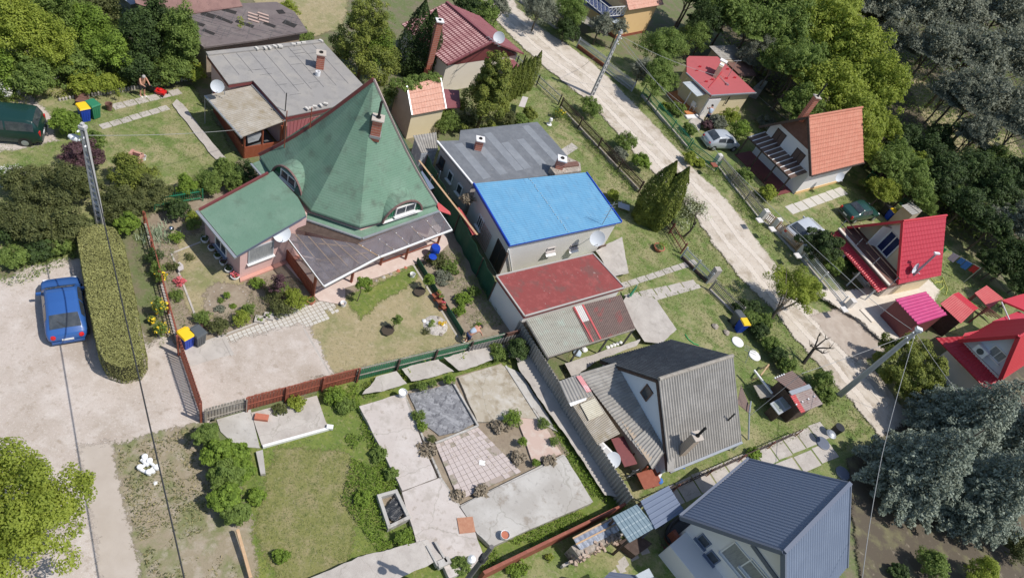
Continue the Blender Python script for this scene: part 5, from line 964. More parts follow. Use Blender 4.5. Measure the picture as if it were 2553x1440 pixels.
a_, c_ = P(1596, 1395), P(1650, 1355); MB().prism([a_, P(1690, 1440), P(1720, 1420), c_], 0, .02).build('floor', M['fascia'], t)
t = thing('wood_store', 'low store of stacked firewood and rubble under shiny crinkled sheets', 'wood store', P(1440, 1385))
b = MB(); b.sheet(P(1430, 1342, 1.25), P(1528, 1290, 1.25), P(1536, 1308, 1.3), P(1438, 1357, 1.3), wave(.3, .02), .06, 1, t=.02); b.sheet(P(1436, 1355, 1.22), P(1536, 1306, 1.22), P(1545, 1322, 1.0), P(1448, 1370, 1.0), wave(.3, .02), .06, 1, t=.02); b.build('cover_sheet', M['foil'], t)
b = MB(); b.beam(P(1428, 1341, 1.3), P(1528, 1289, 1.3), .07, .05); b.beam(P(1436, 1356, 1.3), P(1535, 1306, 1.3), .07, .05); b.build('batten', M['woodtan'], t)
b = MB(); base = [P(1408, 1400), P(1450, 1398), P(1550, 1335), P(1530, 1310), P(1425, 1368)]; b.prism([P(1425, 1360, 1), P(1446, 1392, .9), P(1548, 1335, .9), P(1530, 1300, 1)], 0, .95); b.build('stack', M['stone'], t)
for i in range(70): q = lerp(P(1432, 1388, .8), P(1540, 1332, .8), random.random()); MB().box(q + Vc((ru(-.1, .25), ru(-.25, .1), ru(-.5, .2))), .16, .12, .1, random.random() * 3).build('log', mat('firewood', (.5, .4, .32), [((.3, .2, .15), 6, .4, .6, .8)]), t)
MB().prism([P(1552, 1340, 1), P(1578, 1390, .2), P(1620, 1360, .2), P(1600, 1320, 1)], 0, .5).build('dark_bay', M['wooddark'], t)
MB().beam(P(1400, 1412, .2), P(1590, 1310, .2), .12, .3).build('stone_kerb', M['conc'], t)
tag(MB().hull([P(1190, 1440), P(1540, 1270), P(1543, 1275), P(1195, 1448)], [V2(P(*p), .9) for p in ((1190, 1440), (1540, 1270), (1543, 1275), (1195, 1448))]).build('brown_board_fence', M['rustgate'], org=P(1350, 1370)), 'low brown board fence running from the wooden pole to the slate shelters', 'fence')
tag(MB().hull([P(1655, 1340), P(1720, 1440), P(1728, 1436), P(1662, 1335)], [V2(P(*p), .9) for p in ((1655, 1340), (1720, 1440), (1728, 1436), (1662, 1335))]).build('brown_gate', M['rustgate'], org=P(1690, 1390)), 'dark brown gate beside the white slate roofed house', 'gate')
t = thing('neighbour_roof', 'corner of a dark ribbed roof and white skylight at the bottom picture edge', 'roof', P(1560, 1500)); b = MB(); b.sheet(P(1500, 1445, 2.4), P(1522, 1424, 2.4), P(1640, 1440, 3.0), P(1640, 1490, 3.0), ribs(.2, .03), .05, 1); b.build('roof_sheet', M['slate_trim'], t); MB().plate([P(1585, 1432, 2.9), P(1618, 1415, 2.9), P(1630, 1436, 2.95), P(1600, 1450, 2.95)], .08).build('skylight', M['glassroof'], t); MB().prism([P(1510, 1450, 2.4), P(1530, 1436, 2.4), P(1640, 1450, 2.4), P(1640, 1500, 2.4)], 0, 2.3).build('wall', M['white'], t)
# ---- yellow house with red roof ----
t = thing('yellow_house', 'cream yellow house with a plain red roof, wide chimney wall and small glazed porch', 'house', P(1742, 293))
zr = 2.45; R_ = [P(*p, zr) for p in ((1712, 146), (1718, 140), (1789, 141), (1885, 231), (1773, 238), (1712, 182))]; b = MB(); b.prism(R_, zr - .16, zr); rf = b.build('roof', M['redroof'], t)
b = MB(); b.beam(P(1773, 239, zr - .04), P(1885, 232, zr - .04), .12, .12); b.beam(P(1771, 237, zr - .04), P(1710, 182, zr - .04), .12, .12); b.build('gutter', M['galv'], rf)
W = inset(R_, .3); W = [V2(p, 0) for p in W]; MB().prism(W, 0, zr - .16).build('wall', M['cream'], t)
Wf = min(W, key=lambda p: (p - V2(P(1773, 238, zr), 0)).length); We = min(W, key=lambda p: (p - V2(P(1885, 231, zr), 0)).length); u = (We - Wf).normalized(); n = Vc((u.y, -u.x, 0)); n = n if n.y < 0 else -n
window(t, hit(1813, 250, Wf, n), u, n, .35, 1.0, 'dark', 'cream', mull=0, sill=False)
cb, cl = P(1782, 192, zr), P(1808, 152, zr + 1.0); b = MB(); c0_, c1_ = P(1781, 194, zr), P(1795, 166, zr); dd_ = (c1_ - c0_).normalized(); b.beam(c0_ + Z * .6, c0_ + dd_ * 1.6 + Z * .6, .38, 1.2); ch = b.build('chimney_wall', M['cream'], t); b = MB(); b.box(c0_ + dd_ * 1.2 + Z * 1.2, .55, .7, .12, math.atan2(dd_.y, dd_.x)); b.box(c0_ + dd_ * .3 + Z * 1.2, .4, .4, .1, math.atan2(dd_.y, dd_.x)); b.build('cap', M['white'], ch)
b = MB()
for px in ((1744, 168), (1737, 177), (1775, 200), (1813, 174), (1810, 197), (1831, 195), (1812, 212), (1760, 205)): b.box(P(*px, zr), .3, .05, .16, .6)
b.build('snow_hooks', M['redmetal2'], rf)
b = MB(); c_ = P(1766, 220, zr); b.beam(c_ + Z * .05, c_ + (P(1800, 180, zr) - c_) + Z * .05, .04, .04); b.build('cable_run', M['redmetal2'], rf)
b = MB(); c_ = P(1812, 212, zr); e_ = P(1795, 190, zr + .1); b.beam(c_ + Z * .03, e_, .04, .04); b.box(c_, .25, .25, .15, .2); b.build('aerial_foot', M['galv'], rf)
tag(MB().tube([P(1812, 196, zr), P(1812, 196, zr) + Z * 2.0], .025, 6).beam(P(1812, 196, zr) + Z * 1.9 - u * .5, P(1812, 196, zr) + Z * 1.9 + u * .5, .04).build('roof_aerial', M['galv'], org=P(1812, 196, zr)), 'aerial mast on the plain red roof of the yellow house', 'aerial')
MB().plate([P(1702, 205, 2.1), P(1738, 240, 2.0), P(1773, 232, 2.2), P(1742, 200, 2.25)], .05).build('porch_roof', M['glassroof'], t); MB().prism([P(1738, 285), P(1742, 292), P(1772, 290), P(1760, 270)], 0, 1.9).build('porch_wall', M['white'], t)
MB().prism([P(1662, 235), P(1712, 288), P(1742, 284), P(1700, 225)], 0, .12).build('porch_floor', mat('floor_orange', (.5, .2, .07), [((.4, .12, .05), 2, .5, .6, .7)]), t)
MB().prism([P(1706, 290), P(1712, 298), P(1738, 297), P(1738, 288)], 0, .16).build('step', M['white'], t)
MB().box(P(1704, 262), .1, .1, 2.0).build('porch_post', M['whitepaint'], t)
def table(label, c, sx, sy, h, m, rz=0, group=None):
    t_ = thing('table', label, 'table', c, group); c = Vector(c); MB().box(c + Z * (h - .05), sx, sy, .05, rz).build('top', M[m], t_)
    for i in (-1, 1):
        for j in (-1, 1): MB().box(c + Vc((i * sx * .4, j * sy * .4, 0)), .05, .05, h - .05).build('leg', M[m], t_)
    return t_
def chair(label, c, m, rz=0, group=None):
    t_ = thing('chair', label, 'chair', c, group); c = Vector(c); MB().box(c + Z * .42, .44, .44, .04, rz).build('seat', M[m], t_); u_ = Vc((cs_(rz), sn_(rz), 0)); MB().box(c + Z * .46 - u_ * .2, .04, .44, .45, rz).build('backrest', M[m], t_)
    for i in (-1, 1):
        for j in (-1, 1): MB().box(c + Vc((i * .18, j * .18, 0)), .035, .035, .42).build('leg', M[m], t_)
table('brown table on the porch of the yellow house', V2(P(1716, 255), .12), .8, .7, .72, 'woodtan', .5); chair('white chair on the porch of the yellow house', V2(P(1722, 276), .12), 'plastic_w', 1.0)
t = thing('old_shed', 'old shed with a sagging grey sheet roof behind the yellow house', 'shed', P(1850, 160)); b = MB(); b.sheet(P(1768, 115, 2.6), P(1800, 148, 2.2), P(1872, 150, 2.2), P(1830, 112, 2.6), wave(.18, .03), .05, 2); b.build('roof', M['asb_mid'], t); MB().prism([P(1775, 122, 2.2), P(1803, 152, 2.2), P(1865, 152, 2.2), P(1830, 118, 2.2)], 0, 2.15).build('wall', M['tan'], t)
t = thing('brown_lean_to', 'brown felt lean-to roof on posts behind the red roofed yellow house', 'lean-to', P(1880, 240)); q4 = [P(1812, 156, 2.2), P(1848, 190, 2.15), P(1886, 189, 2.15), P(1868, 156, 2.2)]; b = MB(); b.plate(q4, .06); b.build('roof', M['tile_br'], t)
for p_ in inset(q4, .15): MB().box(V2(p_, 0), .09, .09, 2.1).build('post', M['woodgrey'], t)
MB().prism([P(1865, 240), P(1885, 222), P(1900, 226), P(1885, 248)], 0, 1.1).build('tin_panel', M['galv'], t)
# ---- orange tile house ----
t = thing('orange_tile_house', 'white house with an orange tiled roof and a brown pergola', 'house', P(1965, 505))
L, R, A, d = gable((1893, 316), (2022, 438), 2.7, (2015, 292), (2168, 285)); Lb, Rb, Ab = L + d, R + d, A + d
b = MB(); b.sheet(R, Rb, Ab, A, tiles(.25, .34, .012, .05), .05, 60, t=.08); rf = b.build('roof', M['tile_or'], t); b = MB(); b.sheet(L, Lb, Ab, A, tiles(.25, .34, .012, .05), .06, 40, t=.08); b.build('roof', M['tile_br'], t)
b = MB(); b.tube([A + Z * .06, Ab + Z * .06], .1, 8); b.build('ridge_tiles', M['tile_or'], rf); b = MB(); b.beam(L - Z * .05, A - Z * .05, .1, .2); b.beam(A - Z * .05, R - Z * .05, .1, .2); b.build('barge_board', M['wooddark'], rf); o_ = (R - L).normalized() * .06; b = MB(); b.beam(R + o_, Rb + o_, .12, .1); b.build('gutter', M['wooddark'], rf)
wl, u, n, fr = prof_walls(L, R, A, d, .45, .8, .3, 'white', t)
# boarded upper gable above the white part
hz = [hit(1945, 312, fr[0], n).z, hit(2018, 372, fr[0], n).z]; zg_ = min(max(sum(hz) / 2, 3.2), 4.6)
s = (A.z - zg_) / (A.z - L.z) * (R - L).length / 2; m0 = V2(A - d.normalized() * 0, zg_) + d.normalized() * .8; b = MB(); q = [m0 - u * s * .97 + n * .06, m0 + u * s * .97 + n * .06, V2(m0, A.z - .15) + n * .06]; b.hull(q, [p - n * .05 for p in q]); b.build('gable_boards', M['tile_br'], t)
for px in ((1941, 343), (1988, 392)): window(t, hit(*px, fr[0], n), u, n, 1.05, 1.25, 'shutter', 'wooddark', mull=1, sillm='whitepaint')
cp_ = hit(2003, 294, lerp(L, A, .6), nrm([L, Lb, Ab])); chimney('tall red chimney with a thin metal flue', P(2000, 293, A.z - .5), .42, 2.0, parent=t, rz=.5, cap='mortar', flue=1.2)
dish('white satellite dish on the bright white side wall below the orange tiles', P(2093, 441, 2.25), .42, az=-62, el=24, wall=P(2085, 440, 2.1))
q4 = [hit(1890, 349, fr[0], n), hit(1990, 458, fr[0], n)]; o1, o0 = P(1967, 475, 1.95), P(1850, 362, 1.95); b = MB(); b.plate([V2(q4[0], 2.3), V2(q4[1], 2.3), V2(q4[1], 2.3) + n * 2.0 - Z * .3, V2(q4[0], 2.3) + n * 2.0 - Z * .3], .02); b.build('pergola_roof', mat('brown_glazing', (.16, .1, .08), [((.22, .15, .12), 2, .4, .6, .7)], rough=.35, alpha=.75), t)
i0, i1 = V2(q4[0], 2.36), V2(q4[1], 2.36); j0, j1 = i0 + n * 2.1 - Z * .3, i1 + n * 2.1 - Z * .3; b = MB()
for i in range(11): b.beam(lerp(i0, i1, (i + .3) / 11), lerp(j0, j1, (i + .3) / 11), .07, .03)
b.build('pergola_bars', M['whitepaint'], t); b = MB(); b.beam(j0 - Z * .08, j1 - Z * .08, .12, .12); b.build('pergola_beam', M['wooddark'], t)
for s_ in (.02, .35, .68, .98): MB().box(V2(lerp(j0, j1, s_), 0), .11, .11, 1.95).build('pergola_post', M['wooddark'], t)
MB().prism([V2(q4[0], 0), V2(q4[1], 0), V2(q4[1], 0) + n * 2.2, V2(q4[0], 0) + n * 2.2], 0, .1).build('terrace_floor', M['fascia'], t)
b = MB(); b.plate([P(1955, 490, .3), P(1963, 506, .3), P(2098, 478, .3), P(2100, 470, .5)], .1); Wr = fr[1]; b = MB(); b.hull([V2(Wr, 0), V2(Wr, 0) + d * .9, V2(Wr, 0) + d * .9 + u * .04, V2(Wr, 0) + u * .04], [V2(Wr, .3), V2(Wr, .3) + d * .9, V2(Wr, .3) + d * .9 + u * .04, V2(Wr, .3) + u * .04]); b.build('plinth', M['ochre'], t)
# ---- red roofed house with balcony ----
t = thing('red_balcony_house', 'narrow house with steep red metal roof and open tiled balcony in the gable', 'house', P(2180, 740))
L, R, A, d = gable((2112, 567), (2238, 708), 2.3, (2250, 552), (2352, 531)); Lb, Rb, Ab = L + d, R + d, A + d; un = (R - L).normalized(); dn = d.normalized()
b = MB(); b.sheet(R, Rb, Ab, A, tiles(.19, .34, .018, .028), .035, 54, t=.06); rf = b.build('roof', M['redmetal'], t); b = MB(); b.sheet(L, Lb, Ab, A, tiles(.19, .34, .018, .028), .05, 20, t=.06); b.build('roof', M['redmetal'], t)
b = MB(); b.tube([A + Z * .05, Ab + Z * .05], .09, 8); b.beam(L, A, .1, .2); b.beam(A, R, .1, .2); b.build('roof_trim', M['redmetal2'], rf)
wl, u, n, fr = prof_walls(L, R, A, d, .3, 1.15, .25, 'cream', t, drop=.15)
wc = lerp(fr[0], fr[1], .5); s = (A.z - L.z) / ((R - L).length / 2)
b = MB(); q = [V2(L, 2.15) - dn * 1.0, V2(R, 2.15) - dn * 1.0, V2(R, 2.15) + dn * 1.2, V2(L, 2.15) + dn * 1.2]; b.prism(q, 2.05, 2.3); b.build('balcony_floor', M['tile_br'], t)
b = MB(); b.hull([V2(L, 0) + un * .3 + dn * .1, V2(R, 0) - un * .3 + dn * .1, V2(R, 0) - un * .3 + dn * 1.9, V2(L, 0) + un * .3 + dn * 1.9], [V2(L, 2.05) + un * .3 + dn * .1, V2(R, 2.05) - un * .3 + dn * .1, V2(R, 2.05) - un * .3 + dn * 1.9, V2(L, 2.05) + un * .3 + dn * 1.9]); b.build('lower_wall', M['beige'], t)
b = MB(); e0, e1 = V2(L, 2.3) - dn * 1.0, V2(R, 2.3) - dn * 1.0; b.beam(e0 + Z * .04, e1 + Z * .04, .25, .08); b.build('balcony_edge', M['beige'], t)
for z_ in (.45, .95):
    b = MB(); b.beam(e0 + Z * z_ - un * .2, e1 + Z * z_ + un * .2, .05, .05); b.build('rail', M['wooddark'], t)
for s_ in (0, .33, .66, 1): MB().beam(lerp(e0, e1, s_), lerp(e0, e1, s_) + Z * .95, .04, .04).build('rail_post', M['greypaint'], t)
window(t, V2(wc, 3.3) - u * .05, u, n, 1.3, 1.85, 'glass_blue', 'whitepaint', mull=1, sill=False, name='balcony_door', fr=.1)
b = MB(); dd_ = V2(wc, 2.35) - u * .75; q = [dd_, dd_ - n * -.75 - u * .35, dd_ - n * -.75 - u * .35 + Z * 1.95, dd_ + Z * 1.95]; b.hull(q, [p + u * .05 for p in q]); b.build('open_door_leaf', M['whitepaint'], t)
b = MB(); m0 = V2(wc, A.z - .35) - u * 0; hw = 1.1; q = [V2(wc, 4.15) - u * ((A.z - 4.15 - .25) / s) + n * .03, V2(wc, 4.15) + u * ((A.z - 4.15 - .25) / s) + n * .03, V2(wc, A.z - .2) + n * .03]; b.hull(q, [p + n * .03 for p in q]); b.build('white_gable_boards', M['whitepaint'], t)
b = MB(); a0, a1 = V2(L, 2.05) - dn * 1.0, V2(R, 2.05) - dn * 1.0; b.sheet(a0 - dn * .7 - Z * .35, a1 - dn * .7 - Z * .35, a1, a0, tiles(.19, .34, .02, .04), .035, 6, t=.05); b.build('lower_red_eave', M['redmetal2'], t)
for s_ in (.05, .35, .65, .95): MB().box(V2(lerp(a0, a1, s_), 0) - dn * .55, .09, .09, 1.75).build('veranda_post', M['whitepaint'], t)
window(t, V2(lerp(L, R, .62), 1.1) + dn * .1, u, n, 1.2, 1.3, 'dark', 'whitepaint', mull=1)
b = MB(); q0 = V2(R, 0) - un * .28 + dn * .5; b.build('side_wall_trim', M['beige'], t) if b.v else None
rn = nrm([R, Rb, Ab]); rn = rn if rn.z > 0 else -rn
pb = P(2278, 682, 2.6); pbh = hit(2278, 684, R, rn); t2 = thing('steel_mast', 'leaning view of a tall grey lattice pole rising past the red metal roof', 'utility pole', pbh); b = MB(); b.tube([pbh - Z * .3, V2(pbh, 0) * 1 + Z * 0, ], .01) if False else b.tube([pbh - Z * .2, pbh + Z * 2.3], .11, 8, r2=.08); b.build('pole', M['galv'], t2); MB().box(pbh + Z * 2.3, .5, .18, .12, .5).build('lamp_head', M['plastic_w'], t2)
q = hit(2268, 680, R, rn); dish('white satellite dish on the red metal roof beside the grey pole', q + Z * .55, .42, az=-40, el=20, mast=q)
# ---- magenta shed, red sheds, swing shelter ----
def shed(name, label, eave, back, base_h, m, wm, fn, cat='shed', walls=True, over=.1, posts=False):
    t_ = thing(name, label, cat, V2(eave[0], 0)); b_ = MB(); b_.sheet(eave[0], eave[1], back[1], back[0], fn, .035, 2, t=.05); b_.build('roof', M[m], t_)
    pts = inset([eave[0], eave[1], back[1], back[0]], over)
    if walls: MB().prism(pts, 0, base_h).build('wall', M[wm], t_)
    if posts:
        for p_ in pts: MB().box(V2(p_, 0), .1, .1, base_h).build('post', M[wm], t_)
    return t_
t = shed('magenta_roof_shed', 'dark maroon shed with a bright magenta corrugated roof', (P(2232, 745, 2.25), P(2290, 808, 2.25)), (P(2308, 726, 2.25), P(2362, 784, 2.2)), 2.15, 'magenta', 'fascia', wave(.25, .035))
b = MB(); e0, e1 = P(2232, 745, 2.15), P(2290, 808, 2.15); b.build('x', M['fascia'], t) if b.v else None
t = thing('red_roof_shed', 'dark brown shed with a faded red ribbed gable roof next to the magenta one', 'shed', P(2345, 830)); b = MB(); b.sheet(P(2344, 757, 2.0), P(2396, 806, 2.0), P(2428, 775, 2.3), P(2376, 733, 2.3), ribs(.15, .015), .03, 1); rf = b.build('roof', M['redfaded'], t); b = MB(); b.sheet(P(2376, 733, 2.3), P(2428, 775, 2.3), P(2440, 768, 2.1), P(2390, 728, 2.1), ribs(.15, .015), .03, 1); b.build('roof', M['redmetal2'], t); MB().prism([P(2350, 760, 1.9), P(2396, 802, 1.9), P(2434, 768, 1.9), P(2386, 733, 1.9)], 0, 1.9).build('wall', M['wooddark'], t)
t = shed('red_roof_arbour', 'open garden arbour of dark timber with a flat faded red roof', (P(2430, 730, 2.1), P(2466, 768, 2.0)), (P(2460, 711, 2.15), P(2502, 744, 2.1)), 2.0, 'redfaded', 'fascia', ribs(.15, .01), 'arbour', walls=False, posts=True)
b = MB()
for i in range(5): b.beam(lerp(P(2420, 765), P(2450, 790), i / 5) + Z * (.3 + .15 * i), lerp(P(2420, 765), P(2450, 790), i / 5) + Z * (.3 + .15 * i) + Vc((1.2, -.6, 0)), .08, .05)
b.build('bench_slats', M['fascia'], t)
# ---- big red roofed house at right edge ----
t = thing('red_complex_house', 'white house with many scarlet tiled roofs and an air conditioner in its gable', 'house', P(2450, 900))
L, R, A, d = gable((2345, 850), (2500, 985), 2.5, (2548, 836), (2640, 800))
b = MB(); a_ = P(2333, 842, 2.4); c_ = P(2466, 978, 2.4); f_ = P(2500, 925, 3.2); e_ = P(2400, 838, 3.2); b.sheet(a_, c_, f_, e_, tiles(.22, .36, .02, .04), .04, 10, t=.06); rf = b.build('lower_roof', M['redmetal2'], t)
gL, gR = P(2398, 845, 3.15), P(2500, 945, 3.15); gA = apex(gL, gR, (2548, 833)); gn = perp(gL, gR); gn = gn if gn.x > 0 else -gn; gd = gn * 5
b = MB(); b.sheet(gL - gn * .5, gL + gd, gA + gd, gA - gn * .5, tiles(.3, .36, .015, .02), .07, 10, t=.06); b.build('roof', M['redmetal2'], t); b = MB(); b.sheet(gR - gn * .5, gR + gd, gA + gd, gA - gn * .5, tiles(.3, .36, .015, .02), .07, 10, t=.06); b.build('roof', M['redmetal2'], t)
b = MB(); b.poly([gL, gR, gA - Z * .1]); b.build('gable_wall', M['blueplaster'], t); b = MB(); b.beam(gL - gn * .5, gA - gn * .5, .12, .25); b.beam(gR - gn * .5, gA - gn * .5, .12, .25); b.build('barge_board', M['redmetal2'], t)
ug = (gR - gL).normalized(); q = hit(2450, 872, gL, gn); ac = MB(); ac.box(q - gn * .2 - Z * .3, .85, .35, .6, math.atan2(ug.y, ug.x)); a_c = ac.build('air_conditioner', M['plastic_w'], t); MB().lathe(q - gn * .38, [(.22, 0), (.22, .02)], 16, axis=-gn).build('fan_grille', M['greyplastic'], a_c)
window(t, hit(2487, 882, gL, -gn), ug, -gn, 1.0, .8, 'lace', 'whitepaint', mull=1)
MB().prism([V2(p, 0) for p in (gL, gR, gR + gd, gL + gd)], 0, 3.1).build('wall', M['white'], t); b = MB(); b.sheet(P(2400, 838, 3.2), P(2405, 830, 3.2), P(2560, 800, 3.6), P(2560, 815, 3.6), wave(.3, .01), .1, 1); b.build('side_strip', M['redmetal2'], t)
b = MB(); b.prism([P(2497, 748, 3.2), P(2560, 775, 3.2), P(2560, 730, 3.2), P(2540, 735, 3.2)], 3.05, 3.2); b.build('upper_roof', M['redmetal2'], t); b = MB(); b.plate([P(2475, 800, 2.8), P(2540, 775, 2.8), P(2600, 810, 2.8), P(2500, 825, 2.8)], .06); b.build('valley_roof', M['redmetal'], t)
for a_, c_ in (((2497, 752), (2520, 805)),): b = MB(); b.tube([P(*a_, 3.1), P(*c_, 2.9)], .05, 8); b.build('downpipe', M['whitepaint'], t)
# ---- ochre house at the top ----
t = thing('ochre_house', 'ochre house with salmon tiles and a white lattice balcony at the top edge', 'house', P(1560, 95))
L, R, A, d = gable((1480, -60), (1568, 25), 3.3, (1560, -60), (1650, -80)); R0 = P(1568, 26, 3.3); R1 = P(1654, 12, 3.3); up_ = (P(1560, -40, 5.0) - P(1568, 26, 3.3)); b = MB(); b.sheet(R0, R1, R1 + perp(R0, R1) * 2.5 + Z * 2, R0 + perp(R0, R1) * 2.5 + Z * 2, tiles(.23, .36, .015, .05), .05, 30, t=.08); b.build('roof', M['tile_pk'], t)
w0, w1 = P(1558, 95), P(1608, 92); uu = (w1 - w0).normalized(); nn = perp(w0, w1); nn = nn if nn.y > 0 else -nn; q = [w0, w1, w1 + nn * 6, w0 + nn * 6]; R0g = V2(R0, 0); vv = (V2(R1, 0) - R0g).normalized(); nv = Vc((-vv.y, vv.x, 0)); q = [R0g + vv * .3 + nv * .4, V2(R1, 0) - vv * .3 + nv * .4, V2(R1, 0) - vv * .3 + nv * 6, R0g + vv * .3 + nv * 6]
MB().prism(q, 0, 3.25).build('wall', M['ochre'], t); MB().prism([q[0] - nv * .03 - vv * .03, q[1] - nv * .03 + vv * .03, q[1] + nv, q[0] + nv - vv * .03], 0, .3).build('plinth', M['rustgate'], t)
bf = q[0] - vv * 2.6 - nv * -.3; b = MB(); b.prism([q[0] + nv * .1, bf, bf + nv * 5, q[0] + nv * 5], 2.3, 2.45); b.build('balcony_floor', M['navy'], t)
a0, a1 = bf + Z * 2.5, bf + nv * 5 + Z * 2.5
for (s0, s1) in ((a0, a1), (V2(q[0] + nv * .1, 2.5), a0)):
    b = MB(); b.beam(s0, s1, .05); b.beam(s0 + Z * .9, s1 + Z * .9, .06); Lr_ = (s1 - s0).length; N = max(2, int(Lr_ / .5))
    for i in range(N): p0, p1 = lerp(s0, s1, i / N), lerp(s0, s1, (i + 1) / N); b.beam(p0, p1 + Z * .9, .03); b.beam(p0 + Z * .9, p1, .03); b.beam(p0, p0 + Z * .9, .04)
    b.build('lattice_railing', M['whitepaint'], t)
b = MB(); b.plate([P(1460, 0, 2.0), P(1545, 50, 2.0), P(1535, 60, 1.7), P(1450, 8, 1.7)], .04); b.build('pale_awning', mat('awning_pale_blue', (.5, .56, .62)), t)
b = MB(); [b.beam(P(1400 + i * 7, 5 + i * 4, 1.5), P(1398 + i * 7, 25 + i * 4, 1.4), .4, .03) for i in range(17)]; tag(b.build('plank_roof', M['woodgrey'], org=P(1450, 30)), 'grey plank lean-to roof half hidden by trees below the pale awning', 'roof')
# ---- small sheet roofed hut by the hedge ----
t = thing('sheet_roof_hut', 'small hut with worn red and grey corrugated roofs and a silver ridge strip', 'hut', P(1980, 1020))
b = MB(); b.sheet(P(1930, 942, 1.75), P(1972, 973, 1.95), P(2012, 958, 1.95), P(1975, 923, 1.75), wave(.12, .014), .03, 1, t=.03); b.build('roof_sheet', M['asb_red'], t)
b = MB(); b.sheet(P(1970, 981, 1.9), P(2000, 1028, 1.7), P(2052, 1006, 1.7), P(2020, 965, 1.9), wave(.12, .014), .03, 1, t=.03); b.build('roof_sheet', mat('asb_brown', (.3, .24, .22), [((.42, .35, .32), 2, .45, .65, .6), ((.2, .1, .09), 5, .5, .7, .6)]), t)
b = MB(); b.sheet(P(1968, 982, 1.95), P(1998, 1029, 1.75), P(2008, 1025, 1.75), P(1980, 978, 1.95), wave(.12, .02), .03, 1, t=.03); b.build('red_sheet', M['redfaded'], t)
b = MB(); b.beam(P(1970, 980, 2.02), P(2020, 962, 2.02), .28, .05); b.build('ridge_strip', M['galv'], t)
MB().prism([P(1940, 950, 1.6), P(1998, 1020, 1.6), P(2040, 1003, 1.6), P(1975, 932, 1.6)], 0, 1.6).build('wall', M['wooddark'], t)
b = MB(); q = [P(1920, 1005, .95), P(1942, 1033, .95), P(1978, 1012, 1.15), P(1960, 982, 1.15)]; b.plate(q, .06); cab = b.build('cabinet_door', M['greypaint'], t); b = MB(); i4 = inset(q, .12); 
b = MB()
for k_, (x0, x1) in enumerate(((.12, .42), (.52, .82))):
    f = lambda a, c: lerp(lerp(q[0], q[1], a), lerp(q[3], q[2], a), c) + Z * .012
    b.poly([f(.12, x0), f(.88, x0), f(.88, x1), f(.12, x1)])
b.build('door_panel', mat('panel_greygreen', (.28, .31, .28)), cab); MB().prism([P(1925, 1010, .9), P(1944, 1032, .9), P(1975, 1013, .9), P(1958, 986, .9)], 0, .85).build('cabinet', M['wooddark'], t)
for i in range(9): MB().lathe(lerp(P(1932, 942, 1.8), P(1975, 924, 1.8), i / 8) if i < 5 else lerp(P(1985, 1008, 1.85), P(2030, 988, 1.85), (i - 5) / 3), [(.06, 0), (.05, .05)], 6).build('roof_weight', M['plastic_w'], t)
tag(MB().tube([P(1974, 1030, .35) + Vc((.28 * cs_(a), .28 * sn_(a), .0)) for a in np.linspace(0, 6.28, 16)], .03, 6).build('coiled_hose', M['woodtan'], org=P(1974, 1030)), 'coiled hose hanging at the open side of the small hut', 'hose')
t = thing('weathered_table', 'low weathered wooden table in the shade left of the small hut', 'table', P(1905, 985)); MB().box(P(1905, 975, .6), 1.2, .9, .05, .6).build('top', M['woodgrey'], t); [MB().box(P(1905, 985) + Vc((i * .4, j * .3, 0)), .07, .07, .6, .6).build('leg', M['woodgrey'], t) for i in (-1, 1) for j in (-1, 1)]
tag(MB().beam(P(1880, 922, 1.0), P(1925, 980, .9), .1, .1).build('white_beam', M['whitepaint'], org=P(1900, 950)), 'long white beam resting on the weathered table beside the small hut', 'beam')
t = thing('sawhorse', 'pale wooden sawhorse on the grass above the small hut', 'sawhorse', P(1905, 925)); b = MB(); b.beam(P(1897, 935, .6), P(1917, 908, .6), .08); b.build('beam', M['woodtan'], t)
for s_ in (0, 1): 
    q = P(1897, 935, .6) if s_ == 0 else P(1917, 908, .6)
    for x in (-.25, .25): MB().beam(q, V2(q, 0) + Vc((x, x * .6, 0)), .06).build('leg', M['woodtan'], t)
# hut at the edge of the wood
t = thing('concrete_hut', 'small grey hut with a pale sheet roof at the edge of the wood', 'hut', P(2265, 540)); b = MB(); b.sheet(P(2247, 512, 2.0), P(2275, 536, 2.0), P(2292, 531, 2.0), P(2262, 508, 2.0), wave(.2, .02), .06, 1); b.build('roof', M['asb'], t); b = MB(); b.sheet(P(2262, 506, 2.05), P(2292, 530, 2.05), P(2300, 526, 1.8), P(2276, 504, 1.8), wave(.2, .02), .06, 1); b.build('roof', M['asb_mid'], t); MB().prism([P(2250, 514, 1.9), P(2276, 536, 1.9), P(2296, 529, 1.9), P(2272, 507, 1.9)], 0, 1.9).build('wall', M['tan'], t)
# ================= fences =================
fence('tall rust brown slatted gate between the gravel road and the gravel yard', P(449, 886), P(505, 1052), 1.6, 'rustgate', 'slatted_gate', pw=.08, gap=.09, posts=2.8, cat='gate', t=.025, rails=(.15, .85))
fence('rusty brown wire fence on a pale kerb beside the flower garden', P(364, 560), P(447, 868), .95, 'rustgate', 'garden_fence', pw=.03, gap=.16, posts=2.0, base=.14, rails=(.5, 1.), railm='rustgate', pm='rustgate')
A_, B_, C_, D_ = P(512, 1052), P(614, 1024), P(888, 950), P(1290, 850)
fence('weathered grey slatted end of the long fence at the gate corner', A_, B_, 1.15, 'woodgrey', 'grey_fence', pw=.1, gap=.03, posts=1.3, pm='woodgrey')
fence('rust brown board section of the long fence below the gravel yard', B_, C_, 1.2, 'rustgate', 'brown_fence', pw=.13, gap=.02, posts=2.0, pm='rustgate', railm='rustgate', rails=(.45, .97))
fence('green board section of the long fence above the bare concrete floor', C_, D_ - (D_ - C_) * .12, 1.15, 'fencegreen', 'green_fence', pw=.09, gap=.035, posts=2.0, pm='wooddark', railm='woodgrey', rails=(.45, .97))
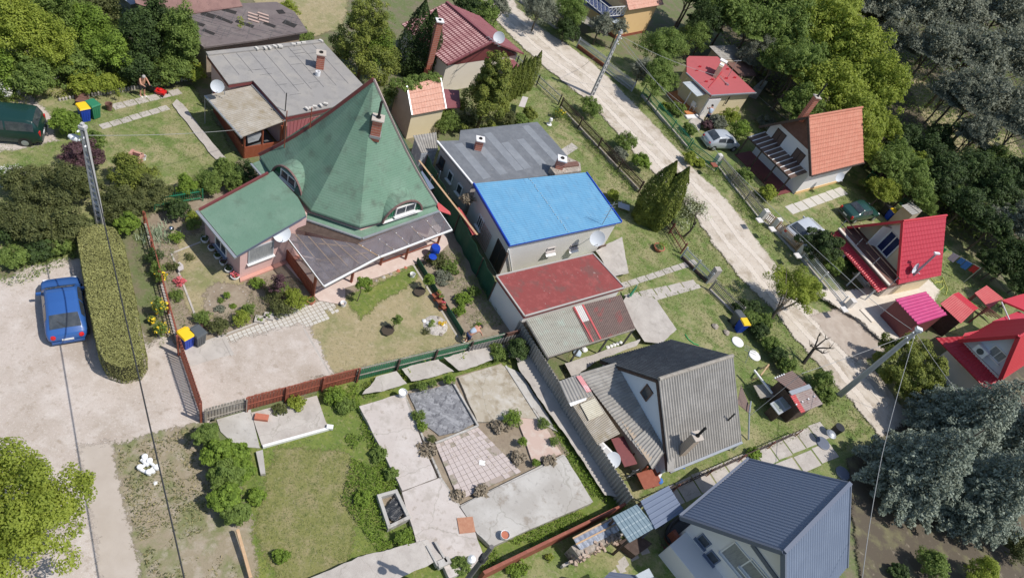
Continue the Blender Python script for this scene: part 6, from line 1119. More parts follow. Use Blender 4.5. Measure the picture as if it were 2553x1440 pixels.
fence('short brown end section of the long fence near the corrugated wall', D_ - (D_ - C_) * .12, D_, 1.15, 'tile_br', 'brown_fence', pw=.1, gap=.03, posts=1.0, pm='wooddark', rails=(.45, .97))
def sheetwall(name, label, a, b, h, m, per=.18, amp=.03, side=-1, posts=True):
    t_ = thing(name, label, 'wall', a); d_ = (b - a).normalized(); n_ = Vc((-d_.y, d_.x, 0)) * side; L_ = (b - a).length; N = int(L_ / .03); b_ = MB()
    for i in range(N):
        p0, p1 = a + d_ * (L_ * i / N), a + d_ * (L_ * (i + 1) / N); o0, o1 = n_ * amp * sn_(2 * math.pi * L_ * i / N / per), n_ * amp * sn_(2 * math.pi * L_ * (i + 1) / N / per)
        j0, j1 = .05 * float(vnoise(i // 30, 3, 1.0, 2)), .05 * float(vnoise((i + 1) // 30, 3, 1.0, 2))
        b_.hull([p0 + o0, p1 + o1, p1 + o1 + n_ * .012, p0 + o0 + n_ * .012], [p0 + o0 + Z * (h + j0), p1 + o1 + Z * (h + j0), p1 + o1 + n_ * .012 + Z * (h + j0), p0 + o0 + n_ * .012 + Z * (h + j0)])
    b_.build('sheets', M[m], t_)
    q = MB(); q.beam(a - n_ * .06 + Z * (h - .1), b - n_ * .06 + Z * (h - .1), .05, .05); q.build('rail', M['woodgrey'], t_)
    return t_
sheetwall('corrugated_wall', 'long tall grey corrugated sheet wall between the bare floor and the sheet roofed house', V2(P(1296, 797, 1.5), 0), V2(P(1578, 1240, 1.5), 0), 1.5, 'asb', .2, .045)
sheetwall('corrugated_fence', 'grey corrugated sheets standing against the green end of the long fence', P(1162, 886), P(1296, 852), .85, 'asb', .2, .04)
t = thing('mesh_screen_fence', 'dark green fabric screen fence between green roofed house and blue roofed house', 'fence', P(1045, 420)); a_, b_ = P(1053, 435), P(1216, 748); d_ = (b_ - a_).normalized()
b = MB(); N = 60
for i in range(N):
    p0, p1 = lerp(a_, b_, i / N), lerp(a_, b_, (i + 1) / N); n_ = Vc((-d_.y, d_.x, 0)); o0, o1 = n_ * .05 * sn_(i * .9), n_ * .05 * sn_((i + 1) * .9); b.hull([p0 + o0, p1 + o1, p1 + o1 + n_ * .01, p0 + o0 + n_ * .01], [q + Z * 1.65 for q in (p0 + o0, p1 + o1, p1 + o1 + n_ * .01, p0 + o0 + n_ * .01)])
b.build('screen', M['meshgreen'], t)
for i in range(7): MB().box(lerp(a_, b_, i / 6), .06, .06, 1.7).build('post', M['wooddark'], t)
tag(MB().beam(P(1045, 400, 1.75), P(1190, 585, 1.7), .12, .03).build('plank', M['woodtan'], org=P(1100, 480)), 'reddish board lying along the top of the dark green screen fence', 'board')
b = MB(); b.plate([P(1140, 515, 1.6), P(1150, 520, 1.5), P(1190, 583, 1.5), P(1178, 585, 1.6)], .05); tag(b.build('red_board', M['redfaded'], org=P(1160, 550)), 'long red and tan boards leaning between green screen and blue roofed house', 'board')
t = thing('low_green_fence', 'low dark green fabric border along the vegetable bed', 'fence', P(1040, 655)); a_, b_ = P(1037, 655), P(1150, 838); d_ = (b_ - a_).normalized(); n_ = Vc((-d_.y, d_.x, 0)); q = [a_, b_, b_ + n_ * .03, a_ + n_ * .03]; MB().hull(q, [V2(p, .5) for p in q]).build('screen', M['meshgreen'], t); MB().beam(a_ - n_ * .25 + Z * .03, b_ - n_ * .25 + Z * .03, .1, .06).build('edging', M['conc'], t)
PK = dict(pw=.045, gap=.07, posts=2.4)
fence('dark weathered picket fence on a stone kerb along the left side of the track', P(1395, 272), P(1592, 480), 1.1, 'wooddark', base=.25, basem='stone', **PK)
fence('wire mesh fence with dark posts above the dark picket fence', P(1236, 120), P(1392, 262), 1.0, 'galv', 'wire_fence', pw=.012, gap=.14, posts=2.6, pm='black', railm='galv', postw=.07)
fence('rusty red pipe fence behind the blossoming tree beside the track', P(1640, 535), P(1698, 632), 1.0, 'fascia', 'pipe_fence', pw=.02, gap=.2, posts=1.6, pm='fascia', railm='fascia')
fence('grey double farm gate of wire bars beside the track', P(1698, 642), P(1762, 706), 1.05, 'greypaint', 'wire_gate', pw=.015, gap=.08, posts=1.7, cat='gate', pm='greypaint', base=.2, basem='wooddark')
fence('old leaning brown picket fence between the concrete post and the hedge', P(1768, 722), P(1838, 790), 1.05, 'woodgrey', base=.1, **PK)
MBx = MB(); MBx.box(P(1768, 700), .45, .4, 1.3, .6); tag(MBx.build('gate_pillar', M['conc'], org=P(1768, 700)), 'stout grey concrete pillar at the end of the grey gate', 'pillar')
fence('white grey picket gate leading into the garden of the ochre house', P(1508, 178), P(1575, 228), 1.0, 'greypaint', 'picket_gate', pw=.05, gap=.06, posts=2.8, cat='gate', base=.08)
fence('grey picket fence on a red kerb in front of the ochre house', P(1438, 118), P(1505, 168), 1.0, 'greypaint', base=.3, basem='rustgate', **PK)
fence('pale picket fence under the trees at the top of the track', P(1295, 5), P(1430, 105), 1.0, 'woodgrey', base=.2, **PK)
fence('green wire fence on a low concrete kerb in front of the yellow house', P(1598, 240), P(1712, 372), 1.1, 'wiregreen', 'green_wire_fence', pw=.02, gap=.09, posts=2.4, base=.25, pm='wiregreen', railm='wiregreen', postw=.06)
fence('green barred double gate in front of the silver car', P(1714, 376), P(1782, 428), 1.1, 'wiregreen', 'green_gate', pw=.02, gap=.09, posts=2.0, pm='wiregreen', railm='wiregreen', postw=.07, cat='gate', base=.05)
fence('brown green picket fence in front of the orange tiled house', P(1788, 415), P(1893, 548), 1.1, 'woodgrey', base=.12, **PK)
fence('short picket gate between two pale pillars opposite the sand track', P(1900, 552), P(1918, 566), 1.05, 'woodtan', 'picket_gate', pw=.06, gap=.08, posts=2, cat='gate', base=.1)
fence('pale picket fence in front of the silver estate car', P(1928, 576), P(1982, 632), 1.1, 'woodtan', base=.15, **PK)
fence('white metal bar fence beside the round dark conifer', P(1996, 645), P(2092, 762), 1.1, 'whitepaint', 'white_fence', pw=.03, gap=.09, posts=2.3, pm='whitepaint', base=.2)
t = thing('striped_entrance', 'flight of pale striped planks behind the kerb beside the maroon shed', 'decking', P(2150, 830)); q0, q1, q2, q3 = P(2112, 775), P(2225, 870), P(2262, 850), P(2140, 752); b = MB()
for i in range(34): a_, c_ = lerp(q0, q1, i / 34), lerp(q3, q2, i / 34); d_ = (q1 - q0).normalized() * .11; b.hull([a_, a_ + d_, c_ + d_, c_], [p + Z * .12 for p in (a_, a_ + d_, c_ + d_, c_)])
b.build('planks', M['paver'], t); MB().prism([q0, q1, q2, q3], 0, .09).build('base', M['slab_grey'], t); MB().beam(q0 + Z * .1 - Vc((.15, .15, 0)), q1 + Z * .1 - Vc((.15, .15, 0)), .2, .3).build('kerb', M['paver'], t)
for px, l_ in (((1780, 412), 'pale pillar with a red cap at the end of the green gate'), ((1893, 550), 'white pillar left of the short picket gate'), ((1925, 572), 'white pillar right of the short picket gate'), ((1988, 638), 'grey pillar between pale picket fence and white bar fence'), ((2104, 772), 'pale pillar at the yard entrance of the red balcony house')):
    MB_ = MB(); MB_.box(P(*px), .42, .4, 1.15, .7); q = thing('gate_pillar', l_, 'pillar', P(*px)); MB_.build('shaft', M['offwhite'], q); MB().box(P(*px, 1.15), .5, .48, .08, .7).build('cap', M['rustgate'] if 'red cap' in l_ else M['offwhite'], q)
fence('dark wire fence behind the weathered sheet roofed house', P(1585, 1262), P(1980, 1085), .8, 'wooddark', 'wire_fence', pw=.012, gap=.3, posts=2.4, pm='rustgate', railm='wooddark', postw=.05)
fence('green mesh fence at the edge of the wood', P(2160, 445), P(2250, 520), 1.0, 'wiregreen', 'green_wire_fence', pw=.02, gap=.12, posts=2.2, pm='wiregreen', postw=.05, railm='wiregreen')
fence('green wire fence half hidden in the shrubs left of the side roof', P(385, 520), P(505, 500), .9, 'wiregreen', 'green_wire_fence', pw=.02, gap=.09, posts=2.2, pm='wiregreen', postw=.05, railm='wiregreen')
# broken plank fence, low concrete palisade near the man
t = thing('palisade_edging', 'row of small pale concrete stakes edging the thicket beside the man', 'edging', P(180, 250)); b = MB()
for i in range(46): q = lerp(P(150, 254), P(480, 198), i / 45); b.lathe(q + Vc((0, ru(-.03, .03), 0)), [(.07, 0), (.07, .22), (.03, .28)], 7)
b.build('stakes', M['conc'], t)
tag(MB().lathe(P(98, 222), [(.32, 0), (.25, .8), (.2, 1.5), (.05, 2.1)], 9).build('dead_trunk', M['woodgrey'], org=P(98, 222)), 'broken pale dead trunk leaning at the edge of the thicket', 'tree stump')
tag(MB().tube([P(100, 215, .9), P(150, 190, .5)], .04, 6).build('fallen_branch', M['woodgrey'], org=P(120, 215)), 'thin pale fallen branch beside the dead trunk', 'branch')
# ================= cars =================
def car(label, cpx, hpx, L, W, H, paint, style='hatch', name='parked_car', zc=.5, group=None, rim='galv'):
    c = P(*cpx, zc); c.z = 0; h0, h1 = P(*hpx[0], zc), P(*hpx[1], zc); az = math.atan2((h1 - h0).y, (h1 - h0).x)
    t = thing(name, label, 'car', (0, 0, 0), group or 'parked cars')
    # x fraction (0 rear .. 1 front): belt z, roof z, belt half width, roof half width
    if style == 'hatch': S = [(0, .62, .66, .40, .36), (.025, .78, .84, .46, .42), (.07, .88, .96, .485, .43), (.13, .93, 1.12, .495, .42), (.24, .93, 1.36, .5, .385), (.42, .92, 1.44, .5, .37), (.58, .9, 1.42, .5, .37), (.66, .9, 1.32, .5, .38), (.78, .88, .96, .49, .43), (.9, .8, .84, .48, .42), (.97, .66, .7, .44, .38), (1, .5, .53, .38, .33)]
    elif style == 'sedan': S = [(0, .66, .7, .42, .38), (.03, .84, .9, .47, .42), (.14, .92, .98, .49, .42), (.2, .92, 1.02, .495, .42), (.32, .92, 1.36, .5, .37), (.5, .9, 1.41, .5, .365), (.58, .9, 1.36, .5, .37), (.72, .88, .95, .49, .43), (.88, .78, .82, .48, .42), (.97, .64, .68, .44, .38), (1, .48, .52, .38, .33)]
    elif style == 'estate': S = [(0, .7, .8, .45, .4), (.02, .9, 1.05, .48, .42), (.07, .96, 1.35, .49, .4), (.14, .96, 1.5, .5, .38), (.45, .94, 1.53, .5, .37), (.6, .92, 1.47, .5, .37), (.76, .9, .99, .49, .43), (.9, .8, .86, .48, .42), (.97, .66, .7, .44, .38), (1, .5, .54, .38, .33)]
    else: S = [(0, .75, .9, .46, .42), (.02, 1.0, 1.3, .49, .43), (.06, 1.06, 1.66, .495, .41), (.12, 1.06, 1.74, .5, .4), (.55, 1.04, 1.76, .5, .39), (.66, 1.02, 1.66, .5, .39), (.82, .98, 1.08, .49, .43), (.93, .85, .9, .47, .42), (.98, .7, .75, .44, .38), (1, .55, .6, .38, .33)]
    hs = H / max(s[2] for s in S)
    xs = [s[0] for s in S]; f = lambda x: [float(np.interp(x, xs, [s[k_] for s in S])) for k_ in (1, 2, 3, 4)]
    def ring(x):
        zb, zr, wb, wr = f(x); zb *= hs; zr *= hs; X = (x - .5) * L; wb *= W; wr *= W; zl = .24 if .06 < x < .95 else .34
        h = [(wb * .9, zl), (wb * 1.0, zl + .16), (wb * 1.0, zb * .8), (wb * .97, zb), (wr, zr - .03), (wr * .8, zr + .01)]
        return [Vc((X, y, z)) for y, z in h] + [Vc((X, 0, zr + .025))] + [Vc((X, -y, z)) for y, z in reversed(h)]
    st = sorted(set(xs + [i / 30 for i in range(31)])); b = MB(); R_ = [ring(x) for x in st]
    for i in range(len(R_) - 1): b.hull(R_[i], R_[i + 1], caps=False)
    b.poly(list(reversed(R_[0]))); b.poly(R_[-1]); b.build('body', paint, t, smooth=True)
    def side(x, tt, sgn, off=.012): zb, zr, wb, wr = f(x); zb *= hs; zr = zr * hs - .03; wb *= W * .97; wr *= W; return Vc(((x - .5) * L, sgn * (wb + (wr - wb) * tt + off), zb + (zr - zb) * tt))
    cab = [s for s in S if s[2] - s[1] > .3]; xa, xb = cab[0][0], cab[-1][0]
    for sgn in (-1, 1):
        segs = [(xa - (.02 if style != 'sedan' else .03), (xa + xb) / 2 - .01), ((xa + xb) / 2 + .01, xb + .03)]
        for x0, x1 in segs:
            b = MB(); N = 5; lo_ = [side(lerp(x0, x1, i / N) + (.03 if x1 > xb and i == N else 0), .1, sgn) for i in range(N + 1)]; hi_ = [side(lerp(x0, x1, i / N), .86, sgn) for i in range(N + 1)]
            for i in range(N): b.poly([lo_[i], lo_[i + 1], hi_[i + 1], hi_[i]])
            b.build('side_window', M['glass'], t)
    def top(x, y, off=.02):
        zb, zr, wb, wr = f(x); return Vc(((x - .5) * L, y * wr * W * .86, zr * hs + off + .012 + .022 * (1 - abs(y))))
    i0 = [i for i, s in enumerate(S) if s[0] == xb][0]; xw0, xw1 = xb + .01, S[i0 + 1][0] - .005
    j0 = [i for i, s in enumerate(S) if s[0] == xa][0]; xr0, xr1 = S[max(j0 - 2, 1)][0] + .01, xa + (.0 if style != 'sedan' else .0)
    if style == 'sedan': xr0 = .205; xr1 = .315
    if style == 'hatch': xr0, xr1 = .085, .235
    if style in ('van', 'estate'): xr0, xr1 = .018, .058
    for nm, x0, x1 in (('windscreen', xw0, xw1), ('rear_window', xr0, xr1)):
        b = MB(); N = 5
        for i in range(N):
            a0, a1 = lerp(x0, x1, i / N), lerp(x0, x1, (i + 1) / N); b.poly([top(a0, -1), top(a1, -1), top(a1, 0), top(a0, 0)]); b.poly([top(a0, 0), top(a1, 0), top(a1, 1), top(a0, 1)])
        b.build(nm, M['glass'], t)
    r = .29 if style != 'van' else .33
    for x in (.17, .82):
        for sgn in (-1, 1):
            c_ = Vc(((x - .5) * L, sgn * (W / 2 - .17), r)); wl_ = MB().lathe(c_, [(r * .6, 0), (r, .02), (r, .17), (r * .62, .19)], 18, axis=(0, sgn, 0)).build('wheel', M['black'], t); MB().lathe(c_ + Vc((0, sgn * .185, 0)), [(r * .58, 0), (r * .5, .012), (.05, .02)], 10, axis=(0, sgn, 0)).build('rim', M[rim], wl_)
    for sgn in (-1, 1):
        zt = f(.02)[0] * hs
        if style == 'hatch': MB().lathe((-.5 * L + .07, sgn * W * .33, .72 * hs), [(.12, -.02), (.11, .05), (.03, .07)], 10, axis=(-1, sgn * .4, .5)).build('tail_light', M['redplastic'], t)
        else: MB().box((-.5 * L + .05, sgn * W * .41, zt - .18), .1, .16, .26).build('tail_light', M['redplastic'], t)
        MB().box((.5 * L - .14, sgn * W * .34, f(.97)[0] * hs - .1), .12, .26, .13).build('headlight', M['plastic_w'], t)
        MB().box(((xb + .04 - .5) * L, sgn * (W / 2 + .06), .88 * hs), .1, .2, .12).build('wing_mirror', paint, t)
    MB().box((-.5 * L - .005, 0, .48), .03, .46, .11).build('number_plate', M['plastic_w'], t)
    MB().box((-.5 * L + .03, 0, .28), .1, W * .78, .16).build('bumper', M['greyplastic'] if style != 'hatch' else paint, t)
    b = MB(); b.beam(top(xr0 + .005, 0, .03), top((xr0 + xr1) / 2, .5, .035), .02); b.build('rear_wiper', M['black'], t)
    t.location = c; t.rotation_euler = (0, 0, az); ORG[t.name] = c; return t
CP = lambda n_, c, **k_: mat('car_' + n_, c, (), rough=.22, spec=.6, **k_)
car('small metallic blue hatchback parked on gravel beside the clipped hedge', (160, 768), ((168, 838), (150, 700)), 3.62, 1.64, 1.37, CP('blue', (.035, .11, .33)), 'hatch', 'blue_hatchback')
car('dark green minivan at the left picture edge', (-18, 306), ((104, 312), (-40, 300)), 4.6, 1.82, 1.73, CP('dkgreen', (.01, .04, .035)), 'van', 'minivan', zc=.8)
car('silver grey hatchback under the grapevine beside the yellow house', (1797, 352), ((1772, 350), (1824, 352)), 3.5, 1.6, 1.38, CP('silver', (.42, .45, .48)), 'hatch', 'silver_hatchback')
car('dark green saloon parked on grass beside the orange tiled house', (2143, 528), ((2112, 533), (2172, 524)), 4.1, 1.66, 1.38, CP('green', (.015, .055, .045)), 'sedan', 'green_saloon')
car('silver estate car half behind the round dark conifer', (2003, 578), ((1978, 590), (2032, 566)), 4.3, 1.76, 1.5, CP('pale', (.5, .53, .57)), 'hatch', 'silver_estate')
# ================= poles and cables =================
def lattice_pole(label, base, h, az, w0, w1, holes=True, m='pole', lamp=None):
    t = thing('utility_pole', label, 'utility pole', base); b = Vector(base); u = Vc((cs_(az), sn_(az), 0)); mb = MB(); v_ = Vc((-u.y, u.x, 0))
    for s in (-1, 1):
        a0, a1 = b + u * s * (w0 / 2 - .045), b + u * s * (w1 / 2 - .035) + Z * h; mb.hull([a0 + u * x * .045 + v_ * y * .09 for x, y in ((-1, -1), (1, -1), (1, 1), (-1, 1))], [a1 + u * x * .035 + v_ * y * .07 for x, y in ((-1, -1), (1, -1), (1, 1), (-1, 1))])
    mb.build('flange', M[m], t)
    N = int(h / .42) if holes else 0
    for i in range(N + 1):
        z = h * i / max(N, 1); w = w0 + (w1 - w0) * z / h - .14; hh = .13 if z < h * .75 else .3; MB().box(b + Z * z, max(w, .03) + .02, .15, hh, az).build('rung', M[m], t)
    if not holes: MB().hull([b + u * x * (w0 / 2 - .08) + v_ * y * .03 for x, y in ((-1, -1), (1, -1), (1, 1), (-1, 1))], [b + u * x * (w1 / 2 - .06) + v_ * y * .03 + Z * h for x, y in ((-1, -1), (1, -1), (1, 1), (-1, 1))]).build('web', M[m], t)
    MB().box(b + Z * h, w1 + .06, .24, .16, az).build('pole_cap', M[m], t)
    for i in range(4): MB().lathe(b + Z * (h - .1 - i * .25) + v_ * -.12 + u * .12 * (1 if i % 2 else -1), [(.03, 0), (.05, .05), (.05, .1), (.02, .14)], 8, axis=-v_).build('insulator', M['plastic_w'], t)
    return t
pb1 = V2(P(207, 320, 6.5), 0); pb2 = P(1475, 240); pb3 = P(2092, 985)
p1_ = lattice_pole('tall grey concrete ladder pole with a street lamp above the bushes', pb1, 6.5, .1, .42, .24)
mb = MB(); mb.tube([pb1 + Z * 5.9 + Vc((-.1, 0, 0)), pb1 + Z * 5.95 + Vc((-.5, -.1, 0))], .035, 6); mb.build('lamp_arm', M['galv'], p1_)
MB().lathe(pb1 + Z * 5.72 + Vc((-.3, -.05, 0)), [(.05, 0), (.13, .05), (.15, .3), (.08, .45)], 12, axis=(-1, -.2, .1)).build('street_lamp', M['plastic_w'], p1_)
lattice_pole('grey concrete pole with narrow slots beside the sand track', pb2, 6.05, .9, .4, .22)
p3_ = lattice_pole('smooth dark concrete pole rising over the round yew by the track', pb3, 7.05, -.35, .36, .22, holes=False)
MB().box(pb3 + Z * 7.1, .35, .25, .2).build('junction_box', M['plastic_w'], p3_)
t = thing('wooden_pole', 'dark wooden pole with a white lamp at the bottom picture edge', 'utility pole', V2(P(1226, 1362, 6.2), 0)); wb = V2(P(1226, 1362, 6.2), 0); MB().tube([wb, wb + Z * 6.2], .14, 10, r2=.09, m=0).build('shaft', M['pole_dark'], t); MB().lathe(P(1172, 1398, 4.9), [(.05, 0), (.14, .06), (.16, .25), (.06, .36)], 12).build('lamp_head', M['plastic_w'], t)
b = MB(); [b.tube([wb + Z * z_ + Vc((.14 * cs_(a), .14 * sn_(a), 0)) for a in np.linspace(0, 6.28, 12)], .02, 5) for z_ in (4.9, 5.0, 5.1, 5.2)]; b.build('cable_wraps', M['cable'], t)
pt1 = pb1 + Z * 6.4
o_end = P(460, 1440, 6.4); dir_ = (o_end - pt1); wire('thick black overhead cable crossing the clipped hedge and the gravel road', [pt1, pt1 + dir_ * 1.6], .028, sag=.15)
wire('thin grey cable from the ladder pole to the corrugated veranda', [pt1 - Z * .3, P(605, 322, 2.3)], .012, 'cable_gr', .15)
wire('thin grey cable hanging from the slotted pole across the track', [pb2 + Z * 5.5, P(1450, 168, .3)], .014, 'cable_gr', .02)
pt2 = pb2 + Z * 5.9
wire('pair of cables from the slotted pole to the yellow house', [pt2, P(1785, 188, 3.6)], .014, 'cable_gr', .3); wire('thin cable from the slotted pole past the green fence', [pt2 - Z * .3, P(1700, 258, 2.4)], .012, 'cable_gr', .3)
pt3 = pb3 + Z * 6.95
wire('cable from the dark pole up past the balcony and picket fences', [pt3, P(2110, 690, 6.4), P(1780, 370, 5.8), pt2], .015, 'cable_gr', .15)
wire('cable from the dark pole down to the lower right tree', [pt3, P(2200, 1130, 5.0), P(2150, 1440, 4.4)], .015, 'cable_gr', .1)
wire('cable from the dark pole towards the scarlet roofs', [pt3, P(2400, 990, 4.0)], .015, 'cable_gr', .1)
wire('long thin cable from the dark pole to the sheet roofed house', [pt3, P(2000, 930, 4.9), P(1870, 1035, 1.4)], .013, 'cable_gr', .15)
wire('thin clothes wire on the shaded grass beside the yellow house', [P(1865, 215, 1.0), P(1965, 300, 1.2)], .012, 'cable_gr', .1)
# ================= bins, barrel, pots, small things =================
wheeled_bin('blue wheeled bin with yellow lid left of a grey one by the rust gate', P(466, 862), 1.2, 'blueplastic', 'yellowplastic'); wheeled_bin('grey wheeled bin by the rust brown gate', P(495, 856), 1.25, 'greyplastic', 'greyplastic')
wheeled_bin('blue wheeled bin with yellow lid on the lawn beside a green bin', P(213, 300), 1.1, 'blueplastic', 'yellowplastic'); wheeled_bin('plain green wheeled bin on the lawn left of the flat roofed house', P(237, 292), 1.3, 'greenplastic', 'greenplastic')
wheeled_bin('blue wheeled bin with yellow lid beside the hedge near the pruned tree', P(1838, 824), .6, 'blueplastic', 'yellowplastic', 1.0); wheeled_bin('dark grey wheeled bin beside the hedge near the pruned tree', P(1826, 806), .8)
wheeled_bin('blue wheeled bin with yellow lid behind the dark green saloon', P(2210, 545), .6, 'blueplastic', 'yellowplastic'); wheeled_bin('black wheeled bin behind the dark green saloon', P(2199, 534), .6, 'black', 'black')
t = thing('black_dustbin', 'tall black dustbin standing by the slab path near the blue spruce', 'dustbin', P(2072, 1082)); MB().lathe(P(2072, 1082), [(.24, 0), (.3, .9)], 18).build('body', M['black'], t); MB().lathe(P(2072, 1082, .9), [(.32, 0), (.32, .04), (.2, .12), (.03, .16)], 18).build('lid', M['galv'], t)
t = thing('blue_barrel', 'bright blue plastic barrel under the end of the clear canopy', 'barrel', P(1079, 640)); MB().lathe(P(1079, 640), [(.27, 0), (.3, .1), (.31, .45), (.3, .8), (.26, .9)], 20).build('body', M['blueplastic'], t); MB().lathe(P(1079, 640, .9), [(.24, 0), (.24, .02), (.1, .03)], 18).build('lid', M['blueplastic'], t)
for i, px in enumerate(((511, 603), (528, 623), (543, 643), (557, 659), (570, 677))): pot('white round planter in the row along the shaded pink wall', P(*px), .2, .26, 'plastic_w', G_PUR if i % 2 else G_DRK, group='white planters along the pink wall', ph=.15, n=60)
pot('white round planter with red flowers at the corner of the pink wall', P(586, 694), .22, .24, 'plastic_w', G_FLR, ph=.18, n=90)
pot('terracotta pot at the foot of the red canopy post', P(774, 756), .22, .32, 'terra', G_MID, ph=.15, n=60)
for (px, l_) in (((855, 762), 'small white bucket at the end of the paved garden path'), ((1027, 690), 'white bucket on the lawn near the flower bed'), ((358, 398), 'small clear bucket beside the brick block on the lawn')):
    t = thing('bucket', l_, 'bucket', P(*px)); MB().lathe(P(*px), [(.12, 0), (.16, .28), (.165, .28), (.14, .26), (.1, .03)], 14, caps=False).build('body', M['plastic_w'], t); MB().tube([P(*px, .28) + Vc((.16 * cs_(a), 0, .1 * sn_(a))) for a in np.linspace(0, 3.14, 7)], .008, 5).build('handle', M['galv'], t)
for (px, z_, l_, mm) in (((1255, 1338), .33, 'pale bucket of rubble near the lower edge of the bare floor', 'terra'), ((1002, 985), .34, 'small white drum at the top corner of the bare floor', 'whitepaint')):
    t = thing('bucket', l_, 'bucket', P(*px, z_)); MB().lathe(P(*px, z_), [(.17, 0), (.21, .32), (.22, .32), (.19, .28)], 16, caps=False).build('body', M['plastic_w'], t); MB().lathe(P(*px, z_), [(.15, .02), (.19, .25)], 12).build('contents', M[mm], t)
for (px, rx, l_) in (((1838, 853), .42, 'round white concrete lid on the lawn beside the bins'), ((1880, 887), .42, 'round white well cover on the lawn above the sawhorse'), ((2050, 1105), .45, 'dark round manhole cover on the slab path'), ((2100, 1180), .45, 'grey round manhole cover on bare soil beside the spruce')):
    MB_ = MB(); MB_.lathe(P(*px), [(rx, 0), (rx, .08), (rx * .92, .1), (.05, .1)], 24); tag(MB_.build('well_cover', M['whitepaint'] if 'white' in l_ else M['slate_trim'], org=P(*px)), l_, 'well cover')
t = thing('brick_hearth', 'small square brick hearth on the lawn of the flat roofed house', 'hearth', P(338, 400)); b = MB(); c_ = P(338, 400); [b.box(c_ + Vector(o), sx, sy, .4, .2) for o, sx, sy in (((-.3, 0, 0), .14, .7), ((.3, 0, 0), .14, .7), ((0, .28, 0), .5, .14), ((0, -.28, 0), .5, .14))]; b.build('bricks', mat('brick_pale', (.5, .26, .2), [((.6, .38, .3), 6, .5, .7, .6)]), t); MB().box(c_, .5, .5, .2, .2).build('ash', M['dark'], t)
t = thing('cast_iron_pot', 'dark rusty tall bucket on the slab path near the green bin', 'bucket', P(273, 274)); MB().lathe(P(273, 274), [(.14, 0), (.2, .45), (.21, .46), (.17, .44), (.12, .05)], 14, caps=False).build('body', M['tile_br'], t); MB().tube([P(273, 274, .46) + Vc((.2 * cs_(a), 0, .15 * sn_(a))) for a in np.linspace(0, 3.14, 7)], .01, 5).build('handle', M['black'], t)
tag(MB().box(P(206, 252), .6, .4, .45, .2).box(P(206, 252, .45), .66, .46, .04, .2).build('metal_box', M['tile_br'], org=P(206, 252)), 'small dark metal box at the edge of the thicket', 'box')
tag(MB().lathe(P(297, 268), [(.16, 0), (.15, .08), (.05, .1)], 12).build('metal_plate', M['conc'], org=P(297, 268)), 'small round grey stone on the slab path near the rusty bucket', 'stone')
t = thing('lawn_mower', 'red lawn mower with a black grass bag next to the bare chested man', 'lawn mower', P(400, 236)); c_ = P(401, 235); MB().box(c_ + Z * .12, .6, .42, .16, .2).build('deck', M['redplastic'], t); MB().lathe(c_ + Z * .28, [(.14, 0), (.14, .1), (.06, .14)], 12).build('engine', M['redplastic'], t); MB().box(c_ + Vc((-.55, -.05, .12)), .5, .42, .32, .2).build('grass_bag', M['black'], t)
b = MB(); [b.tube([c_ + Vc((-.2, s, .25)), c_ + Vc((-1.0, s, .95))], .015, 6) for s in (-.18, .18)]; b.beam(c_ + Vc((-1.0, -.18, .95)), c_ + Vc((-1.0, .18, .95)), .03); b.build('handle', M['galv'], t)
for dx in (-.22, .25):
    for s in (-.22, .22): MB().lathe(c_ + Vc((dx, s, .1)), [(.1, 0), (.1, .05)], 12, axis=(0, 1 if s > 0 else -1, 0)).build('wheel', M['black'], t)
t = thing('white_pipe_sculpture', 'heap of joined white plastic pipe fittings on the weedy verge', 'pipes', P(365, 1165)); 
for i, (a_, c_) in enumerate((((345, 1170), (372, 1150)), ((352, 1145), (370, 1160)), ((372, 1150), (390, 1165)), ((348, 1168), (376, 1182)), ((378, 1166), (384, 1178)), ((365, 1140), (356, 1150)))): MB().tube([P(*a_, .15 + .04 * (i % 3)), P(*c_, .15 + .04 * (i % 3))], .07, 10).build('pipe', M['plastic_w'], t)
for px in ((362, 1142), (374, 1152), (392, 1168), (372, 1180), (350, 1168)): MB().lathe(P(*px, .08), [(.1, 0), (.12, .1), (.12, .22), (.08, .24)], 12).build('fitting', M['plastic_w'], t)
stone(P(388, 1205), .12, 'whitepaint', 'white_bag', 'small white bag on the verge below the white pipes', 'bag')
t = thing('plant_stand', 'wooden stand crowded with small terracotta pots at the end of the vegetable bed', 'plant stand', P(1095, 765)); a_, c_ = P(1078, 740), P(1108, 778); MB().beam(V2(a_, .35), V2(c_, .35), .35, .04).build('shelf', M['woodred'], t); [MB().box(V2(lerp(a_, c_, s_), 0), .05, .05, .33).build('leg', M['woodred'], t) for s_ in (.1, .9)]
for i in range(7): q = lerp(a_, c_, (i + .5) / 7); pot('small terracotta pot on the crowded plant stand', V2(q, .37 if i % 2 else .0) + Vc((ru(-.2, .2), ru(-.2, .2), 0)), .12, .2, 'terra', (G_MID, G_YEL, G_FLR)[i % 3], group='pots on the plant stand', ph=.18, n=60)
t = thing('rockery', 'round rockery of pale stones and small plants on the dry lawn', 'rockery', P(1083, 815)); MB().lathe(P(1085, 812), [(.85, 0), (.6, .08), (.2, .16)], 18).build('gravel_mound', mat('rockery_gravel', (.42, .38, .34), [((.6, .57, .52), 12, .5, .6, .7)]), t)
for i in range(16): a = i * .8; stone(P(1085, 812, .04) + Vc((.55 * cs_(a), .5 * sn_(a), 0)) * ru(.6, 1.25), ru(.07, .15), random.choice(('whitepaint', 'stone', 'conc')), 'stone', parent=t)
for q_, m_ in (((1077, 808), G_BRT), ((1103, 806), G_FLY), ((1062, 825), G_OLV)): link('plant', crown_mesh('p', [tuple(P(*q_, .18) - ORG[t.name]) + (.24, .24, .25)], 220, .07, clump=.5), m_, t)
t = thing('rubble_circle', 'ring of small stones around young plants in the round flower bed', 'flower bed edging', P(570, 752))
